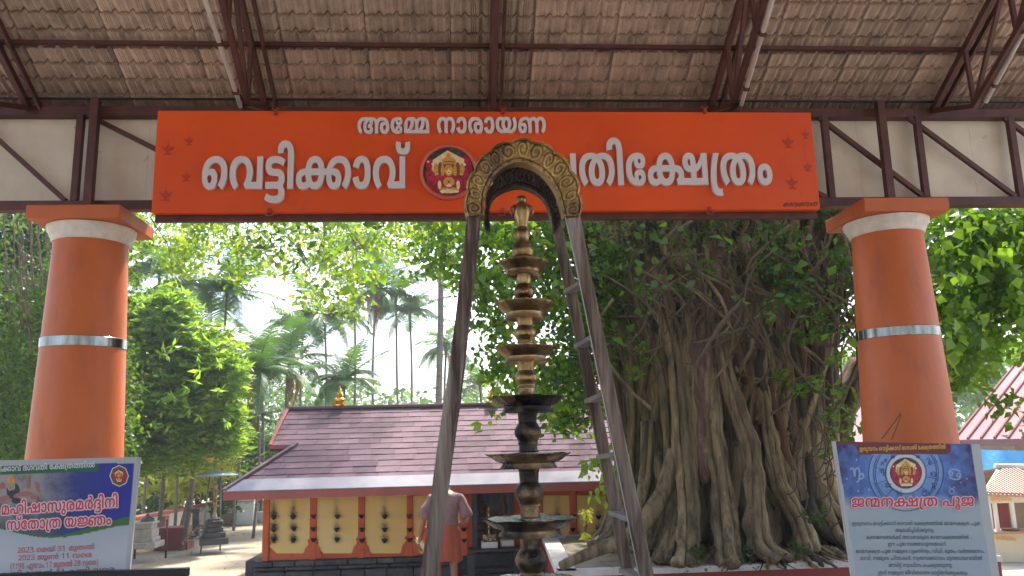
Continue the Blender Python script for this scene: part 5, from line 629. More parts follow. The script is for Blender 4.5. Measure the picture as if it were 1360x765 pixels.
def quadprism(pts, Y, dep, name, mat, bev=True, seg=14):
    """a board between two photo edges: pts = [(lx, ly, rx, ry), ...] top to bottom, from y = Y to Y + dep"""
    mb = MB(); rws = []
    ks = []
    for (a, c) in zip(pts, pts[1:]):
        for t in np.linspace(0, 1, seg, endpoint=False): ks.append(tuple(a[i]+(c[i]-a[i])*t for i in range(4)))
    ks.append(pts[-1]); vs = []
    for i, k in enumerate(ks):
        l = at(k[0], k[1], Y); r = at(k[2], k[3], Y); w_ = (r-l).length; j = noise.noise(V((i*.7, Y*9, 1)))*.003; j2 = noise.noise(V((i*.7, Y*9, 5)))*.003
        l = l+V((j, 0, 0)); r = r+V((j2, 0, 0)); c = .12*w_
        vs += [l+V((0, c, 0)), l+V((c, 0, 0)), r+V((-c, 0, 0)), r+V((0, c, 0)), r+V((0, dep-c, 0)), r+V((-c, dep, 0)), l+V((c, dep, 0)), l+V((0, dep-c, 0))]
    n = len(ks); mb.add(vs, [(i*8+j, i*8+(j+1) % 8, (i+1)*8+(j+1) % 8, (i+1)*8+j) for i in range(n-1) for j in range(8)]+[tuple(range(8)), tuple((n-1)*8+j for j in range(8))])
    return mb.build(name, mat, ld)
quadprism([(620, 288, 639, 286), (607.5, 400, 625, 400), (557.6, 765, 582, 765), (509, 1120, 544, 1120)], YF, .055, 'front_rail', m_wood)
quadprism([(752, 286, 771, 286), (772, 380, 789, 380), (850, 765, 869.5, 765), (921, 1120, 950, 1120)], YF, .045, 'front_rail', m_wood)
quadprism([(626, 300, 638, 300), (603, 500, 616, 500), (566, 765, 581, 765), (524, 1060, 544, 1060)], YR-.05, .05, 'rear_rail', m_wood)
quadprism([(729, 280, 743, 280), (751, 380, 764, 380), (782, 531, 797, 531), (829, 765, 844, 765), (885, 1060, 910, 1060)], YR-.05, .05, 'rear_rail', m_wood)
def catmull(P, n=6, closed=False):
    out = []; N_ = len(P)
    for i in range(N_-1):
        p0, p1, p2, p3 = P[max(i-1, 0)], P[i], P[i+1], P[min(i+2, N_-1)]
        for t in np.linspace(0, 1, n, endpoint=False):
            out.append(tuple(.5*((2*p1[k])+(-p0[k]+p2[k])*t+(2*p0[k]-5*p1[k]+4*p2[k]-p3[k])*t*t+(-p0[k]+3*p1[k]-3*p2[k]+p3[k])*t**3) for k in range(len(p1))))
    out.append(tuple(P[-1])); return out
def arch(outer, inner, Y, dep, mat, name, cells=13):
    O = outer; I = catmull(inner, 8); n = 300
    def rs(P):
        L = [0]
        for a, c in zip(P, P[1:]): L.append(L[-1]+math.hypot(a[0]-c[0], a[1]-c[1]))
        r = []
        for t in np.linspace(0, L[-1], n):
            i = min(len(P)-2, max(0, int(np.searchsorted(L, t))-1)); f = (t-L[i])/max(1e-6, L[i+1]-L[i])
            r.append((P[i][0]+(P[i+1][0]-P[i][0])*f, P[i][1]+(P[i+1][1]-P[i][1])*f))
        return r
    O = rs(O); I = rs(I); vs = []; cs = []; m_ = 30
    for j, (o_, i_) in enumerate(zip(O, I)):
        a = at(*o_, Y); c = at(*i_, Y); t = j/(n-1)*cells; side = int(t) % 2
        for k in range(m_):
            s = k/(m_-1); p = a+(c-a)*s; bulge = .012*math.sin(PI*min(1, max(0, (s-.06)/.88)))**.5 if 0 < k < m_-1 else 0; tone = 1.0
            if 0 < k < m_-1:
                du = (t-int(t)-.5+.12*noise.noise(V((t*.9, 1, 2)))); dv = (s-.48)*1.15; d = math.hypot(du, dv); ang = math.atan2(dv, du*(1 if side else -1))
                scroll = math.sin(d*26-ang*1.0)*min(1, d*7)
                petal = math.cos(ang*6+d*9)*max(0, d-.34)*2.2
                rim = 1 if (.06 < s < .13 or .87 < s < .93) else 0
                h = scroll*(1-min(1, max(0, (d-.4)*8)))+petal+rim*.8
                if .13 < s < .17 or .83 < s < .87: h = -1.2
                h += .5*noise.noise(V((t*4, s*12, 3))); bulge += .003*h; tone = min(1.2, max(.38, .8+.3*h))  # tone paints crevice shade: hollows darker, raised relief lighter
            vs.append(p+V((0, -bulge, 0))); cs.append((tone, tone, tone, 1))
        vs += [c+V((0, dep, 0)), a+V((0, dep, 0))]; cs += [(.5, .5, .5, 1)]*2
    q = m_+2; mb = MB(); mb.smooth = True
    mb.add(vs, [(i*q+j, i*q+(j+1) % q, (i+1)*q+(j+1) % q, (i+1)*q+j) for i in range(n-1) for j in range(q)]+[tuple(range(q)), tuple((n-1)*q+j for j in range(q))])
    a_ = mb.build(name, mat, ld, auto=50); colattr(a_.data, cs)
    return a_
def scallop(base, lobes, amp):
    """turn an open outline into one with rounded lobes"""
    C = catmull(base, 24); L = [0]
    for a, c in zip(C, C[1:]): L.append(L[-1]+math.hypot(a[0]-c[0], a[1]-c[1]))
    out = []
    for i, p in enumerate(C):
        t = L[i]/L[-1]*lobes; a = C[max(0, i-1)]; c = C[min(len(C)-1, i+1)]; dx, dy = c[0]-a[0], c[1]-a[1]; d = math.hypot(dx, dy) or 1
        k = amp*(abs(math.sin(PI*t))**.6-.6); out.append((p[0]+dy/d*k, p[1]-dx/d*k))
    return out
of = scallop([(619, 288), (618, 262), (622, 240), (634, 215), (652, 198), (671, 189), (695, 184), (721, 190), (739, 201), (756, 218), (768, 242), (772, 264), (771.5, 288)], 9, 4)
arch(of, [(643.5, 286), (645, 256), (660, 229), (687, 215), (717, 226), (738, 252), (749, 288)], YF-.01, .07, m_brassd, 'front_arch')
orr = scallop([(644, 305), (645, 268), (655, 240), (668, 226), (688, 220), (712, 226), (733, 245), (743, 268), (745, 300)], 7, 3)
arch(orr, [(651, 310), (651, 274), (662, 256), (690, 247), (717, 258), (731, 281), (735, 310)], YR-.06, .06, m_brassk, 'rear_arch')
for (fx, fy, rx, ry) in ((769, 376, 752, 388), (784, 449, 766, 460), (800, 524, 780, 533), (817, 603, 796, 607), (835, 690, 812, 681), (851, 772, 826, 757), (870, 858, 842, 838), (890, 950, 857, 925)):
    a = at(fx+6, fy, YF+.02); c = at(rx+3, ry, YR-.03); b = MB(); b.bar(a, c, .022, .014, bev=.003) if False else b.bar(a, c, .05, .02, bev=.003); b.build('rung', m_rung, ld)
    # matching rung on the left pair of rails
for (py) in (382, 455, 530, 608, 690, 776, 868):
    t = (py-288)/(765-288); lx = 643+(588-643)*t; a = at(lx-8, py, YF+.03); c = at(lx-8+ (0), py, YR-.03); a.x -= .024; c = V((a.x*1.02+.006, YR-.03, a.z)); b = MB(); b.bar(a, c, .05, .02, bev=.003); b.build('rung', m_rung, ld)
b = MB(); b.smooth = True; b.tube([at(750.5, 288, YF-.007), at(760, 330, YF-.007), at(771.5, 385, YF-.007), at(790.5, 480, YF-.007), at(815.5, 600, YF-.007), at(848.5, 765, YF-.007)], .002, 6); b.build('rail_highlight', M('highlight_pale', (.45, .43, .4), rough=.6), ld)  # pale tube added to draw a highlight along the rail edge
# ============================================================ TIERED OIL LAMP
m_bronze = M('bronze_lamp', (.42, .29, .14), (.24, .16, .08), 9, .33, 1, bump=.25, bscale=30, c3=(.1, .065, .04), s3=4.5, t3=(.56, .68), rvar=.12)
m_soot = M('sooted_bronze', (.035, .028, .024), (.012, .011, .011), 9, .35, .6, bump=.4, bscale=30, c3=(.3, .2, .1), s3=5, t3=(.5, .64), rvar=.15)
m_oil = M('oily_residue', (.012, .013, .016), (.05, .06, .07), 12, .12, .2, bump=.5, bscale=25, c3=(.55, .6, .66), s3=9, t3=(.56, .62))
YL = 3.48; LX = at(699.5, 520, YL).x
lamp = thing('tiered_oil_lamp', (LX, YL, .5), 'tall bronze oil lamp of stacked spouted dishes and bulbous stems, blackened lower down', 'oil lamp')
def zl(py): return at(699, py, YL).z
def rl(px, py): return px/pxm((LX, YL, zl(py)))
def lathe_px(prof, name, mat, n=40, par=None):
    b = MB(); b.smooth = True; b.lathe((LX, YL, 0), [(rl(r, y), zl(y)) for r, y in prof], n); return b.build(name, mat, par or lamp, auto=50)
fin = lathe_px([(1, 260), (5, 261), (6.8, 264), (6.8, 267), (5.4, 269.5), (7, 271), (9.5, 274), (11, 280), (10.5, 286), (8, 294), (7, 302), (10.5, 304), (11, 307), (8.8, 309), (8.6, 322), (10, 324), (14, 331), (14.6, 335), (12.5, 340), (15.5, 343), (16, 347)], 'finial', m_bronze)
for s in (-1, 1):
    b = MB(); b.smooth = True; pr = [(9*s, 273), (13*s, 275), (14.5*s, 281), (12*s, 287)]
    b.tube([V((LX+rl(abs(x), y)*s, YL, zl(y))) for x, y in pr], .006, 8); b.build('ear', m_bronze, fin)
def bulb(y0, y1, r, rn, rt, mat, yb):
    """waisted stem between y0 (top) and y1 (bottom) with a belly at yb"""
    h = y1-y0
    lathe_px([(rt, y0), (rn+.6, y0+h*.12), (rn, y0+h*.3), (rn, yb-r*.75), (r*.72, yb-r*.62), (r*.93, yb-r*.3), (r, yb), (r*.93, yb+r*.3), (r*.74, yb+r*.58), (rn*1.05, yb+r*.72), (rn*1.15, yb+r*.78), (rn*1.15, yb+r*.85), (rn, yb+r*.9), (rn*1.02, y1-2), (rn*1.25, y1)], 'stem', mat)
def dish(ytop, ybot, R, Rb, mat, nsp, seed, oil=True):
    h = ybot-ytop; b = MB(); b.smooth = True; n = 120; rs_ = random.Random(seed)
    prof = [(.3*R, ytop+h*.35), (.86*R, ytop+h*.18), (R*.985, ytop+.4), (R, ytop), (R*1.0, ytop+1), (R*.93, ytop+h*.2), (R*.8, ytop+h*.5), (Rb*.93, ytop+h*.62), (Rb*.92, ytop+h*.72), (Rb, ybot-1), (Rb*1.01, ybot), (Rb*.93, ybot), (Rb*.8, ytop+h*.75), (.3*R, ytop+h*.7)]
    vs = []
    for k, (r, y) in enumerate(prof):
        for j in range(n):
            a = 2*PI*j/n; rr = r
            if 1 < k < 6:
                sp = max(0, math.cos(nsp*(a+.02)))**40; rr = r*(1+.1*sp*(1 if k < 5 else .3))
            q = rl(rr, ytop); dz = -.002*rs_.random() if 1 < k < 4 else 0
            vs.append(V((LX+q*math.cos(a), YL+q*math.sin(a), zl(y)+dz)))
    k = len(prof); b.add(vs, [(i*n+j, i*n+(j+1) % n, (i+1)*n+(j+1) % n, (i+1)*n+j) for i in range(k-1) for j in range(n)]+[tuple((k-1)*n+j for j in range(n))])
    d = b.build('dish', mat, lamp, auto=55)
    if oil:
        b = MB(); b.smooth = True; n = 48; vs = [V((LX, YL, zl(ytop+h*.2)))]; rr2 = np.linspace(.25, .93, 6)
        for q_ in rr2:
            for j in range(n):
                a = 2*PI*j/n; q = rl(R*q_, ytop); zz = zl(ytop+h*(.24-.2*q_)); vs.append(V((LX+q*math.cos(a), YL+q*math.sin(a), zz+.004+.006*noise.noise(V((q_*4, a*2.2, seed*3))))))
        b.add(vs, [(0, 1+j, 1+(j+1) % n) for j in range(n)]+[(1+i*n+j, 1+i*n+(j+1) % n, 1+(i+1)*n+(j+1) % n, 1+(i+1)*n+j) for i in range(5) for j in range(n)])
        b.build('oil_residue', m_oil, d)
dish(347.5, 366, 32, 23.5, m_bronze, 8, 1, False); bulb(364, 401, 13.8, 9, 10.5, m_bronze, 388)
dish(402, 424, 38, 26.5, m_bronze, 8, 2, False); bulb(422, 461, 14.6, 10, 11.5, m_bronze, 443)
dish(461, 482, 40, 29, m_bronze, 8, 3, False); bulb(480, 526, 15.2, 10.8, 12.5, m_bronze, 502)
dish(527, 548, 49, 34.5, m_soot, 8, 4); bulb(546, 601, 18, 12, 13, m_soot, 574)
dish(602, 622, 54, 38, m_soot, 8, 5); bulb(620, 688, 20, 12.5, 15, m_soot, 655)
dish(688, 711, 61, 42, m_soot, 8, 6); bulb(708, 768, 21.5, 13.5, 14, m_soot, 744)
dish(770, 796, 62, 47, m_soot, 8, 7); bulb(792, 850, 24, 15, 17, m_soot, 826)
dish(852, 880, 70, 52, m_soot, 8, 8)
b = MB(); b.smooth = True; zb_ = zl(878); b.lathe((LX, YL, 0), [(.05, zb_), (.045, zb_-.1), (.08, zb_-.16), (.05, zb_-.22), (.06, .95), (.09, .85), (.12, .75), (.26, .66), (.3, .6), (.3, .5)], 40); b.build('base', m_soot, lamp, auto=50)
# ============================================================ BANNERS
m_print = M('printed_vinyl', (1, 1, 1), attr='tint', rough=.42, spec=.4)
m_vback = M('banner_back', (.45, .45, .47), rough=.5)
def mat_c(n, c, r=.45): return M(n, c, rough=r)
m_txtgrey = mat_c('print_grey', (.07, .08, .1)); m_txtred = mat_c('print_red', (.55, .03, .06)); m_txtpink = mat_c('print_pinkish_white', (.72, .55, .6))
m_txtyel = mat_c('print_yellow', (.75, .42, .06)); m_txtw = mat_c('print_white', (.6, .65, .62)); m_txtred2 = mat_c('print_dull_red', (.5, .08, .12)); m_line = mat_c('print_navy', (.02, .04, .12))
class Banner:
    def __init__(s, Y, corners, label, wr, tilt=0):
        s.Y = Y; s.c = corners; s.wr = wr; s.mid = at((corners[0][0]+corners[2][0])/2, (corners[0][1]+corners[2][1])/2, Y)
        s.t = thing('event_banner', V((s.mid.x, Y, .5)), label, 'banner')
    def P(s, px, py, k=0):
        p = at(px, py, s.Y); q = s.wr(p); d = V((0, 1, 0))
        return p + d*(q - .0011*k - (.0 if k == 0 else .001))
    def sheet(s, nu, nv, colf):
        (ax, ay), (bx, by), (cx, cy), (dx, dy) = s.c; vs = []; cs = []
        for j in range(nv+1):
            for i in range(nu+1):
                u, v = i/nu, j/nv; x = (ax+(bx-ax)*u)*(1-v)+(dx+(cx-dx)*u)*v; y = (ay+(by-ay)*u)*(1-v)+(dy+(cy-dy)*u)*v
                vs.append(s.P(x, y)); cs.append((*colf(x, y, u, v), 1))
        b = MB(); b.smooth = True; b.add(vs, [(j*(nu+1)+i, (j+1)*(nu+1)+i, (j+1)*(nu+1)+i+1, j*(nu+1)+i+1) for j in range(nv) for i in range(nu)])
        o = b.build('printed_sheet', m_print, s.t, fix=False); colattr(o.data, cs)
        b = MB(); e = [s.c[0], s.c[1], s.c[2], s.c[3]]; b.prism([at(x, y, s.Y+.012) for x, y in e], (0, .02, 0)); b.build('backing_board', m_vback, s.t)
        return o
    def text(s, key, a, b_, xh, mat, k=3, outline=None):
        (ax, ay), (bx, by) = a, b_
        def mk(sx, sy, kk):
            def f(u, v):
                x = ax+(bx-ax)*u; y = ay+(by-ay)*u
                return s.P(x+sx+(by-ay)/(bx-ax)*xh*v*0, y-xh*v+sy, kk)
            return f
        if outline:
            for j, (sx, sy) in enumerate([(1, 0), (-1, 0), (0, 1), (0, -1), (.7, .7), (-.7, .7), (.7, -.7), (-.7, -.7)]):
                mb = MB(); text(key, mk(sx*outline[1], sy*outline[1], k-.9+j*.09), mb); stuffed(mb.build('lettering_edge', outline[0], s.t, fix=False))
        mb = MB(); text(key, mk(0, 0, k), mb); stuffed(mb.build('lettering', mat, s.t, fix=False))
    def poly(s, pts, mat, k=1, name='print_shape'):
        b = MB(); b.add([s.P(x, y, k) for x, y in pts], [tuple(range(len(pts)))]); return b.build(name, mat, s.t, fix=False)
    def circ(s, cx, cy, r0, r1, mat, k, n=48, mb=None):
        b = mb or MB(); vs = [s.P(cx+r*math.cos(2*PI*i/n), max(604 if s.Y < 4.88 else 0, cy+r*math.sin(2*PI*i/n)), k) for r in (r0, r1) for i in range(n)]
        b.add(vs, [(i, (i+1) % n, n+(i+1) % n, n+i) for i in range(n)])
        if mb is None: b.build('print_ring', mat, s.t, fix=False)
def fbm(x, y, s=1.0):
    return noise.fractal(V((x, y, s)), .6, 2.0, 4)
def lerp(a, b_, t): t = min(1, max(0, t)); return tuple(a[i]+(b_[i]-a[i])*t for i in range(3))
# --- left banner
def wl(p): return .006*math.sin(p.x*9+p.z*4)+.012*noise.noise(V((p.x*2.2, 0, p.z*2.2)))
LB = Banner(4.9, [(-150, 615), (186, 607), (171, 768), (-150, 820)], 'blue and white event banner with red Malayalam title, tied at the left column', wl)
def lcol(x, y, u, v):
    ex = 186-(y-607)*.093
    if x > ex-6 or y < 611+(170-x)*.022+4: return (.42, .42, .45)
    wave = 705+9*math.sin((x-10)/38.)
    green = (.05, .16, .035)
    if x < 130 and 616-(x-129)*.015 < y < 626-(x-130)*.033: return (.025, .12, .055)
    if y < wave-((x-30)/14 if x > 60 else 2) : pass
    if y > wave: return lerp((.4, .44, .5), (.5, .53, .57), (y-wave)/40)
    if y > wave-max(1.5, (x-40)/12): return green
    base = lerp((.03, .05, .17), (.02, .03, .3), (x-60)/100+fbm(x*.02, y*.02)*.3)
    if x < 105:
        ph = lerp((.33, .31, .31), (.1, .1, .12), max(0, (y-655)/40)+fbm(x*.05, y*.05, 3)*.8); base = lerp(ph, base, (x-45+fbm(x*.04, y*.06)*12)/55)
    return base
LB.sheet(230, 130, lcol)
m_pgreen = mat_c('print_green', (.03, .13, .06))
LB.text('p_head', (-62, 629.5), (126, 620.5), 6.0, m_txtw, 2)
LB.text('l_t1', (2, 684), (156.5, 673.5), 12.5, m_txtred, 5, (m_txtpink, 1.5))
LB.text('l_t2', (9, 704.5), (148, 696.5), 12, m_txtred, 5, (m_txtpink, 1.5))
LB.text('l_1', (23, 734.5), (126, 729), 5.6, m_txtred2); LB.text('l_2', (24, 744.5), (122.5, 739.5), 5.6, m_txtred2)
LB.text('l_3', (13.5, 756), (131, 750), 6, m_txtred2); LB.text('l_4', (-60, 770), (152, 759.5), 6, m_txtgrey)
# dancer-goddess collage at the left of the banner, as loose print shapes
m_skin = mat_c('print_skin', (.38, .26, .2)); m_salm = mat_c('print_salmon', (.4, .12, .1)); m_hair = mat_c('print_black', (.03, .03, .035))
def el(cx, cy, a, b_, rot=0, n=20): return [(cx+a*math.cos(t)*math.cos(rot)-b_*math.sin(t)*math.sin(rot), cy+a*math.cos(t)*math.sin(rot)+b_*math.sin(t)*math.cos(rot)) for t in [2*PI*i/n for i in range(n)]]
for k, (s_, m) in enumerate([(el(17, 652, 9, 11), m_hair), (el(14.5, 646, 5.5, 7), m_skin), ([(9, 642), (10, 635), (14.5, 630), (19, 635), (20, 642)], m_gold), (el(4, 662, 9, 3, -.3), m_salm),
    (el(30, 657, 13, 4, -.2), m_salm), (el(38, 641, 2.2, 11, .08), m_salm), (el(44, 652, 10, 2.3, .25), m_skin), (el(50, 647, 2, 8, -.3), m_salm), (el(36, 663, 14, 3.4, .15), m_skin), (el(22, 665, 7, 4), m_hair), (el(2, 645, 3, 5, .4), m_salm), (el(14, 648, 1, .6), m_hair), (el(46, 661, 6, 2.5, .2), m_salm)]):
    LB.poly(s_, m, 1+k*.15)
LB.poly(el(158.5, 632, 13.2, 14.5, 0, 8), m_txtw, 1); LB.poly(el(158.5, 632, 11.8, 13.2, 0, 8), m_brown, 1.5)
emblem(lambda x, z, k: LB.P(158.5+x*8.5, 632-z*9, 2+k*.35), LB.t)
# --- right banner
def wr_(p): return .003*math.sin(p.x*7+1)+.004*noise.noise(V((p.x*2, 4, p.z*2)))
RBn = Banner(4.85, [(1106, 586), (1301, 590), (1330, 785), (1134, 785)], 'tall white and violet banner with zodiac wheel, in front of the right column', wr_)
def rcol(x, y, u, v):
    sk = (y-597)*.155
    xl = 1111+sk; xr = 1290+sk
    if x < xl or x > xr: return (.45, .47, .48)
    if y < 590 or (1136+(y-590)*.3 < x < 1263-max(0, y-600)*1.5 and y < 603.5): return (.15, .022, .028)
    dark = lerp((.04, .02, .09), (.025, .022, .1), fbm(x*.02, y*.02)+.5)
    d = math.hypot(x-1203, y-628)
    blue = lerp(dark, (.1, .22, .6), max(0, 1-abs(d-50)/58)*.9+fbm(x*.06, y*.06, 2)*.45)
    if d < 50: blue = lerp((.2, .34, .66), (.1, .2, .5), max(0, (y-630)/40)+fbm(x*.1, y*.1)*.4)
    c = lerp(blue, (.37, .42, .47), (y-657-fbm(x*.03, 1)*4)/16)
    if y > 673: c = lerp((.37, .42, .47), (.33, .4, .46), fbm(x*.01, y*.012)+.5)
    return c
RBn.sheet(190, 180, rcol)
m_maroon = mat_c('print_maroon', (.16, .025, .03)); m_pblue = mat_c('print_pale_blue', (.3, .42, .6)); m_pwhite = mat_c('print_dim_white', (.55, .58, .6))
RBn.text('p_head', (1141, 599), (1255.5, 596), 4.6, m_txtyel, 2)
wheel = MB()
for r, w_ in ((50, .5), (43.5, .4), (41, .4), (27.5, .4)): RBn.circ(1203, 628.5, r-w_, r+w_, None, 1.4, mb=wheel)
for k in range(12):
    a = 2*PI*(k+.35)/12; c_, s_ = math.cos(a), math.sin(a)
    if s_*42 < -26 : continue
    wheel.add([RBn.P(1203+c_*27-s_*.3, 628.5+s_*27+c_*.3, 1.5), RBn.P(1203+c_*43-s_*.3, 628.5+s_*43+c_*.3, 1.5), RBn.P(1203+c_*43+s_*.3, 628.5+s_*43-c_*.3, 1.5), RBn.P(1203+c_*27+s_*.3, 628.5+s_*27-c_*.3, 1.5)], [(0, 1, 2, 3)])
wheel.build('wheel_lines', m_line, RBn.t, fix=False)
RBn.circ(1203, 628.5, 21, 26, m_pwhite, 1.6)
emblem(lambda x, z, k: RBn.P(1203+x*21.5, 628-z*20.5, 2.2+k*.35), RBn.t)
# zodiac signs drawn as ribbon strokes
def strokes(cx, cy, s, L, wpx, mat, k=1.8, name='zodiac_sign'):
    mb = MB()
    for P_ in L:
        P_ = catmull(P_, 5) if len(P_) > 2 else P_
        for (a, b_), (c, d) in zip(P_, P_[1:]):
            l = math.hypot(c-a, d-b_) or 1; nx, ny = -(d-b_)/l*wpx/2, (c-a)/l*wpx/2
            a1, b1, c1, d1 = cx+a*s, cy+b_*s, cx+c*s, cy+d*s
            mb.add([RBn.P(a1+nx, b1+ny, k), RBn.P(c1+nx, d1+ny, k), RBn.P(c1-nx, d1-ny, k), RBn.P(a1-nx, b1-ny, k)], [(0, 1, 2, 3)])
    stuffed(mb.build(name, mat, RBn.t, fix=False))
arrow = [[(-1, 1), (1, -1)], [(1, -1), (.1, -.9)], [(1, -1), (.9, -.1)], [(-.8, -.1), (.1, .8)]]
capr = [[(-1, -.8), (-.5, -1), (-.3, .2), (-.2, -.8), (.3, -1), (.4, .2), (.2, 1), (0, .9)], [(.4, .2), (.8, -.3), (1, .3), (.5, .6)]]
aqua = [[(-1, -.2), (-.6, -.7), (-.2, -.2), (.2, -.7), (.6, -.2), (1, -.7)], [(-1, .6), (-.6, .1), (-.2, .6), (.2, .1), (.6, .6), (1, .1)]]
pisc = [[(-.8, -1), (-.2, 0), (-.8, 1)], [(.8, -1), (.2, 0), (.8, 1)], [(-.8, 0), (.8, 0)]]
gem = [[(-.7, -1), (0, -.7), (.7, -1)], [(-.7, 1), (0, .7), (.7, 1)], [(-.3, -.8), (-.3, .8)], [(.3, -.8), (.3, .8)]]
leo = [[(-.8, -.6), (-.3, -1), (.3, -.9), (.1, .3), (.4, .9), (.8, .7)], [(.3, 0), (.8, -.3), (.9, .4), (.3, .5), (.2, .1)]]
canc = [[(-.9, -.2), (-.6, -.7), (.2, -.7), (.8, -.4)], [(.9, .2), (.6, .7), (-.2, .7), (-.8, .4)], [(-.9, -.1), (-.5, -.4), (-.3, -.1), (-.6, .2), (-.9, -.1)], [(.9, .1), (.5, .4), (.3, .1), (.6, -.2), (.9, .1)]]
taur = [[(-.8, -1), (-.3, -.4), (.3, -.4), (.8, -1)], [(0, -.4), (.7, .2), (.3, .9), (-.3, .9), (-.7, .2), (0, -.4)]]
virg = [[(-1, -.6), (-.7, .7)], [(-.8, -.4), (-.4, -.7), (-.3, .7)], [(-.3, -.4), (.1, -.7), (.2, .7)], [(.2, -.4), (.7, -.6), (.7, .3), (.2, .9)]]
for (x, y, g_) in ((1173, 614, arrow), (1171.5, 628, capr), (1179, 645, aqua), (1194, 655, pisc), (1240, 645, gem), (1233, 613, leo), (1240, 630, canc), (1228, 654, taur), (1186, 606.8, virg), (1219, 606.8, virg)):
    strokes(x, y, 4.2 if y > 608 else 2.6, g_, .9, m_line)
strokes(1137, 631, 9, capr, 2.2, m_pblue, 1.3); strokes(1268, 630, 9, canc, 2.0, m_pblue, 1.3); strokes(1264, 651, 5, taur, 1.2, m_pblue, 1.3)
for (x, y) in ((1124, 636), (1139, 652), (1153, 650), (1284, 636), (1276, 641), (1137, 611), (1113, 614)): RBn.poly(el(x, y, .9, .9, 0, 8), m_pwhite, 1.2)
RBn.text('r_t', (1130, 673.5), (1292.5, 672), 12.0, m_txtred, 5, (m_txtpink, 1.2))
for key, a, b_, y in (('r_1', 1131, 1301, 697.5), ('r_2', 1189, 1241, 706.5), ('r_3', 1150, 1286, 715.8), ('r_4', 1179, 1257.5, 725), ('r_5', 1136, 1307, 734.3), ('r_6', 1142, 1303.5, 743.5), ('r_7', 1180, 1265, 753), ('r_8', 1166, 1285, 763)):
    RBn.text(key, (a, y), (b_, y), 4.1, m_txtgrey, 2)
# supports
for bn, xs_ in ((LB, (-100, 150)), (RBn, (1150, 1290))):
    for px in xs_:
        q = at(px, 760, bn.Y+.06); b = MB(); b.bar((q.x, q.y, .5), (q.x, q.y, at(px, 628, bn.Y).z), .035); b.build('support_post', m_iron, bn.t)
# dark crowd-barrier rail below the left banner
rb = thing('barrier_rail', V((at(100, 760, 4.6).x, 4.6, .5)), 'dark painted barrier rail below the left banner', 'barrier')
a_ = at(-80, 771, 4.6); c_ = at(250, 761, 4.6); b = MB(); b.bar(a_, V((c_.x, 4.6, a_.z)), .06, .045, bev=.004); b.build('top_rail', m_black, rb)
for px in (-60, 60, 240):
    q = at(px, 765, 4.6); b = MB(); b.bar((q.x, 4.6, .5), (q.x, 4.6, a_.z-.02), .04); b.build('upright', m_black, rb)
# twine loop caught on the right column
q = at(1178, 582, 5.62); b = MB(); b.smooth = True
b.tube([at(1171, 583, 5.7), at(1184, 566, 5.72), at(1196, 549, 5.74), at(1197, 551, 5.73), at(1190, 570, 5.70), at(1184, 584, 5.68)], .005, 6)
tag(b.build('twine_loop', M('dry_twine', (.2, .11, .04), rough=.9)), 'dry twine loop sticking up from the banner on the right column', 'twine')
# ============================================================ SHRINE BUILDING
m_shing = M('maroon_shingle', (.185, .118, .142), (.14, .088, .108), 4, .85, bump=.35, bscale=22, c3=(.24, .165, .19), s3=2.2, t3=(.5, .7), spec=.2, each=.22)
m_flash = M('pale_metal_flashing', (.27, .26, .3), (.22, .21, .25), 3, .75, 0, bump=.2, bscale=9, c3=(.3, .2, .2), s3=5, t3=(.6, .7))
m_fascia = M('dusty_red_fascia', (.34, .085, .06), (.26, .065, .05), 3, .6, bump=.1)
m_owall = M('orange_wall', (.66, .13, .04), (.54, .105, .032), 3, .75, bump=.1, c3=(.3, .07, .03), s3=4, t3=(.6, .75))
m_ywall = M('yellow_wall', (.85, .6, .22), (.8, .54, .19), 1.6, .8, bump=.1, attr='soot', c3=(.88, .66, .3), s3=1.1, t3=(.5, .7))
m_stone = M('dark_oiled_stone', (.035, .034, .036), (.08, .078, .08), 6, .5, bump=.5, bscale=18, c3=(.15, .13, .11), s3=5, t3=(.58, .7), rvar=.15, each=.4)
m_cup = M('sooty_wall_cup', (.02, .014, .01), rough=.45)
m_goldf = M('gilded_finial', (.8, .48, .1), (.6, .3, .05), 20, .25, 1)
m_dwood = M('dark_door_wood', (.06, .055, .07), (.03, .028, .035), 8, .5, bump=.3)
YE, YW, YG = 12.0, 12.9, 14.2
ze = at(350, 652, YE).z; E0 = at(297, 655, YE); zg = at(500, 542, YG).z
sh = thing('shrine_building', (0, YW, 0), 'low yellow and orange shrine with a maroon shingled roof and sooty wall lamps', 'shrine')
XL = E0.x; XR = 4.6
SLR = (zg-ze)/(YG-YE)
def rz(y): return ze+SLR*(y-YE)
yg = 13.12; xg = at(394, 587, yg).x; xr0 = at(373, 542, YG).x; xgl = at(359, 588, yg).x
def hipx(y): return XL+(xg-XL)*(y-YE)/(yg-YE)
# roof body (hip with gablet)
rb_ = MB()
def mir(p): return V((p[0], 2*YG-p[1], p[2]))
fe0, fe1 = V((XL, YE, ze)), V((XR, YE, ze)); gA = V((xg, yg, rz(yg))); gB = V((XR, YG, zg)); gC = V((xgl+.04, YG, zg)); gD = V((xgl, yg, rz(yg)))
dn = V((0, 0, -.05))
for ps in ([fe0, fe1, V((XR, YG, zg)), V((xg, YG, zg)), gA], [mir(fe0), mir(fe1), V((XR, YG, zg)), V((xg, YG, zg)), mir(gA)], [fe0, gA, mir(gA), mir(fe0)], [gD, gA, V((xg, YG, zg)), gC], [mir(gD), mir(gA), V((xg, YG, zg)), gC]):
    rb_.prism([p+dn for p in ps], (0, 0, -.04))
roofo = rb_.build('roof', M('roof_deck', (.1, .05, .05), rough=.8), sh)
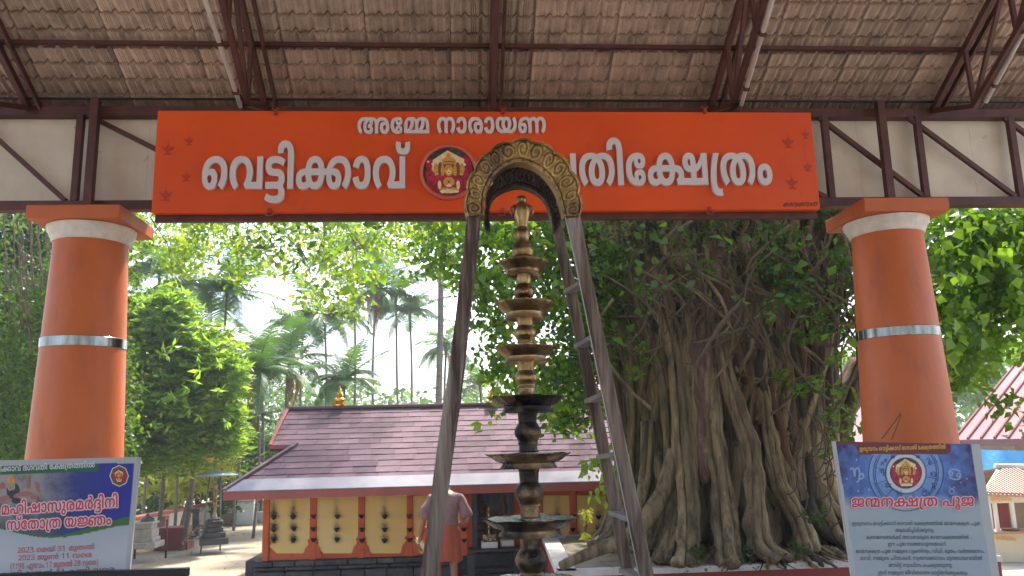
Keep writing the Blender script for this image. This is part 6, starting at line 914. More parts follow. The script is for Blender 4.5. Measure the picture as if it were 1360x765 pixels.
# shingles, one by one
srows = 13; sl_len = math.hypot(YG-YE-.3, zg-rz(YE+.3)); cnt = 0
smesh = {}
tilt = math.atan(SLR)
for r in range(srows):
    ya = YE+.22+(YG-YE-.22)*r/srows; yb = YE+.22+(YG-YE-.22)*(r+1)/srows
    xl = hipx(ya)+.02 if ya < yg else xgl+(xr0-xgl)*(ya-yg)/(YG-yg)
    x = xl; k = 0; wd0 = .34; off = (r % 2)*.17
    x_ = xl
    while x_ < 2.75:
        wd = (wd0-off if k == 0 else wd0)*random.uniform(.92, 1.08)
        if wd < .08: wd = .1
        key = (round(wd, 1), random.randrange(2)); 
        if key not in smesh:
            b = MB(); L = (yb-ya)/math.cos(tilt)+.03; wk = key[0]; j = [random.uniform(-.004, .004) for _ in range(6)]
            n = 4
            vs = []
            for a in range(n+1):
                u = a/n*wk; vs += [V((u, 0, .006+random.uniform(-.002, .003))), V((u, L*.5, .003+random.uniform(-.002, .003))), V((u, L, 0)), V((u, 0, -.004)) ]
            b.add(vs, [(a*4, (a+1)*4, (a+1)*4+1, a*4+1) for a in range(n)]+[(a*4+1, (a+1)*4+1, (a+1)*4+2, a*4+2) for a in range(n)]+[(a*4+3, (a+1)*4+3, (a+1)*4, a*4) for a in range(n)]+[(3, 0, 1, 2), (n*4+2, n*4+1, n*4, n*4+3)])
            smesh[key] = b.mesh('shingle', m_shing)
        o = bpy.data.objects.new('shingle', smesh[key]); place(o, roofo, (x_, ya-.01, rz(ya-.01)+.002+random.uniform(0, .003)))
        o.rotation_euler = (tilt-.018+random.uniform(-.008, .008), random.uniform(-.004, .004), 0); o.scale = ((wd-.004)/key[0], 1, 1)
        x_ += wd; k += 1; cnt += 1
    b = MB(); b.box(((x_+XR)/2, (ya+yb)/2, (rz(ya)+rz(yb))/2+.0), (XR-x_-.01, (yb-ya)/math.cos(tilt)+.02, .02), Matrix.Rotation(tilt-.03, 3, 'X')); b.build('far_shingle_strip', m_shing, roofo)
print('shingles', cnt)
b = MB(); b.bar((xgl+.02, YG, zg+.03), (XR, YG, zg+.03), .1, .05, bev=.01); b.build('ridge_cap', m_shing, sh)
b = MB(); b.prism([V((XL, YE-.02, ze+.0)), V((XR, YE-.02, ze+.0)), V((XR, YE+.24, rz(YE+.24)+.012)), V((hipx(YE+.24)-.02, YE+.24, rz(YE+.24)+.012))], (0, 0, .012)); b.build('eave_flashing', m_flash, sh)
b = MB(); b.prism([V((XL, YE-.02, ze)), V((hipx(YE+.24)-.02, YE+.24, rz(YE+.24)+.01)), V((hipx(YE+.24)-.02, 2*YG-YE-.24, rz(YE+.24)+.01)), V((XL, 2*YG-YE, ze))], (0, 0, .012)); b.build('side_flashing', m_flash, sh)
fh = 10*12/F
b = MB(); b.box(((XL+XR)/2, YE-.005, ze-fh/2-.004), (XR-XL, .03, fh)); b.build('fascia_board', m_fascia, sh)
b = MB(); b.box((XL+.005, YG, ze-fh/2-.004), (.03, 2*(YG-YE)-.04, fh)); b.build('side_fascia', m_fascia, sh)
b = MB(); b.bar(fe0+V((0, 0, .03)), gA+V((0, 0, .03)), .07, .03); b.build('hip_cap', m_shing, sh)
b = MB(); b.bar(gD+V((0, 0, -.0)), gC+V((0, 0, .02)), .05, .06); b.build('gable_board', m_fascia, sh)
b = MB(); b.bar(gD+V((0, -.01, -.02)), gA+V((0, -.01, -.02)), .03, .05); b.build('gable_fascia', m_fascia, sh)
b = MB(); b.prism([V((xg-.12, yg+.15, rz(yg)-.02)), V((xg-.12, 2*YG-yg-.15, rz(yg)-.02)), V((xg-.12, YG, zg-.1))], (.03, 0, 0)); b.build('gable_screen', m_dwood, sh)
for px in (451, 655):
    c = at(px, 541, YG); b = MB(); b.smooth = True; k = .9/pxm(c)*1.1
    b.lathe((c.x, YG, zg+.05), [(9*k, 0), (9*k, 2*k), (5*k, 3*k), (7.5*k, 6*k), (7.5*k, 9*k), (3.5*k, 12*k), (5*k, 14*k), (4*k, 17*k), (1.5*k, 20*k), (.4*k, 27*k)], 20); b.build('finial', m_goldf, sh, auto=50)
# walls
zpl = at(430, 742, YW).z; zwt = ze-.02; XWL = at(349.5, 700, YW).x
def wx(px, py=700): return at(px, py, YW).x
def wz(py, px=480): return at(px, py, YW).z
dl, dr = wx(627), wx(683)
for a, c in ((XWL, dl), (dr, 4.0)):
    b = MB(); b.box(((a+c)/2, YW+.1, (zpl+zwt+.3)/2), (c-a, .2, zwt+.3-zpl)); b.build('front_wall', m_owall, sh)
b = MB(); b.box((XWL+.1, YG+.4, (zpl+zwt)/2), (.2, 2*(YG-YW)-.02, zwt-zpl)); b.build('side_wall', m_owall, sh)
b = MB(); b.box((.4, 15.6, (zpl+zwt)/2), (7.2, .2, zwt-zpl)); b.build('back_wall', m_owall, sh)
cupcols = [(364, 1.3), (389.5, 1), (447.5, .6), (511, .75), (740, .7), (795, .6), (614, .3)]
cuprow = [685, 701.5, 716]
def soot(px, py):
    amount = 0
    for column_x, strength in cupcols:
        for row, cup_y in enumerate(cuprow):
            width = 3.2 + (cup_y - py)*.06
            above = cup_y + 2 - py
            if above > -3:
                wander = 1.2*noise.noise(V((py*.12, column_x, 1)))
                across = (px - column_x + wander)/width
                fall = .7
                if above > 0: fall = math.pow(math.e, -above/(14 if row == 0 else 9))
                patchy = .75 + .6*noise.noise(V((px*.25, py*.14, 2)))
                amount = max(amount, math.pow(math.e, -across*across)*fall*strength*patchy)
            du = (px - column_x)/6; dv = (py - cup_y + 2)/7
            blot = math.pow(math.e, -(du*du + dv*dv)*1.5)
            amount = max(amount, .55*strength*blot*(1 + noise.noise(V((px*.5, py*.5, 7)))))
    s = amount
    g_ = .5+.5*noise.noise(V((px*.05, py*.02, 3)))
    v = 1-min(.95, max(0, s)*1.7); 
    return (v*(.96+.06*g_), v*(.95+.06*g_), v*(.9+.1*g_))
def panel(pl, pr, nl=True, nr=True):
    """yellow field with notched, chamfered foot; photo px"""
    w_ = pr-pl; ny, nx = 60, 34; vs = []; cs = []
    def half(py):           # inset of the edge at this height
        if py < 717: return 0
        if py < 722: return 2.6*math.sin((py-717)/5*PI/2) if True else 0
        if py < 726: return 2.6-3.6*(py-722)/4*.9
        return 0+(py-726)/9*9.5
    for j in range(ny+1):
        py = 658+(735-658)*j/ny; h = half(py)
        for i in range(nx+1):
            u = i/nx; px = pl+(h if nl else 0)+(w_-(h if nl else 0)-(h if nr else 0))*u
            p = at(px, py, YW-.012); vs.append(p); cs.append((*soot(px, py), 1))
    b = MB(); b.add(vs, [(j*(nx+1)+i, (j+1)*(nx+1)+i, (j+1)*(nx+1)+i+1, j*(nx+1)+i+1) for j in range(ny) for i in range(nx)])
    o = b.build('yellow_panel', m_ywall, sh, fix=False); colattr(o.data, cs, 'soot')
for a, c in ((358, 411.7), (420.5, 475.7), (484.5, 540.3), (548.5, 611), (721, 757), (766, 806), (815, 860)): panel(a, c)
for a, c in ((349.5, 358), (411.7, 420.5), (475.7, 484.5), (540.3, 548.5), (611, 621), (692, 721), (757, 766), (806, 815)):
    xa, xc = wx(a), wx(c); b = MB(); b.box(((xa+xc)/2, YW-.02, (wz(742)+zwt)/2), (xc-xa-.002, .04, zwt-wz(742)), None, .004); b.build('pilaster', m_owall, sh)
    if a in (411.7, 475.7, 540.3, 757): # soot-streaked scallop foot
        cx = (xa+xc)/2; b = MB(); b.prism([V((cx+x*12/F, YW-.03, wz(719)+z*12/F)) for x, z in [(-4, 0), (-7, 2), (-7, 4), (-5, 6), (5, 6), (7, 4), (7, 2), (4, 0), (10, -7), (13, -20), (-13, -20), (-10, -7)][::1]], (0, .02, 0)); b.build('pilaster_foot', m_owall, sh)
# oil cups on the wall
b = MB(); b.smooth = True; b.lathe((0, 0, 0), [(.004, -.055), (.024, -.038), (.037, -.017), (.042, 0), (.045, .01), (.038, .008), (.03, -.01), (.003, -.02)], 14, sy=.9); cupm = b.mesh('wall_cup', m_cup)
for px in (364, 389.5, 416, 447.5, 480, 511, 544, 616, 740, 761, 795, 810):
    for j, py in enumerate(cuprow):
        p = at(px+random.uniform(-.6, .6), py+random.uniform(-1, 1)-.001*(px-450), YW-.07)
        if px == 616 and j == 0: continue
        o = bpy.data.objects.new('wall_cup', cupm); place(o, sh, p)
# plinth of dark stones
b = MB(); b.box((.4, YG+.1, zpl/2-.01), (2*3.55+.2, 2*(YG-YW)+.06, zpl)); b.build('plinth_core', m_stone, sh)
for course, (za, zb2, pr_) in enumerate(((zpl-.085, zpl, .1), (zpl-.15, zpl-.088, .05), (zpl-.42, zpl-.155, .09))):
    x = XWL-.1; 
    while x < 4:
        wd = random.uniform(.24, .5); 
        if not (x < dr+.1 and x+wd > dl-.1):
            b = MB(); b.box((x+wd/2, YW-pr_/2-.01, (za+zb2)/2), (wd-.008, pr_+.02, zb2-za-.004), None, .012); b.build('stone', m_stone, sh)
        x += wd
# doorway
for x in (dl+.04, dr-.05):
    b = MB(); b.box((x, YW-.02, (zpl+zwt)/2), (.09, .12, zwt-zpl), None, .008); b.build('door_jamb', m_dwood, sh)
m_shelf = M('oily_shelf_wood', (.09, .065, .05), (.04, .03, .025), 10, .45, bump=.3)
zs = at(655, 729, YW-.35).z
b = MB(); b.box(((dl+dr)/2, YW-.2, zs-.012), (dr-dl+.12, .5, .03), None, .004); b.build('threshold_shelf', m_shelf, sh)
for x in (dl-.02, dr+.02):
    b = MB(); b.box((x, YW-.4, zs/2-.03), (.11, .09, zs-.06), None, .006); b.build('shelf_leg', m_stone, sh)
b = MB(); b.box(((dl+dr)/2, YW-.1, zs-.32), (dr-dl, .3, .05)); b.build('step', m_shelf, sh)
b = MB(); b.box(((dl+dr)/2, YW-.55, .09), (dr-dl+.3, .7, .18), None, .015); b.build('sandstone_step', M('brown_step_stone', (.2, .15, .1), (.13, .1, .07), 5, .8, bump=.4), sh)
# inside
m_in = M('ochre_panel', (.5, .3, .12), (.36, .2, .08), 5, .6)  # ochre mixed with a browner tone by noise
b = MB(); b.box(((dl+dr)/2-.16, 14.6, .95), (.42, .04, .9)); b.build('inner_screen', m_in, sh)
for k in range(6):
    b = MB(); b.box(((dl+dr)/2-.16, 14.57, .62+k*.12), (.42, .02, .02)); b.build('screen_batten', m_shelf, sh)
b = MB(); b.box(((dl+dr)/2+.22, 14.6, .9), (.34, .04, .9)); b.build('inner_panel', M('inner_pale_panel', (.45, .4, .33), (.3, .26, .2), 3, .7), sh)
# small lamp, tray and flowers on the threshold
sl_ = thing('small_oil_lamp', at(650, 722, YW-.25), 'small brass oil lamp with jasmine garland on the white box in the shrine doorway', 'oil lamp')
c = at(650, 722, YW-.25); c.z = zs+.01+.09; q = 12.3/F
b = MB(); b.smooth = True; b.lathe((c.x, c.y, c.z), [(9*q, 0), (8*q, 2*q), (4*q, 5*q), (2*q, 10*q)]+[v for k in range(4) for v in ((1.6*q, (11+k*7)*q), (1.6*q, (15+k*7)*q), (5.5*q, (16.2+k*7)*q), (5.6*q, (16.6+k*7)*q), (1.6*q, (16.8+k*7)*q))]+[(2.4*q, 41*q), (.5*q, 45*q)], 18)
b.build('lamp_body', m_bronze, sl_, auto=50)
m_flw = M('white_flower', (.75, .72, .62), rough=.8); m_flwy = M('yellow_flower', (.8, .55, .04), rough=.8)
for mt, n_ in ((m_flw, 60), (m_flwy, 22)):
    b = MB()
    for _ in range(n_):
        a = random.uniform(0, 6.3); p = c+V((math.cos(a)*9*q*random.uniform(.6, 1.1), -abs(math.sin(a))*8*q-.0, random.uniform(0, 9)*q))
        b.lathe(p, [(.001, -.008), (.009, 0), (.001, .009)], 5)
    b.build('garland', mt, sl_)
tr_ = MB(); tr_.box((c.x, c.y, zs+.055), (.24, .22, .09), None, .006); tag(tr_.build('white_box', M('white_enamel', (.7, .7, .66), rough=.4)), 'low white box under the small brass lamp in the shrine doorway', 'box')
tr_ = MB(); tr_.box((c.x+.27, c.y+.03, zs+.07), (.22, .2, .12), None, .02); tag(tr_.build('offering_box', M('dull_steel', (.5, .5, .48), rough=.35, metal=.6)), 'dull steel box of offerings beside the small lamp in the shrine doorway', 'box')
# hanging brass cups row and lights above inside
hg = MB(); hg.smooth = True
for k in range(9):
    hg.lathe(((dl+.1+k*.055), 14.2, 1.33), [(.002, .0), (.018, .01), (.02, .03), (.008, .04), (.002, .1)], 8)
hg.build('hanging_bells', m_bronze, sh)
b = MB(); b.box(((dl+dr)/2, 14.2, 1.44), (dr-dl, .05, .03)); b.build('bell_rail', m_shelf, sh)
# ============================================================ PEOPLE
def skin(name, chains, mat, parent, P0, sub=2, smooth=True):
    # every chain is a list of (point, radius) pairs; chains join where they share a point
    me = bpy.data.meshes.new(name); vs = []; es = []; rs = []; idx = {}
    for ch in chains:
        prev = None
        for p, r in ch:
            k = tuple(round(c_, 4) for c_ in p)
            if k not in idx: idx[k] = len(vs); vs.append(V(p)); rs.append(r if isinstance(r, tuple) else (r, r))
            i = idx[k]
            if prev is not None and prev != i: es.append((prev, i))
            prev = i
    me.from_pydata(vs, es, []); o = bpy.data.objects.new(name+'_tmp', me); COL.objects.link(o)
    md = o.modifiers.new('s', 'SKIN'); md.use_smooth_shade = True
    for i, r in enumerate(rs): me.skin_vertices[0].data[i].radius = r; me.skin_vertices[0].data[i].use_root = (i == 0)
    sb = o.modifiers.new('b', 'SUBSURF'); sb.levels = sub; sb.render_levels = sub
    bpy.context.view_layer.update()
    dg = bpy.context.evaluated_depsgraph_get(); me2 = bpy.data.meshes.new_from_object(o.evaluated_get(dg)); bpy.data.objects.remove(o)
    me2.name = name; me2.materials.clear(); me2.materials.append(mat)
    me2.polygons.foreach_set('use_smooth', [True]*len(me2.polygons))
    ob = bpy.data.objects.new(name, me2); place(ob, parent, P0); return ob
m_skin_ = M('brown_skin', (.28, .13, .075), (.24, .11, .06), 14, .55, bump=.05)
m_shirt = M('dusty_pink_shirt', (.27, .155, .155), (.21, .115, .115), 5, .85, bump=.5, bscale=9)
m_mundu = M('saffron_cloth', (.38, .085, .045), (.3, .065, .035), 4, .85, bump=.6, bscale=8, stretch=(1, 1, .35))
m_hairb = M('black_hair', (.02, .018, .018), (.05, .045, .04), 40, .5, bump=.4)
YP = 11.35; pc = at(592, 740, YP); X0 = pc.x
pn = thing('person', (X0, YP, 0), 'bowed person in dusty pink shirt and short saffron waist cloth, holding an orange bag', 'person')
def hp(dx, dy, z): return (dx, dy, z)
zk = at(604, 744, YP).z; S_ = 1.0
# body: pelvis, spine, neck, head bowed forward (away from the camera = +y), legs, arms
body = [[(hp(0, 0, .9), (.15, .11)), (hp(0, .01, 1.05), (.14, .1)), (hp(0, .03, 1.25), (.17, .11)), (hp(0, .07, 1.4), (.15, .09)), (hp(0, .15, 1.46), .055), (hp(0, .22, 1.46), .06), (hp(0, .27, 1.43), (.085, .1)), (hp(0, .32, 1.36), (.07, .08)), (hp(0, .34, 1.3), .035)]]
for s in (-1, 1):
    body.append([(hp(0, 0, .9), (.15, .11)), (hp(.1*s, .0, .84), .095), (hp(.11*s, .0, .5), .06), (hp(.11*s, -.01, .42), .058), (hp(.115*s, -.02, .3), .055), (hp(.12*s, 0, .1), .034), (hp(.12*s, .0, .05), .035), (hp(.13*s, .1, .03), (.04, .025)), (hp(.135*s, .17, .022), (.036, .018))])
# left arm hangs with the bag; right arm bent to the front
body.append([(hp(0, .07, 1.4), (.15, .09)), (hp(-.19, .05, 1.38), .055), (hp(-.29, .02, 1.12), .042), (hp(-.32, .03, .98), .036), (hp(-.35, .06, .84), .026), (hp(-.355, .07, .79), (.018, .034))])
body.append([(hp(0, .07, 1.4), (.15, .09)), (hp(.2, .05, 1.37), .055), (hp(.31, -.02, 1.15), .044), (hp(.31, -.02, 1.1), .042), (hp(.2, .08, 1.02), .038), (hp(.08, .2, 1.02), .027), (hp(.03, .23, 1.04), (.034, .018))])
skin('body', body, m_skin_, pn, (X0, YP, 0))
def hand(c, dirn, side, parent, P0, k0=1.0):
    """five curled fingers rooted in the palm end c, pointing along dirn"""
    d = V(dirn).normalized(); s = V(side).normalized(); n_ = d.cross(s)
    ch = []
    for i, (L, off) in enumerate(((.07, -.027), (.082, -.009), (.078, .009), (.06, .027))):
        b0 = V(c)+s*off; p1 = b0+d*(L*.45)+n_*.004; p2 = p1+d*(L*.3)+n_*.018; p3 = p2+d*(L*.1)+n_*.026
        skin('finger', [[(tuple(b0-d*.02), .009), (tuple(p1), .0085), (tuple(p2), .0075), (tuple(p3), .006)]], m_skin_, parent, P0, 1)
    b0 = V(c)-d*.035+s*-.03; skin('thumb', [[(tuple(b0), .011), (tuple(b0-s*.02+d*.025), .0095), (tuple(b0-s*.02+d*.05+n_*.015), .008)]], m_skin_, parent, P0, 1)
hand((-.357, .075, .765), (0, .1, -1), (0, 1, 0), pn, (X0, YP, 0))
hand((.0, .25, 1.05), (-1, .2, .2), (0, .2, 1), pn, (X0, YP, 0))
skin('hair', [[(hp(0, .225, 1.49), (.06, .05)), (hp(0, .265, 1.47), (.088, .085)), (hp(0, .3, 1.43), (.078, .07))]], m_hairb, pn, (X0, YP, 0))
for s in (-1, 1): skin('ear', [[(hp(.085*s, .27, 1.42), (.012, .02)), (hp(.092*s, .275, 1.39), (.01, .015))]], m_skin_, pn, (X0, YP, 0), 1)
b = MB(); b.smooth = True; b.lathe((X0, YP+.4, 1.36), [(.004, -.02), (.014, -.012), (.016, 0), (.006, .03)], 8); b.build('nose', m_skin_, pn)
shirt = [[(hp(0, 0, .96), (.185, .135)), (hp(0, .01, 1.08), (.18, .135)), (hp(0, .03, 1.24), (.195, .135)), (hp(0, .07, 1.38), (.17, .115)), (hp(0, .12, 1.455), (.075, .06))]]
for s in (-1, 1): shirt.append([(hp(0, .07, 1.38), (.17, .115)), (hp(.19*s, .05, 1.37), .085), (hp(.285*s, .01, 1.17), .085), (hp(.3*s, .0, 1.11), (.082, .088))])
pink_shirt = skin('shirt', shirt, m_shirt, pn, (X0, YP, 0), 3)
for vx in pink_shirt.data.vertices:
    rough_ = noise.noise(vx.co*7)*.02
    vx.co.x += rough_; vx.co.y += rough_
def cloth(name, rings, mat, pleat, n=64, parent=pn):
    vs = []; b = MB(); b.smooth = True
    for k, (cx, cy, z, rx, ry) in enumerate(rings):
        for j in range(n):
            a = 2*PI*j/n; f = 1+pleat*(k/len(rings)+.25)*(math.sin(a*9+k*.35)+.6*math.sin(a*17+2))
            vs.append(V((X0+cx+rx*f*math.cos(a), YP+cy+ry*f*math.sin(a), z+.012*math.sin(a*3)*(k == len(rings)-1))))
    m_ = len(rings); b.add(vs, [(i*n+j, i*n+(j+1) % n, (i+1)*n+(j+1) % n, (i+1)*n+j) for i in range(m_-1) for j in range(n)])
    return b.build(name, mat, parent)
cloth('waist_cloth', [(0, 0, 1.04, .155, .12), (0, 0, .98, .185, .145), (0, 0, .88, .2, .155), (0, 0, .75, .205, .155), (.005, 0, .62, .205, .15), (.01, 0, zk+.01, .2, .145), (.01, 0, zk-.01, .19, .135)], m_mundu, .045)
bag = thing('cloth_bag', (X0-.36, YP+.06, .5), 'bright orange folded cloth bag with pale lower corner in the bowed person left hand', 'bag')
def bagm(pts, mat, name, th=.05):
    b = MB(); n = len(pts); b.prism([at(px, py, YP+.05) for px, py in pts], (0, th, 0)); return b.build(name, mat, bag)
bagm([(560, 701), (566, 700), (577, 708), (578, 722), (566, 722), (556, 713)], M('orange_bag_cloth', (.75, .1, .02), (.6, .08, .02), 8, .8, bump=.4), 'bag_cloth', .07)
bagm([(553, 714), (565.5, 724), (577, 724), (576, 731), (566, 731), (552, 720)], M('cream_bag_cloth', (.75, .6, .38), rough=.8), 'bag_lining', .06)
# attendant inside
X1 = at(655, 680, 14.0).x; Y1 = 14.0
p2 = thing('person', (X1, Y1, .35), 'person standing inside the shrine doorway in a greenish grey striped shirt', 'person')
z_ = .32
body2 = [[(hp(0, 0, .55), (.14, .1)), (hp(0, 0, .75), (.15, .1)), (hp(0, 0, .9), (.16, .1)), (hp(0, 0, .97), .06), (hp(0, 0, 1.03), .055), (hp(0, -.01, 1.1), (.08, .09)), (hp(0, -.01, 1.2), (.075, .08))]]
for s in (-1, 1):
    body2.append([(hp(0, 0, .9), (.16, .1)), (hp(.18*s, 0, .86), .055), (hp(.23*s, -.02, .65), .042), (hp(.2*s, -.14, .5), .034), (hp(.15*s, -.24, .52), .026), (hp(.13*s, -.28, .53), (.03, .018))])
    body2.append([(hp(0, 0, .55), (.14, .1)), (hp(.09*s, 0, .45), .09), (hp(.1*s, 0, .1), .06), (hp(.1*s, 0, -.2), .04), (hp(.1*s, -.1, -.25), .035)])
skin('body', [[((p[0], p[1], p[2]), r) for p, r in ch] for ch in body2], m_skin_, p2, (X1, Y1, .42))
m_stripe = M('grey_green_shirt', (.3, .34, .28), (.16, .2, .17), 9, .85, stretch=(1, 1, .12), bump=.3)
skin('shirt', [[(hp(0, 0, .5), (.165, .12)), (hp(0, 0, .72), (.17, .12)), (hp(0, 0, .88), (.175, .115)), (hp(0, 0, .95), (.08, .075))]]+[[(hp(0, 0, .88), (.175, .115)), (hp(.18*s, 0, .86), .075), (hp(.225*s, -.01, .72), .07)] for s in (-1, 1)], m_stripe, p2, (X1, Y1, .42))
skin('hair', [[(hp(0, .01, 1.16), (.088, .09)), (hp(0, .01, 1.21), (.082, .085))]], m_hairb, p2, (X1, Y1, .42))
for s in (-1, 1): hand((.125*s, -.3, .53), (-.3*s, -1, 0), (0, 0, 1), p2, (X1, Y1, .42))
# ============================================================ TREE PLATFORM
m_wkerb = M('white_lime_kerb', (.66, .63, .58), (.5, .46, .42), 5, .8, bump=.2, c3=(.3, .22, .18), s3=4, t3=(.62, .75))
m_rkerb = M('maroon_kerb', (.26, .035, .03), (.2, .03, .025), 4, .6, bump=.1)
m_soil = M('platform_soil', (.33, .27, .19), (.22, .17, .12), 5, .95, bump=.8, bscale=25, c3=(.14, .1, .07), s3=12, t3=(.6, .7))
ZP = .74
tp_ = thing('tree_platform', (3.6, 10.5, 0), 'raised tree platform with maroon sides and white kerb around the big ficus', 'platform')
ring_ = [atz(741, 758.5, ZP), atz(722, 713.5, ZP), atz(736, 710.5, ZP), atz(770, 706, ZP), atz(802, 700.5, ZP)]
fl_, bl_ = ring_[0], ring_[1]
yf = fl_.y
poly = [V((fl_.x, yf, ZP)), V((bl_.x, bl_.y, ZP)), V((ring_[3].x, 12.4, ZP)), V((ring_[4].x, 12.75, ZP)), V((5.95, 12.8, ZP)), V((5.95, yf, ZP))]
b = MB(); b.prism([p+V((0, 0, -.06)) for p in poly], (0, 0, -.72)); b.build('platform_wall', m_rkerb, tp_)
cen = V((3.6, 10.6, ZP))
for a, c in zip(poly, poly[1:]+poly[:1]):
    d = (c-a).normalized(); n_ = V((-d.y, d.x, 0)); 
    if n_.dot(cen-a) < 0: n_ = -n_
    w_ = .24 if a is not poly[-1] and a is not poly[4] else .12
    w_ = .2 if abs(d.y) > .8 else (.1 if a.y < 9 or c.y < 9 else .16)
    L = (c-a).length; k = max(1, int(L/.9))
    for i in range(k):
        p, q = a+d*(L*i/k+.003), a+d*(L*(i+1)/k-.003); b = MB(); b.prism([p-n_*.02, q-n_*.02, q+n_*w_, p+n_*w_], (0, 0, -.06)); b.build('kerb_slab', m_wkerb, tp_)
b = MB()
def soilf(u, v):
    x = poly[0].x+.1+(5.8-poly[0].x)*u; y = yf+.1+4.15*v; x = max(x, poly[0].x+(poly[1].x-poly[0].x)*(y-yf)/(bl_.y-yf)+.12) if y < bl_.y else max(x, poly[1].x+.15+(y-bl_.y)*1.1)
    return V((x, y, ZP-.03+.05*noise.noise(V((x*1.6, y*1.6, 0)))+.02*noise.noise(V((x*6, y*6, 0)))+.12*math.pow(math.e, -((x-3.5)**2+(y-10.6)**2)/2.2)))
b.smooth = True; b.grid(70, 60, soilf); tag(b.build('platform_soil', m_soil), None, kind='structure')
# dry litter on the soil
lt = MB(); ltc = []
m_litter = M('dry_leaf_litter', (.28, .19, .1), (.16, .11, .06), 20, .9)
for _ in range(1500):
    x = random.uniform(1.35, 5.7); y = random.uniform(8.7, 12.5)
    if x < 1.45+(y-8.6)*.1: continue
    z = ZP+.02+.05*noise.noise(V((x*1.6, y*1.6, 0)))+.12*math.pow(math.e, -((x-3.5)**2+(y-10.6)**2)/2.2); a = random.uniform(0, 6.3); s = random.uniform(.015, .05)
    d = V((math.cos(a), math.sin(a), random.uniform(-.2, .4)))*s; e = V((-math.sin(a), math.cos(a), random.uniform(-.3, .3)))*s*.4; p = V((x, y, z))
    lt.add([p-d, p+e, p+d, p-e], [(0, 1, 2, 3)])
tag(lt.build('leaf_litter', m_litter, fix=False), 'dry fallen leaves and twigs scattered on the tree platform', 'leaf litter', kind='stuff')
# ============================================================ LEFT YARD
m_cream = M('cream_wall', (.74, .66, .5), (.64, .56, .41), 2, .85, bump=.15, c3=(.3, .25, .17), s3=2, t3=(.62, .75))
m_redcap = M('orange_red_coping', (.46, .12, .07), (.36, .1, .06), 4, .7)
A0 = atz(110, 735, 0); 
wa = V((-7.9, 14.2, 0)); wb = atz(283, 679, 0); wb = V((-8.2, 27.0, 0)); wc_ = V((-5.0, 27.4, 0))
wb = at(282, 679, 26); wb.z = 0; wa = at(60, 745, 15.0); wa.z = 0; wc_ = at(420, 676, 26.5); wc_.z = 0
cw = thing('compound_wall', (wb.x, wb.y, 0), 'low cream compound wall with orange red coping running back along the left of the yard', 'wall')
for (p, q, z0_, z1_) in ((wa, wb, .74, .52), (wb, wc_, .52, .5)):
    d = (q-p).normalized(); n_ = V((d.y, -d.x, 0))*.09
    b = MB(); b.add([p-n_, q-n_, q+n_, p+n_, p-n_+V((0, 0, z0_-.06)), q-n_+V((0, 0, z1_-.05)), q+n_+V((0, 0, z1_-.05)), p+n_+V((0, 0, z0_-.06))], [(0, 1, 2, 3), (4, 5, 6, 7), (0, 1, 5, 4), (1, 2, 6, 5), (2, 3, 7, 6), (3, 0, 4, 7)]); b.build('wall_panel', m_cream, cw)
    n_ = n_*1.4; b = MB(); b.add([p-n_+V((0, 0, z0_-.058)), q-n_+V((0, 0, z1_-.048)), q+n_+V((0, 0, z1_-.048)), p+n_+V((0, 0, z0_-.058)), p-n_+V((0, 0, z0_+.02)), q-n_+V((0, 0, z1_+.02)), q+n_+V((0, 0, z1_+.02)), p+n_+V((0, 0, z0_+.02))], [(0, 1, 2, 3), (4, 5, 6, 7), (0, 1, 5, 4), (1, 2, 6, 5), (2, 3, 7, 6), (3, 0, 4, 7)]); b.build('coping', m_redcap, cw)
for t in (.12, .32, .55, .8):
    p = wa.lerp(wb, t); h = .74+(.52-.74)*t; b = MB(); b.box(p+V((.1, -.1, h/2-.04)), (.2, .3, h-.08)); b.build('pier', m_redcap, cw)
# raised bed and kerb at the back
def ybox(name, l, r, topy, boty, Y, dep, mat, label, cat, bev=.01, thing_=True, z0=0):
    p = at(l, boty, Y); q = at(r, boty, Y); t = at((l+r)/2, topy, Y)
    b = MB(); zb3 = z0 if z0 is not None else p.z; b.box(((p.x+q.x)/2, Y+dep/2, (zb3+t.z)/2), (q.x-p.x, dep, t.z-zb3), None, bev)
    o = b.build(name, mat); tag(o, label, cat); return o
ybox('planter_kerb', 205, 249, 701, 719, 18.6, .5, m_rkerb, 'dark red painted planter block below the tree trunks at the left', 'planter')
ybox('stone_edging', 290, 352, 681, 686, 24.5, .4, M('pale_edging', (.45, .4, .33), rough=.9), 'low pale stone edging in front of the far yard wall', 'kerb')
pd = thing('lamp_pedestal', (at(285, 719, 17.9).x, 17.9, 0), 'stepped black stone pedestal under the brass lamp and its tin canopy', 'pedestal')
def tier_stack(root, cx, Y, tiers, mat, name, turned=True):
    for (hw, ya, yb_) in tiers:
        c = at(cx, (ya+yb_)/2, Y); h = abs(at(cx, ya, Y).z-at(cx, yb_, Y).z); w_ = 2*hw/pxm(c)
        b = MB(); b.box(c, (w_, w_, h+.002), Matrix.Rotation(.3, 3, 'Z') if turned else None, .012); b.build(name, mat, root)
tier_stack(pd, 284, 17.9, [(18, 713, 722), (14.5, 706, 713), (11.5, 700, 706), (10, 694, 700), (11.5, 691, 694), (8, 688, 691)], m_stone, 'tier')
bl = thing('brass_lamp', (at(285, 690, 17.9).x, 17.9, 1), 'brass tiered lamp under the tin canopy on the black stone pedestal', 'oil lamp')
c = at(285, 688, 17.9); q = 1/pxm(c)
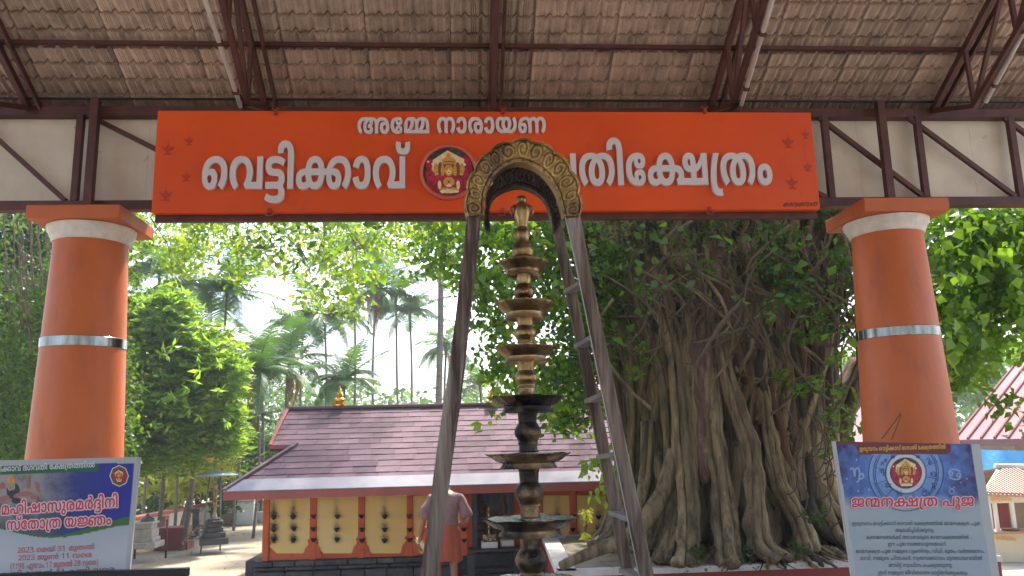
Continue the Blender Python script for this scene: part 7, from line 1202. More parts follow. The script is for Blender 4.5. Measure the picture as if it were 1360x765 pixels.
b = MB(); b.smooth = True; b.lathe((c.x, c.y, c.z), [(5*q, -1*q), (3*q, 3*q), (1.5*q, 8*q)]+[v for k in range(5) for v in ((1.5*q, (9+k*7)*q), (2.6*q, (12+k*7)*q), (1.5*q, (14+k*7)*q), (5.4*q-k*.3*q, (14.8+k*7)*q), (5.4*q-k*.3*q, (15.4+k*7)*q), (1.5*q, (15.8+k*7)*q))]+[(1.5*q, 46*q), (.4*q, 52*q)], 16); b.build('lamp_body', m_bronze, bl)
cn = thing('tin_canopy', (at(287, 700, 17.9).x, 17.9, 0), 'round grey tin canopy on two thin poles over the yard lamp', 'canopy')
c = at(288, 628, 17.9); b = MB(); b.smooth = True; b.lathe((c.x, c.y, c.z), [(27*q, -4*q), (27.5*q, -2.6*q), (14*q, .8*q), (2*q, 4*q)], 28); b.build('canopy_top', M('galvanised_tin', (.42, .46, .47), (.3, .33, .34), 4, .4, .5), cn)
for px in (279, 293):
    a = at(px, 628, 17.9); b = MB(); b.smooth = True; b.tube([a, V((a.x-(.03 if px < 285 else 0), 17.6 if px < 285 else 18.1, .02))], .016, 8); b.build('pole', M('grey_pole', (.16, .18, .18), rough=.5, metal=.4), cn)
pd2 = thing('offering_pedestal', (at(197, 724, 16.9).x, 16.9, 0), 'weathered pale stone pedestal with a black bird-shaped top near the left banner', 'pedestal')
m_pale = M('pale_weathered_stone', (.42, .38, .33), (.28, .25, .22), 7, .8, bump=.3)
tier_stack(pd2, 194, 16.9, [(18, 719, 727), (14, 713, 719), (12.5, 702, 713), (11, 696, 702), (13, 692.5, 696)], m_pale, 'tier', False)
b = MB(); b.smooth = True; c = at(196, 691, 16.9); q = 1/pxm(c); b.lathe(c, [(9*q, -1*q), (8*q, 1*q), (4*q, 3*q), (2*q, 8*q), (.5*q, 9*q)], 12); b.tube([c+V((-8*q, 0, 1*q)), c+V((0, 0, 4*q)), c+V((9*q, 0, 1.5*q))], [1*q, 2.2*q, .6*q], 8); b.build('dark_ornament', m_stone, pd2)
bp = thing('black_stone_post', (at(261, 712, 18.4).x, 18.4, 0), 'short black stone post with flared top beside the yard lamp', 'post')
tier_stack(bp, 261, 18.4, [(6, 708, 716), (4.2, 690, 708), (4.4, 681, 690), (5.5, 678, 681), (6.5, 675, 678)], m_stone, 'block', False)
pk = thing('plank_ramp', at(258, 716, 17.6), 'short wooden slatted ramp leaning by the black stone post', 'ramp')
a, c = at(248, 723, 17.2), at(271, 697, 17.9)
for s in (-.09, .09):
    b = MB(); b.bar(a+V((s, 0, 0)), c+V((s, 0, 0)), .05, .03); b.build('rail', m_wood, pk)
for k in range(6):
    p = a.lerp(c, (k+.5)/6); b = MB(); b.bar(p-V((.12, 0, -.02)), p+V((.12, 0, .02)), .03, .02); b.build('slat', m_wood, pk)
for px, ty, by, l in ((222, 690, 723, 'thin dark iron stake beside the red planter block'), (181, 693, 720, 'thin dark wooden stake beside the pale stone pedestal')):
    a, c = at(px, ty, 17.3), at(px-1, by, 17.3); c.z = 0; b = MB(); b.smooth = True; b.tube([a, c], .022, 7); tag(b.build('garden_stake', m_iron), l, 'stake')
wbx = thing('white_chest', (at(325, 681, 24).x, 24, 0), 'white chest with grey lid standing at the back of the yard', 'chest')
p = at(313.5, 683, 24); q_ = at(337, 683, 24); t = at(325, 667, 24).z
b = MB(); b.box(((p.x+q_.x)/2, 24.2, t/2), (q_.x-p.x, .4, t), None, .02); b.build('chest_body', M('white_plastic', (.6, .66, .7), rough=.4), wbx)
b = MB(); b.box(((p.x+q_.x)/2, 24.2, t+.03), ((q_.x-p.x)*.95, .42, .08), None, .02); b.build('chest_lid', M('grey_lid', (.35, .4, .42), rough=.5), wbx)
# ============================================================ RIGHT SIDE BUILDINGS
m_rroof = M('pink_red_sheet', (.38, .2, .2), (.32, .165, .165), .8, .9, bump=.15, spec=.1)
m_rrib = M('sheet_rib', (.16, .035, .03), rough=.9)
m_gut = M('brown_gutter', (.25, .13, .12), (.2, .1, .09), 2, .5)
m_palewall = M('pale_hall_wall', (.45, .42, .37), (.38, .35, .3), 1, .85)
hall = thing('assembly_hall', (17, 24, 0), 'large hall with a pink red ribbed sheet roof at the right edge', 'hall')
He = at(1268, 584, 21.0); s_ = V((.8, .6, 0)).normalized(); e_ = V((.6, -.8, 0)); s2 = V((-.25, 1, 0)).normalized(); e2 = V((-1, -.12, 0)).normalized()
tn = .42
def hallface(P, e, s, L, H, skew, name, rib):
    U = s+V((0, 0, tn)); a0, a1 = P, P+e*L; b1 = P+e*L+U*H; b0 = P+U*H+e*skew
    b = MB(); b.prism([a0, a1, b1, b0], (0, 0, -.05)); f = b.build(name, m_rroof, hall)
    n_ = V((0, 0, .03)); k = 0; x = .0; st = .32
    while x < L and rib:
        t0 = 0 if x >= 0 else 0; p = P+e*x; t_end = H if skew >= 0 and x >= skew else (H*x/skew if skew > 0 else H)
        if t_end > .2:
            b = MB(); b.bar(p+n_, p+U*t_end+n_, .045, .05); b.build('roof_rib', m_rrib, f)
        x += st
    return f
hallface(He, e_, s_, 14, 9, 0, 'roof_slope', True)
hallface(He, e2, s2, 9, 7, -1.2, 'side_roof_slope', False)
b = MB(); b.bar(He+V((0, 0, -.1)), He+e_*14+V((0, 0, -.1)), .12, .16); b.build('gutter', m_gut, hall)
b = MB(); b.bar(He+V((0, 0, -.1)), He+e2*9+V((0, 0, -.1)), .12, .16); b.build('side_gutter', m_gut, hall)
for (e, L, s) in ((e_, 14, s_), (e2, 9, s2)):
    p = He+s*1.1; b = MB(); b.prism([V((p.x, p.y, 0)), V((p.x+e.x*L, p.y+e.y*L, 0)), V((p.x+e.x*L, p.y+e.y*L, 1.95)), V((p.x, p.y, 1.95))], s*.2); b.build('hall_wall', m_palewall, hall)
    for k in range(4):
        c = He+e*(1.2+k*2.6)+s*.2; b = MB(); b.bar((c.x, c.y, 0), (c.x, c.y, 2.0), .18); b.build('hall_post', m_palewall, hall)
m_blue = M('blue_tarp', (.04, .28, .55), (.06, .34, .6), 2, .4, bump=.6, bscale=4)
bt = MB(); bt.smooth = True
pa, pb = at(1292, 597, 17), at(1420, 600, 17); pc_, pd_ = at(1420, 640, 17), at(1292, 640, 17)
bt.grid(20, 8, lambda u, v: pa.lerp(pb, u).lerp(pd_.lerp(pc_, u), v)+V((0, .08*math.sin(u*14+v*3)+.4*v*-1, 0)))
tag(bt.build('blue_tarpaulin', m_blue), 'blue tarpaulin stretched behind the stall roof at the right', 'tarpaulin')
# stall
st = thing('offering_stall', (at(1340, 700, 14).x, 14, 0), 'small cream stall with ribbed tile roof, open counter and orange Malayalam lettering', 'stall')
m_stall = M('stall_cream', (.68, .58, .4), (.6, .5, .34), 2, .8)
m_stroof = M('stall_roof_sheet', (.4, .25, .18), (.32, .19, .14), 3, .6); m_strib = M('stall_rib', (.28, .12, .07), rough=.6)
ea_, eb_ = at(1303, 655.5, 13.2), at(1420, 660, 13.2); ra_, rb2 = at(1324, 622, 14.6), at(1420, 624, 14.6)
b = MB(); b.prism([ea_, eb_, rb2, ra_], (0, 0, -.03)); rf = b.build('stall_roof', m_stroof, st)
b = MB(); b.prism([ra_, rb2, V((eb_.x, 16, eb_.z)), V((ea_.x, 16, ea_.z))], (0, 0, -.03)); b.build('rear_roof', m_stroof, st)
for k in range(22):
    u = (k+.5)/22; p = ea_.lerp(eb_, u); r_ = ra_.lerp(rb2, min(1, max(0, u*1.22-.0))) if False else V((p.x+.12, ra_.y, ra_.z))
    tt = 1
    if r_.x < ra_.x: tt = max(.1, (p.x-ea_.x)/(ra_.x-ea_.x))
    b = MB(); b.bar(p+V((0, 0, .015)), p.lerp(r_, tt)+V((0, 0, .015)), .03, .03); b.build('roof_rib', m_strib, rf)
b = MB(); b.smooth = True; b.tube([ra_+V((-.02, 0, .03)), rb2+V((0, 0, .03))], .06, 10); b.build('ridge_cap', M('white_ridge', (.7, .66, .6), rough=.6), st)
fz0, fz1 = at(1340, 668, 13.25).z, at(1340, 656.5, 13.25).z; fx = at(1307, 660, 13.25).x
b = MB(); b.box(((fx+eb_.x)/2, 13.28, (fz0+fz1)/2), (eb_.x-fx, .05, fz1-fz0)); b.build('fascia', m_stall, st)
cz1, cz0 = at(1340, 708, 13.25).z, 0
b = MB(); b.box(((fx+.08+eb_.x)/2, 13.4, cz1/2), (eb_.x-fx-.08, .3, cz1)); b.build('counter_front', m_stall, st)
b = MB(); b.box(((fx+eb_.x)/2, 13.35, cz1+.02), (eb_.x-fx+.05, .5, .03)); b.build('counter_top', M('counter_wood', (.35, .2, .1), rough=.6), st)
for px in (1318, 1326, 1349, 1372):
    x = at(px, 690, 13.25).x; b = MB(); b.box((x, 13.3, (cz1+fz0)/2), (.05, .05, fz0-cz1)); b.build('stall_post', M('white_post', (.7, .66, .58), rough=.6), st)
b = MB(); b.box((at(1334, 690, 13.8).x, 13.8, (cz1+fz0)/2), (.17, .04, fz0-cz1)); b.build('red_door_leaf', m_rkerb, st)
b = MB(); b.box((at(1312, 690, 13.9).x, 13.9, (cz1+fz0)/2), (.2, .04, fz0-cz1)); b.build('red_side_panel', m_rkerb, st)
b = MB(); b.box((at(1360, 690, 15.4).x, 15.4, .6), (3, .05, 1.2)); b.build('back_panel', M('stall_interior', (.3, .2, .1), (.2, .13, .07), 3, .7), st)
b = MB(); b.smooth = True; c = at(1342, 706, 13.3); b.lathe((c.x, c.y, cz1+.035), [(.12, 0), (.14, .03), (.05, .04)], 14); b.build('tray', m_brown, st)
m_orl = M('orange_stall_lettering', (.8, .33, .05), rough=.6)
for (ax, ay, bx, by, Yt) in ((1317, 664.5, 1344, 665.5, 13.24), (1324, 716.5, 1350, 718.5, 13.24)):
    A, B = at(ax, ay, Yt), at(bx, by, Yt); mb = MB(); text('shed', lambda u, v: A+(B-A)*u+V((0, 0, .062*v)), mb); stuffed(mb.build('lettering', m_orl, st, fix=False))
# far towers, pale in the haze
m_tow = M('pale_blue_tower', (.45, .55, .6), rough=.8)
for px, ty, hw, Y, l in ((492, 484, 4, 150, 'slender pale tower far behind the palms, left of centre'), (537, 499, 4, 170, 'shorter pale tower far behind the leaning palm trunk')):
    t = thing('far_tower', (at(px, 540, Y).x, Y, 0), l, 'tower'); c = at(px, ty, Y); w_ = 2*hw/F*Y
    b = MB(); b.box((c.x, Y, c.z/2), (w_*.8, w_*.8, c.z), None, .2); b.build('shaft', m_tow, t)
    b = MB(); b.box((c.x, Y, c.z-w_*.7), (w_*1.1, w_*1.1, w_*.3)); b.build('gallery', m_tow, t)
# ============================================================ LEAVES
m_leafd = M('dark_green_leaf', (1, 1, 1), attr='tint', rough=.42, trans=.5)
def leaf_mesh(name, C, size, droop=.5, elong=1.9, tints=((.045, .1, .02), (.08, .16, .03)), mat=None, n_two=False, aim=None, jit=.35):
    """C: N x 3 leaf bases; folded ovate leaves of four triangles"""
    C = np.asarray(C, dtype=np.float64); N = len(C)
    d = rng.normal(size=(N, 3)); d[:, 2] = d[:, 2]*.5-droop
    if aim is not None: d = d*.55+aim*1.1
    d /= np.linalg.norm(d, axis=1)[:, None]
    up = rng.normal(size=(N, 3)); s = np.cross(d, up); s /= np.linalg.norm(s, axis=1)[:, None]+1e-9; nn = np.cross(s, d)
    L = size*(1+jit*rng.normal(size=N)).clip(.5, 1.7); W = L/elong/2
    mid = C+d*L[:, None]*.42+nn*(L*.02)[:, None]
    l = C+d*L[:, None]*.4-s*W[:, None]+nn*(W*.35)[:, None]; r = C+d*L[:, None]*.4+s*W[:, None]+nn*(W*.35)[:, None]
    tip = C+d*L[:, None]-nn*(L*.08)[:, None]
    if n_two:
        P = np.stack([C, l, tip, r], 1).reshape(-1, 3); fi = np.array([0, 1, 2, 0, 2, 3]); k = 4; nf = 2
    else:
        P = np.stack([C, l, tip, r, mid], 1).reshape(-1, 3); fi = np.array([0, 1, 4, 1, 2, 4, 2, 3, 4, 3, 0, 4]); k = 5; nf = 4
    idx = (np.arange(N)[:, None]*k+fi[None, :]).ravel()
    me = bpy.data.meshes.new(name); me.vertices.add(len(P)); me.vertices.foreach_set('co', P.astype(np.float32).ravel())
    me.loops.add(len(idx)); me.loops.foreach_set('vertex_index', idx.astype(np.int32))
    me.polygons.add(N*nf); me.polygons.foreach_set('loop_start', np.arange(N*nf, dtype=np.int32)*3)
    me.update(calc_edges=True); me.validate()
    t = rng.random((N, 1))**1.2; a, c = np.array(tints[0]), np.array(tints[1]); col = a*(1-t)+c*t
    if len(tints) > 2:
        y = rng.random(N) < tints[2][3]; col[y] = np.array(tints[2][:3])
    col = np.repeat(np.hstack([col, np.ones((N, 1))]), k, axis=0)
    colattr(me, col); me.materials.append(mat or m_leafd); return me
def leaves(name, parent, C, size, label=None, kind='stuff', **kw):
    o = bpy.data.objects.new(name, leaf_mesh(name, C, size, **kw)); place(o, parent)
    if kind: o['kind'] = kind
    return o
def single_leaves(parent, C, size, tints, k=8, name='leaf', droop=.6, elong=1.5, big=1):
    """individual leaf objects sharing a few meshes"""
    ms = [leaf_mesh(name, np.zeros((1, 3)), size, droop=droop, elong=elong, tints=tints) for _ in range(k)]
    for p in C:
        o = bpy.data.objects.new(name, random.choice(ms)); place(o, parent, p); o.rotation_euler = (random.uniform(-.7, .7), random.uniform(-.7, .7), random.uniform(0, 6.3)); o.scale = [big*random.uniform(.75, 1.25)]*3
def clump(cs, n, sig, leafspread=1.0):
    """leaf bases gathered round clump centres"""
    cs = np.asarray(cs); k = len(cs); i = rng.integers(0, k, n); g_ = rng.normal(size=(n, 3)); g_ /= np.linalg.norm(g_, axis=1)[:, None]
    rr = rng.random(n)**.45; sg = np.asarray(sig)[i] if np.ndim(sig) else sig
    return cs[i]+g_*(rr*sg)[:, None]*np.array([1, 1, .8])
def in_poly(x, y, P):
    c = False; j = len(P)-1
    for i in range(len(P)):
        if (P[i][1] > y) != (P[j][1] > y) and x < (P[j][0]-P[i][0])*(y-P[i][1])/(P[j][1]-P[i][1])+P[i][0]: c = not c
        j = i
    return c
def fill(P, n, Y0, Y1, dens=None):
    xs = [p[0] for p in P]; ys = [p[1] for p in P]; out = []
    while len(out) < n:
        x = random.uniform(min(xs), max(xs)); y = random.uniform(min(ys), max(ys))
        if in_poly(x, y, P) and (dens is None or random.random() < dens(x, y)): out.append(at(x, y, random.uniform(Y0, Y1)))
    return out
m_bark = M('ficus_bark', (.3, .215, .11), (.1, .073, .04), 16, .85, bump=2, bscale=40, stretch=(1, 1, .12), c3=(.36, .28, .15), s3=6, t3=(.5, .64), each=.35)
m_barkd = M('dark_ficus_bark', (.08, .058, .038), (.03, .024, .018), 9, .9, bump=1.5, bscale=16, stretch=(1, 1, .3))
m_barkr = M('reddish_bark', (.17, .09, .055), (.09, .05, .035), 9, .9, bump=1, bscale=26, c3=(.24, .17, .11), s3=9, t3=(.5, .62), stretch=(1, 1, .3), each=.3)
m_vine = M('vine_stem', (.13, .1, .06), (.08, .06, .035), 5, .85)
m_trunkg = M('grey_trunk', (.2, .165, .125), (.12, .1, .075), 5, .85, bump=.6, bscale=12, stretch=(.4, .4, 2.5))
# ============================================================ BIG FICUS
fx = thing('ficus_tree', (3.65, 10.9, ZP), 'huge ficus with a wide trunk of fused hanging roots, on the raised platform', 'tree')
CX, CY = 3.62, 10.95
def RZ(z):
    pts = [(.5, 1.95), (.9, 1.66), (1.3, 1.5), (1.9, 1.42), (2.6, 1.4), (3.4, 1.46), (4.2, 1.7), (5.0, 2.1), (6.5, 2.7)]
    return float(np.interp(z, [p[0] for p in pts], [p[1] for p in pts]))
b = MB(); b.smooth = True; n = 280; zz = np.linspace(.55, 6.2, 70); vs = []
for z in zz:
    for j in range(n):
        a = 2*PI*j/n; tw = a+.25*noise.noise(V((math.cos(a)*2, math.sin(a)*2, z*.5))); q = abs(noise.noise(V((math.cos(tw)*6, math.sin(tw)*6, z*.16)))); q2 = abs(noise.noise(V((math.cos(tw)*15, math.sin(tw)*15, z*.3)))); r = RZ(z)*(.99-.28*max(0, .28-q)-.22*max(0, .2-q2)*1.5)
        vs.append(V((CX+r*math.cos(a), CY-r*.82*math.sin(a), z)))
b.add(vs, [(i*n+j, i*n+(j+1) % n, (i+1)*n+(j+1) % n, (i+1)*n+j) for i in range(len(zz)-1) for j in range(n)])
b.build('trunk', M('fused_root_bark', (.11, .08, .048), (.035, .026, .018), 9, .9, bump=1.6, bscale=24, stretch=(1, 1, .22), c3=(.15, .11, .06), s3=3, t3=(.5, .65)), fx)
def surf(a, z, off=0):
    r = RZ(z)+off; return V((CX+r*math.cos(a), CY-r*.82*math.sin(a), z))
rr_ = random.Random(5)
def strand(a0, ztop, r0, mat, wob=.16, foot=.5, name='hanging_root', n=26, nn=7, zend=None):
    if math.cos(a0) < -.55: foot *= .3
    pts = []; rs = []; s1, s2, s3 = (rr_.uniform(0, 50) for _ in range(3)); ze_ = zend if zend is not None else .72
    off0 = rr_.uniform(-.06, .03)
    for i in range(n):
        t = i/(n-1); z = ztop+(ze_-ztop)*t
        a = a0+wob*(noise.noise(V((s1, z*.55, 0)))+.45*noise.noise(V((s2, z*1.7, 0))))*1.6
        pts.append(surf(a, z, off0+.07*noise.noise(V((s3, z*.9, 3))))); rs.append(r0*(.8+.35*t+.25*noise.noise(V((s2, z*1.3, 9))))*(1 if zend is None else 1-.55*t))
    if zend is None and foot > 0:
        a = a0+rr_.uniform(-.3, .3)+wob*.5; last = pts[-1]; dr_ = V((math.cos(a), -math.sin(a), 0))
        for k in range(1, 6):
            q = last+dr_*foot*k/5+V((.05*rr_.uniform(-1, 1), .05*rr_.uniform(-1, 1), 0)); q.z = ZP+.1-.03*k+.02*rr_.random(); pts.append(q); rs.append(r0*(1.1-.18*k))
    b = MB(); b.smooth = True; b.tube(pts, rs, nn); return b.build(name, mat, fx, fix=False)
for i in range(210):
    a0 = rr_.uniform(-.5, PI+.5); r0 = rr_.choice([.022, .03, .04, .05, .07, .09]); side = math.cos(a0)
    mt = m_bark if rr_.random() < (.75 if side < .2 else .25) else (m_barkr if rr_.random() < .4 else m_barkd)  # paler bark mostly on the left, painting that side as lit
    strand(a0, rr_.uniform(4.4, 5.9), r0, mt, foot=rr_.uniform(.2, .8))
for i in range(150):
    strand(rr_.uniform(-.3, PI+.3), rr_.uniform(3.5, 6), rr_.choice([.008, .012, .018, .025]), m_bark if rr_.random() < .6 else m_vine, wob=.3, foot=.1, nn=5)
for i in range(54):    # leaning buttresses at the foot
    a0 = rr_.uniform(-.2, PI+.2); r0 = rr_.choice([.045, .06, .08, .11]); pts = []; rs = []
    z1_ = rr_.uniform(1.3, 2.2); le = rr_.uniform(.35, .9)*(.3 if math.cos(a0) < -.55 else 1)
    for k in range(14):
        t = k/13; z = z1_+(ZP+.0-z1_)*(1-(1-t)**2.0); q = surf(a0+.25*t*math.sin(i), max(z, .8), .02+le*t**2.2); q.z = z+.03*(1-t); pts.append(q); rs.append(r0*(1.15-1.07*t))
    b = MB(); b.smooth = True; b.tube(pts, rs, 8); b.build('buttress_root', m_bark if rr_.random() < .75 else m_barkd, fx, fix=False)
def path(pts, r, mat, name='hanging_root', nn=9, Y=None):
    """a root through photo points (px, py, y-depth)"""
    P = catmull([tuple(at(p[0], p[1], p[2])) for p in pts], 7); k = len(P); R_ = [r[0]+(r[1]-r[0])*i/(k-1) for i in range(k)]
    R_ = [q*(1+.2*noise.noise(V((i*.35, r[0]*90, 0)))) for i, q in enumerate(R_)]
    if r[1] < .06 or name != 'hanging_root':
        b = MB(); b.smooth = True; b.tube([V(p) for p in P], R_, nn); return b.build(name, mat, fx, fix=False)
    for s_ in range(6):          # a bundle of fused strands rather than one smooth pipe
        ph = 2*PI*s_/6+r[0]*40; tq = rr_.uniform(-1.6, 1.6); Q = []
        for i, p in enumerate(P):
            t = i/(k-1); a = ph+tq*t; w_ = R_[i]*(.62+.3*noise.noise(V((i*.3, ph, 2)))); Q.append(V(p)+V((math.cos(a)*w_*1.15, math.sin(a)*w_*.8, 0)))
        b = MB(); b.smooth = True; b.tube(Q, [q*rr_.uniform(.4, .47)*(1+.25*noise.noise(V((i*.5, ph, 7)))) for i, q in enumerate(R_)], 7); b.build(name, mat, fx, fix=False)
path([(800, 330, 10.6), (838, 402, 10.2), (866, 448, 9.9), (884, 505, 9.75), (892, 590, 9.7), (893, 680, 9.5), (880, 745, 9.2)], (.1, .13), m_bark)
path([(872, 300, 10), (880, 394, 9.7), (898, 470, 9.6), (905, 546, 9.5), (912, 635, 9.4), (915, 700, 9.2), (912, 750, 8.95)], (.09, .13), m_bark)
path([(912, 400, 9.8), (912, 488, 9.65), (918, 565, 9.55), (914, 650, 9.4)], (.09, .1), m_bark)
path([(930, 420, 9.9), (928, 480, 9.7), (931, 560, 9.65), (934, 640, 9.6)], (.17, .2), m_barkr)
path([(948, 440, 9.8), (947, 500, 9.6), (949, 565, 9.5), (960, 650, 9.35), (968, 725, 9.1), (972, 750, 9.0)], (.05, .17), m_bark)
path([(952, 430, 9.7), (972, 520, 9.5), (1000, 600, 9.35), (1004, 665, 9.2), (1010, 720, 9.1), (1040, 745, 9.0)], (.08, .14), m_bark)
path([(1012, 500, 9.8), (1022, 580, 9.6), (1035, 640, 9.45), (1062, 690, 9.4), (1080, 735, 9.2)], (.07, .12), m_bark)
path([(1100, 440, 10.1), (1097, 466, 10), (1082, 520, 9.9), (1063, 580, 9.85), (1060, 640, 9.8), (1070, 700, 9.7)], (.06, .09), m_bark)
path([(1040, 440, 10.0), (1010, 500, 9.8), (1000, 560, 9.7)], (.09, .07), m_bark)
path([(1150, 480, 10.8), (1122, 525, 10.6), (1098, 590, 10.5), (1092, 680, 10.4), (1096, 750, 10.2)], (.2, .3), m_barkr)
path([(838, 480, 10.6), (843, 530, 10.5), (842, 590, 10.4), (836, 660, 10.2), (815, 705, 9.9), (790, 725, 9.7)], (.1, .08), m_bark)
path([(897, 600, 9.6), (882, 650, 9.5), (850, 700, 9.3), (815, 722, 9.2), (775, 738, 9.1), (745, 752, 9.0)], (.12, .05), m_bark, 'ground_root')
path([(860, 560, 10), (858, 640, 9.8), (848, 690, 9.6), (838, 730, 9.3)], (.08, .1), m_bark)
path([(835, 300, 10.8), (850, 380, 10.4), (868, 440, 10)], (.08, .1), m_bark, 'limb'); path([(900, 260, 10.5), (935, 330, 10.3), (950, 420, 10)], (.22, .16), m_barkd, 'limb')
path([(1060, 240, 10.8), (1068, 330, 10.4), (1040, 400, 10.1), (1010, 440, 9.9)], (.14, .09), m_barkr, 'limb'); path([(990, 250, 10.8), (985, 340, 10.4), (975, 430, 10)], (.2, .16), m_barkd, 'limb')
path([(860, 230, 10.8), (880, 300, 10.6), (905, 380, 10.2)], (.12, .1), m_barkd, 'limb'); path([(1140, 250, 11), (1120, 330, 10.8), (1090, 420, 10.5)], (.15, .12), m_barkd, 'limb')
# limbs reaching out over the yard
def limb(pts, r, name='branch', tree=None, mat=None):
    P = catmull(pts, 6); k = len(P); b = MB(); b.smooth = True; b.tube([V(p) for p in P], [r[0]+(r[1]-r[0])*i/(k-1) for i in range(k)], 8); return b.build(name, mat or m_barkd, tree or fx, fix=False)
limb([(3.2, 10.8, 5.2), (1.6, 10.6, 5.8), (-.4, 10.6, 5.9), (-2.4, 10.8, 5.7), (-4.4, 11.2, 5.6)], (.22, .04)); limb([(2.9, 10.4, 5.2), (1.4, 9.8, 5.4), (.2, 9.4, 5.2), (-1.2, 9.2, 5.1)], (.16, .03))
limb([(4.5, 10.8, 5.4), (6.2, 9.6, 6.0), (7.6, 8.8, 5.4), (9.0, 8.2, 4.8)], (.22, .05)); limb([(3.6, 11, 5.6), (3.8, 11.2, 8)], (.5, .2)); limb([(3.0, 11, 5.6), (2.0, 11.4, 8)], (.35, .12)); limb([(4.2, 11, 5.6), (5.4, 11.4, 8)], (.35, .12))
# curling vines over the trunk
for i in range(130):
    x = rr_.uniform(800, 1135)**1.0; y = rr_.uniform(290, 400 if x < 960 else 460); Yv = rr_.uniform(8.7, 9.8); P = []
    dx, dy = rr_.uniform(-60, 60), rr_.uniform(20, 150); sway = rr_.uniform(-60, 60); sag = rr_.uniform(-30, 60)
    for t in np.linspace(0, 1, 10): P.append(at(x+dx*t+sway*math.sin(PI*t)+6*noise.noise(V((t*4, i, 0))), y+dy*t+sag*math.sin(PI*t)*.5, Yv+.3*t))
    b = MB(); b.smooth = True; b.tube(P, rr_.choice([.006, .009, .013, .02]), 5); b.build('vine', m_vine if i % 5 else m_bark, fx, fix=False)
for i in range(16):    # loops of aerial root near the foot
    x = rr_.uniform(1040, 1100); y = rr_.uniform(560, 680); r1 = rr_.uniform(10, 30); P = [at(x+r1*math.cos(t), y+r1*1.5*math.sin(t), 9.1+.1*t) for t in np.linspace(-1.2, 1.6, 12)]
    b = MB(); b.smooth = True; b.tube(P, .008, 5); b.build('vine', m_vine, fx, fix=False)
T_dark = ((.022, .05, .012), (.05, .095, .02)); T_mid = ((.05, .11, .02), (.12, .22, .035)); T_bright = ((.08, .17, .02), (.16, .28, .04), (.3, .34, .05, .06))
# foliage over the trunk
Ct = fill([(775, 270), (1150, 270), (1150, 420), (1100, 430), (1040, 385), (980, 350), (930, 330), (880, 325), (840, 350), (810, 440), (780, 520), (762, 560), (740, 560), (740, 300)], 130, 8.8, 10.4)
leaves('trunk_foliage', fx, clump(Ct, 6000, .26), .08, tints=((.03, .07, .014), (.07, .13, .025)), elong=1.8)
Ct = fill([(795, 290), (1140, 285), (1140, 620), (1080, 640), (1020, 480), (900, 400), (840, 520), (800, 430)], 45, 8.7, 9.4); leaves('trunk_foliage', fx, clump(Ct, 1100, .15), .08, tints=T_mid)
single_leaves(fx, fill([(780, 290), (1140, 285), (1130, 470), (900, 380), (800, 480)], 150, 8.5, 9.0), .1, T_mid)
# the high crown out of view and the mass behind the trunk that closes the sky
Cc = [V((CX+rr_.gauss(0, 3.6), 11.5+rr_.gauss(0, 2.2), rr_.uniform(5.6, 10))) for _ in range(150)]; leaves('crown', fx, clump(Cc, 14000, .8), .16, tints=T_dark, n_two=True)
Cc = fill([(800, 270), (1150, 270), (1128, 470), (830, 480)], 70, 12.0, 13.5); leaves('crown', fx, clump(Cc, 5000, .55), .13, tints=T_dark, n_two=True)
# hanging sprays between lamp and trunk
SP = [(560, 270), (800, 270), (800, 540), (770, 575), (735, 560), (700, 500), (690, 545), (660, 545), (640, 470), (625, 400), (590, 365), (560, 350)]
def d1(x, y): return 1.0 if x > 700 else (.85 if y < 420 else .45)
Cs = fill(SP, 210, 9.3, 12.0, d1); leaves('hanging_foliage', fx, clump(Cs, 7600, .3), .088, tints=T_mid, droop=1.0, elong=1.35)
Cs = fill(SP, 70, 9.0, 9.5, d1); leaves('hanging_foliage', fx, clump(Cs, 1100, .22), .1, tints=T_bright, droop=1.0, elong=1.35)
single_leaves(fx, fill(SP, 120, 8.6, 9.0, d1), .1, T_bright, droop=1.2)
for (x, y, n_) in ((735, 540, 26), (752, 560, 22), (668, 520, 22), (720, 520, 20), (790, 620, 26), (800, 655, 16), (648, 560, 8), (817, 600, 10)):
    c = at(x, y, 9.2); leaves('hanging_foliage', fx, clump([c], n_, .17), .12, tints=((.14, .26, .03), (.24, .38, .05)), droop=1.0, elong=1.7)
for i in range(46):
    p = fill(SP, 1, 9.2, 11.5, d1)[0]; b = MB(); b.smooth = True; q = p+V((rr_.uniform(-.3, .3), 0, rr_.uniform(.4, 1.0))); b.tube([p, p.lerp(q, .5)+V((.06, 0, .02)), q], [.003, .006, .009], 5); b.build('twig', m_vine, fx, fix=False)
# ============================================================ OTHER TREES
def tree(name, base, H, label, cat='tree', group=None, trunk=(.12, .07), mat=None, lean=0, bend=.15):
    t = thing(name, base, label, cat, group); b = V(base); P = [b+V((lean*u*H+bend*math.sin(u*3+b.x), bend*.5*math.sin(u*4), H*u)) for u in np.linspace(0, 1, 8)]
    m = MB(); m.smooth = True; P[0].z = -.05; m.tube(P, [trunk[0]+(trunk[1]-trunk[0])*i/7 for i in range(8)], 10); m.build('trunk', mat or m_trunkg, t, fix=False); return t, P
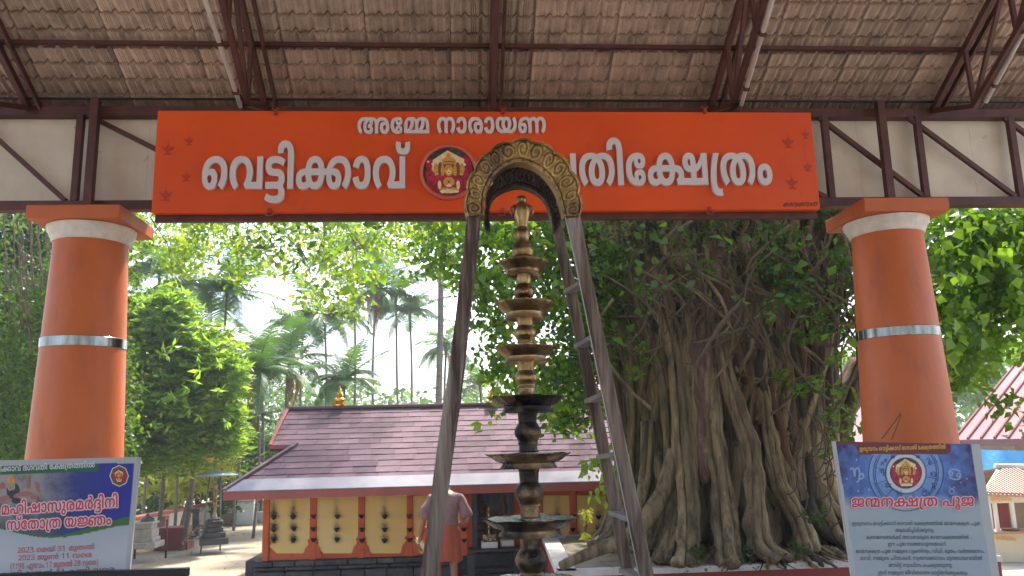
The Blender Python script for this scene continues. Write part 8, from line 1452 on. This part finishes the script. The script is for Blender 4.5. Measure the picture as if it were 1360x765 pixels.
# overhanging light green tree, upper left
ot, P = tree('canopy_tree', (-9.5, 15.5, 0), 6.5, 'tall light green tree whose thin leafy branches hang in from the upper left', trunk=(.25, .16))
for e in ((-6.5, 14.5, 6.3), (-4.2, 14.2, 6.2), (-1.8, 14.4, 6.3), (.2, 15, 6.6)): limb([(-9.3, 15.5, 6.3), ((-9.3+e[0])/2, 15.2, 6.9), e], (.1, .02), tree=ot)
def d2(x, y): return max(.1, 1-(y-285)/(150 if x < 480 else 110)) if not (400 < x < 470 and y < 330) else .5
CL = [(150, 265), (600, 265), (600, 330), (560, 350), (520, 350), (500, 420), (455, 430), (420, 400), (400, 410), (330, 380), (270, 360), (215, 370), (165, 400), (150, 380)]
Cs = fill(CL, 230, 13.2, 16.5, d2); leaves('crown', ot, clump(Cs, 8000, .34), .09, tints=((.09, .17, .02), (.2, .3, .04), (.35, .36, .06, .08)), droop=.8, elong=1.4)
single_leaves(ot, fill([(420, 285), (600, 285), (590, 345), (500, 400), (430, 380)], 130, 12.3, 13.0), .12, T_mid, droop=1.0, elong=1.25)
for i in range(60):
    p = fill(CL, 1, 13, 16, d2)[0]; q = p+V((rr_.uniform(-.8, .8), 0, rr_.uniform(.3, 1.4))); b = MB(); b.smooth = True; b.tube([p, p.lerp(q, .5)+V((.1, 0, 0)), q], [.004, .008, .014], 5); b.build('twig', m_vine, ot, fix=False)
# bright big-leaved tree at the right
rt, P = tree('broadleaf_tree', (10.5, 10.5, 0), 5.5, 'bright broad-leaved tree filling the view right of the right column', trunk=(.22, .14))
limb([(10.4, 10.5, 5), (8.6, 9.2, 4.6), (6.2, 8.6, 4.0), (5.2, 8.4, 3.9)], (.1, .02), tree=rt); limb([(10.4, 10.5, 5.3), (8.2, 9.4, 5.4), (5.8, 9, 5.2)], (.12, .03), tree=rt)
RP = [(1215, 265), (1400, 265), (1400, 470), (1350, 480), (1340, 440), (1310, 470), (1295, 500), (1262, 512), (1250, 470), (1240, 440), (1230, 350)]
Cs = fill(RP, 170, 7.6, 10.5); leaves('crown', rt, clump(Cs, 6400, .28), .1, tints=T_mid, droop=.9, elong=1.15)
Cs = fill(RP, 60, 7.4, 8.2); leaves('crown', rt, clump(Cs, 900, .2), .1, tints=T_bright, droop=.9, elong=1.15)
single_leaves(rt, fill(RP, 170, 7.0, 7.5), .1, T_bright, droop=.9, elong=1.15)
for x, y in ((1340, 520), (1325, 545), (1350, 540), (1310, 525), (1358, 560), (1128, 545), (1120, 520), (1132, 570), (1120, 590)): leaves('crown', rt if x > 1200 else fx, clump([at(x, y, 8.2)], 14, .14), .09, tints=T_mid, droop=.9, elong=1.6)
# dark tree behind the left column
dt, P = tree('shade_tree', (-9.3, 13.6, 0), 6, 'dense dark green tree hung with creepers behind the left column', trunk=(.3, .2), mat=m_barkd)
DP = [(-60, 260), (150, 260), (165, 330), (150, 430), (165, 520), (170, 625), (-60, 640)]
Cs = fill(DP, 260, 12, 15); leaves('crown', dt, clump(Cs, 20000, .5), .08, tints=((.03, .065, .015), (.07, .13, .025)), droop=.9)
Cs = fill([(-60, 260), (60, 260), (70, 420), (40, 620), (-60, 640)], 160, 15, 16.5); leaves('crown', dt, clump(Cs, 15000, .6), .17, tints=T_dark, n_two=True)
Cs = fill([(100, 290), (170, 290), (170, 420), (160, 620), (130, 620)], 60, 13, 14); leaves('crown', dt, clump(Cs, 2600, .32), .08, tints=T_bright)
for i in range(40):
    x = rr_.uniform(-20, 150); y = rr_.uniform(270, 380); Pn = [at(x+5*noise.noise(V((k*.7, i, 0)))+k*.6, y+k*14, 12.1) for k in range(9)]; b = MB(); b.smooth = True; b.tube(Pn, rr_.choice([.006, .01, .016]), 5); b.build('creeper', m_vine, dt, fix=False)
# whorled-leaf trees (left middle)
def whorls(cs, per, L):
    C = []; A = []
    for c in cs:
        for k in range(per):
            a = 2*PI*k/per+rr_.random(); A.append((math.cos(a), math.sin(a), rr_.uniform(-.15, .6))); C.append(tuple(c))
    return np.array(C), np.array(A)
wt, P = tree('frangipani_tree', (at(240, 700, 18.5).x, 18.5, 0), 3.2, 'rounded bright green tree with whorled narrow leaves, left of the shrine', trunk=(.06, .045), lean=.02)
def lobes(L, n, Y, shell=.85):
    out = []; tot = sum(r*r for _, _, r in L)
    for cx, cy, r in L:
        for _ in range(int(n*r*r/tot)):
            v = V((rr_.gauss(0, 1), rr_.gauss(0, 1)-.6, rr_.gauss(0, 1)+.25)).normalized(); rad_ = (r/pxm(at(cx, cy, Y)))*rr_.uniform(shell*.55, 1.0); out.append(at(cx, cy, Y)+v*rad_)
    return out
LBS = [(200, 600, 42), (255, 590, 42), (305, 585, 30), (225, 440, 52), (275, 480, 52), (195, 480, 55), (250, 530, 60), (190, 560, 48), (295, 545, 38), (230, 410, 34), (300, 500, 35), (175, 420, 30)]
C, A = whorls(lobes(LBS, 2600, 18.3), 9, .2); leaves('crown', wt, C, .17, tints=((.11, .21, .035), (.22, .34, .07), (.42, .44, .09, .05)), elong=3.4, aim=A)
C, A = whorls(lobes(LBS, 1000, 18.9, .4), 8, .2); leaves('crown', wt, C, .22, tints=((.08, .17, .025), (.15, .27, .04)), elong=3.2, aim=A)
C, A = whorls(fill(LBS and [(180, 430), (310, 440), (330, 540), (280, 580), (190, 590)], 40, 16.9, 17.2), 8, .2)
single_leaves(wt, [tuple(c) for c in C[:160]], .2, ((.13, .25, .03), (.2, .33, .05)), droop=.1, elong=3.2)
for (bx, ty, lean_, l, rr0) in ((212, 560, -.02, 'thin pale trunked tree nearest the left banner, shading the wall', .06), (236, 545, .16, 'thin grey tree leaning right above the red planter block', .05), (260, 520, .1, 'thin leaning tree just right of the planter block', .055), (283, 540, .0, 'straight thin tree beside the tin canopy', .06), (195, 570, .05, 'thin tree standing behind the pale stone pedestal', .05), (296, 545, -.05, 'slim tree behind the tin canopy right pole', .045), (222, 560, .04, 'slim dark tree behind the red planter block', .045)):
    Yt = 19.6 if bx in (236, 212) else rr_.uniform(24, 27); base = at(bx, 700, Yt); top = at(bx, ty, Yt).z
    t, P = tree('young_tree', (base.x, Yt, 0), top, l, group='young trees along the yard wall', trunk=(rr0, rr0*.6), lean=lean_, bend=.06)
    C, A = whorls([P[-1]+V((rr_.gauss(0, .35), rr_.gauss(0, .3), rr_.gauss(0, .3))) for _ in range(60)], 8, .2); leaves('crown', t, C, .22, tints=T_mid, elong=3.2, aim=A)
# undergrowth and far greenery
def bushes(name, P, n, Y0, Y1, nl, size, sig, tints, label, cat, **kw):
    c = fill(P, n, Y0, Y1); m = min(c, key=lambda q: q.z); t = thing(name, (c[0].x, c[0].y, 0), label, cat); leaves('foliage', t, clump(c, nl, sig), size, tints=tints, **kw); return t
bushes('shrub_row', [(150, 590), (345, 580), (345, 660), (270, 665), (150, 690)], 110, 24, 30, 9000, .2, .8, ((.035, .08, .02), (.08, .15, .03)), 'mid green shrubs crowded behind the yard wall at the left', 'shrubs', n_two=True)
bushes('yellow_shrub', [(170, 610), (300, 600), (290, 650), (170, 680)], 28, 22.5, 23.5, 1700, .2, .45, ((.25, .3, .03), (.35, .36, .05)), 'yellow green shrubs showing between the thin trunks', 'shrubs', elong=3)
bushes('dark_bush', [(300, 590), (372, 580), (372, 610), (345, 645), (300, 650)], 40, 26, 28, 5000, .14, .6, T_mid, 'dense small-leaved bush left of the shrine eave', 'bush', n_two=True)
bushes('banana_clump', [(248, 540), (275, 540), (280, 590), (250, 590)], 12, 21, 22, 90, .6, .4, ((.45, .25, .03), (.5, .36, .04)), 'yellowing broad leaves of a banana plant among the thin trees', 'plant', elong=3.2, droop=.9)
tl = thing('far_tree_line', (0, 55, 0), 'soft hazy line of far trees behind the shrine roof', 'trees'); tl['kind'] = 'stuff'
c = fill([(150, 500), (330, 490), (400, 520), (500, 535), (620, 535), (700, 520), (800, 500), (1000, 480), (1400, 500), (1400, 580), (150, 600)], 420, 42, 60); o = leaves('tree_line', tl, clump(c, 40000, 2.0), .34, tints=((.03, .075, .025), (.07, .14, .035)), n_two=True)
c = fill([(1110, 470), (1400, 470), (1400, 520), (1110, 525)], 90, 34, 40); leaves('tree_line', tl, clump(c, 7000, 1.2), .35, tints=T_mid, n_two=True)
# ---- areca and coconut palms
m_palmt = M('palm_trunk', (.22, .19, .15), (.14, .12, .095), 3, .85, bump=.5, bscale=8, stretch=(.3, .3, 6)); m_dead = M('dead_frond', (.42, .2, .06), (.3, .14, .05), 6, .8)
m_crownsh = M('palm_crownshaft', (.12, .2, .05), (.09, .15, .04), 4, .6)
def frond_mesh(L, curve, n=32, drop=.5, w=.3, dead=False, seed=0):
    r_ = random.Random(seed); b = MB(); pts = []
    for i in range(n+1):
        t = i/n; pts.append(V((L*(t-.18*curve*t*t), 0, L*(.55*t-curve*t*t))))
    b.tube(pts, [.022*(1-.8*i/n)*L/2 for i in range(n+1)], 4, False)
    for i in range(2, n+1):
        t = i/n; wl = w*L*math.sin(PI*(.12+.83*t))**.7
        for s in (-1, 1):
            p = pts[i]; d = (pts[i]-pts[i-1]).normalized(); e = (V((0, s, 0))+d*.55+V((0, 0, -drop*(.5+.8*t)+r_.uniform(-.15, .15)))).normalized()*wl*r_.uniform(.85, 1.1); k = d*(.026*L)
            b.add([p-k*.5, p+e*.5+V((0, 0, .03*L))-k*.5, p+e, p+e*.5+V((0, 0, .03*L))+k*.6, p+k*.5], [(0, 1, 3, 4), (1, 2, 3)])
    return b
m_frond = M('palm_frond', (.05, .12, .035), (.08, .165, .05), 2, .5, trans=.22)
FR = [frond_mesh(1.0, c_, seed=i, drop=d_).mesh('frond', m_frond) for i, (c_, d_) in enumerate(((.3, .3), (.5, .5), (.75, .7), (1.0, .9), (.15, .2)))]
FD = frond_mesh(1.0, 1.2, drop=1.5, w=.16, seed=9).mesh('dead_frond', m_dead)
def palm(px, cy, base_py, R, Y, label, lean=0, nf=11, dead=0, tw=3.2, group='palms beyond the shrine'):
    c = at(px, cy, Y); k = 1/pxm(c); bx = c.x+lean*k
    t = thing('areca_palm', (bx, Y, 0), label, 'palm', group); P = [V((bx+(c.x-bx)*u+.06*math.sin(u*5+px), Y, c.z*u-.05*(u == 0))) for u in np.linspace(0, 1, 9)]
    b = MB(); b.smooth = True; b.tube(P, [tw*k*.62*(1-.25*i/8) for i in range(9)], 8); b.build('trunk', m_palmt, t, fix=False)
    b = MB(); b.smooth = True; b.tube([P[-1]-V((0, 0, 2*k)), P[-1]+V((0, 0, 5*k)), P[-1]+V((0, 0, 11*k))], [tw*.55*k, tw*.75*k, tw*.3*k], 8); b.build('crownshaft', m_crownsh, t, fix=False)
    r_ = random.Random(int(px*7+cy)); L = R*k*1.6; nf = int(nf*1.9)
    for i in range(nf):
        o = bpy.data.objects.new('frond', r_.choice(FR)); place(o, t, P[-1]+V((0, 0, 8*k))); o.scale = [L*r_.uniform(.75, 1.1)]*3; o.rotation_euler = (r_.uniform(-.2, .2), r_.uniform(-.6, .6), 2*PI*i/nf+r_.uniform(-.25, .25))
    for i in range(dead):
        o = bpy.data.objects.new('dead_frond', FD); place(o, t, P[-1]+V((0, 0, 2*k))); o.scale = [L*.75]*3; o.rotation_euler = (0, .9, r_.uniform(0, 6.3))
for a in ((403, 448, 540, 40, 30, 'palm left of the golden finial with a thin straight trunk', 0, 9), (432, 428, 540, 46, 29, 'taller palm directly above the left part of the shrine ridge', 3, 10), (498, 392, 540, 46, 31, 'palm with hanging orange dead fronds, straight thin trunk', 0, 10, 3), (524, 398, 540, 46, 33, 'palm whose trunk leans to the right, beside the orange fronds', 12, 10),
          (545, 425, 540, 38, 32, 'slim dark palm right of the leaning one', 0, 9), (384, 492, 600, 52, 23, 'nearer palm with brown hanging skirt, left of the shrine gable', 0, 11, 4), (455, 515, 560, 42, 24, 'low bushy palm behind the golden finial', 0, 12), (582, 290, 540, 60, 22, 'tall pale-trunked palm just left of the ladder, crown behind the sign', 0, 9, 0, 8),
          (592, 470, 540, 36, 26, 'low palm close to the left ladder rail', 0, 9, 2), (298, 395, 600, 55, 21, 'tall drooping palm behind the rounded bright tree, right side', 0, 11), (246, 385, 600, 55, 20.5, 'dark drooping palm rising behind the rounded bright tree', 0, 11), (212, 360, 600, 50, 21.5, 'palm at the far left behind the rounded bright tree', 0, 10),
          (345, 505, 640, 55, 20.5, 'palm with drooping dark fronds left of the shrine roof', 0, 12, 2), (352, 470, 600, 42, 25, 'palm behind the drooping dark one, left of the shrine', 0, 10), (318, 565, 650, 40, 22.5, 'low palm beside the rounded bright tree foot', 0, 10, 2), (470, 340, 540, 50, 26, 'high palm crown half lost in the hanging leaves above the shrine', 3, 9), (640, 520, 540, 36, 27, 'low palm seen between the ladder rails', 0, 9)):
    palm(*a)
# small sprig growing at the kerb
sg2 = thing('sapling', (at(778, 710, 11.2).x, 11.2, ZP), 'thin yellow green sapling rising from the platform kerb in front of the shrine', 'plant')
for i in range(7):
    x = rr_.uniform(-7, 7); b = MB(); b.smooth = True; p0 = at(778, 708, 11.2); p1 = at(778+x, 690-rr_.uniform(0, 14), 11.2); b.tube([p0, p0.lerp(p1, .6)+V((0, .02, .02)), p1], [.006, .004, .002], 5); b.build('stem', m_vine, sg2, fix=False)
    leaves('foliage', sg2, clump([p1, p0.lerp(p1, .7)], 22, .06), .035, tints=((.35, .4, .06), (.5, .5, .1)), kind=None)
leaves('foliage', sg2, clump([at(778, 710, 11.1)], 16, .07), .09, tints=((.35, .4, .05), (.45, .5, .1)), kind=None)
# ferns at the foot of the trunk
for (x, y) in ((925, 735), (990, 740), (1060, 730), (1085, 690)):
    leaves('foot_foliage', fx, clump([at(x, y, 8.95)], 60, .13), .06, tints=T_dark, elong=2.6, droop=-.4)

# dry leaves and twigs over the yard
gl = MB()
for _ in range(1600):
    x = random.uniform(-9, 1.2); y = random.uniform(13, 27); a = random.uniform(0, 6.3); s = random.uniform(.02, .06); p = V((x, y, .008+s*.2))
    d = V((math.cos(a), math.sin(a), random.uniform(-.1, .3)))*s; e = V((-math.sin(a), math.cos(a), random.uniform(-.2, .2)))*s*.4
    gl.add([p-d, p+e, p+d, p-e], [(0, 1, 2, 3)])
tag(gl.build('yard_litter', m_litter, fix=False), 'scattered dry leaves lying on the sandy yard', 'leaf litter', kind='stuff')

# ============================================================ HAZE
hz = MB(); hz.box((0, 85, 12), (440, 210, 26)); hm = bpy.data.materials.new('haze'); hm.use_nodes = True; hn = hm.node_tree; hn.nodes.clear()
pv = hn.nodes.new('ShaderNodeVolumePrincipled'); pv.inputs['Density'].default_value = .0022; pv.inputs['Color'].default_value = (.86, .93, 1, 1); pv.inputs['Anisotropy'].default_value = .3
ho = hn.nodes.new('ShaderNodeOutputMaterial'); hn.links.new(pv.outputs[0], ho.inputs['Volume'])
tag(hz.build('haze', hm), 'pale haze in the air over the whole temple yard', kind='stuff')
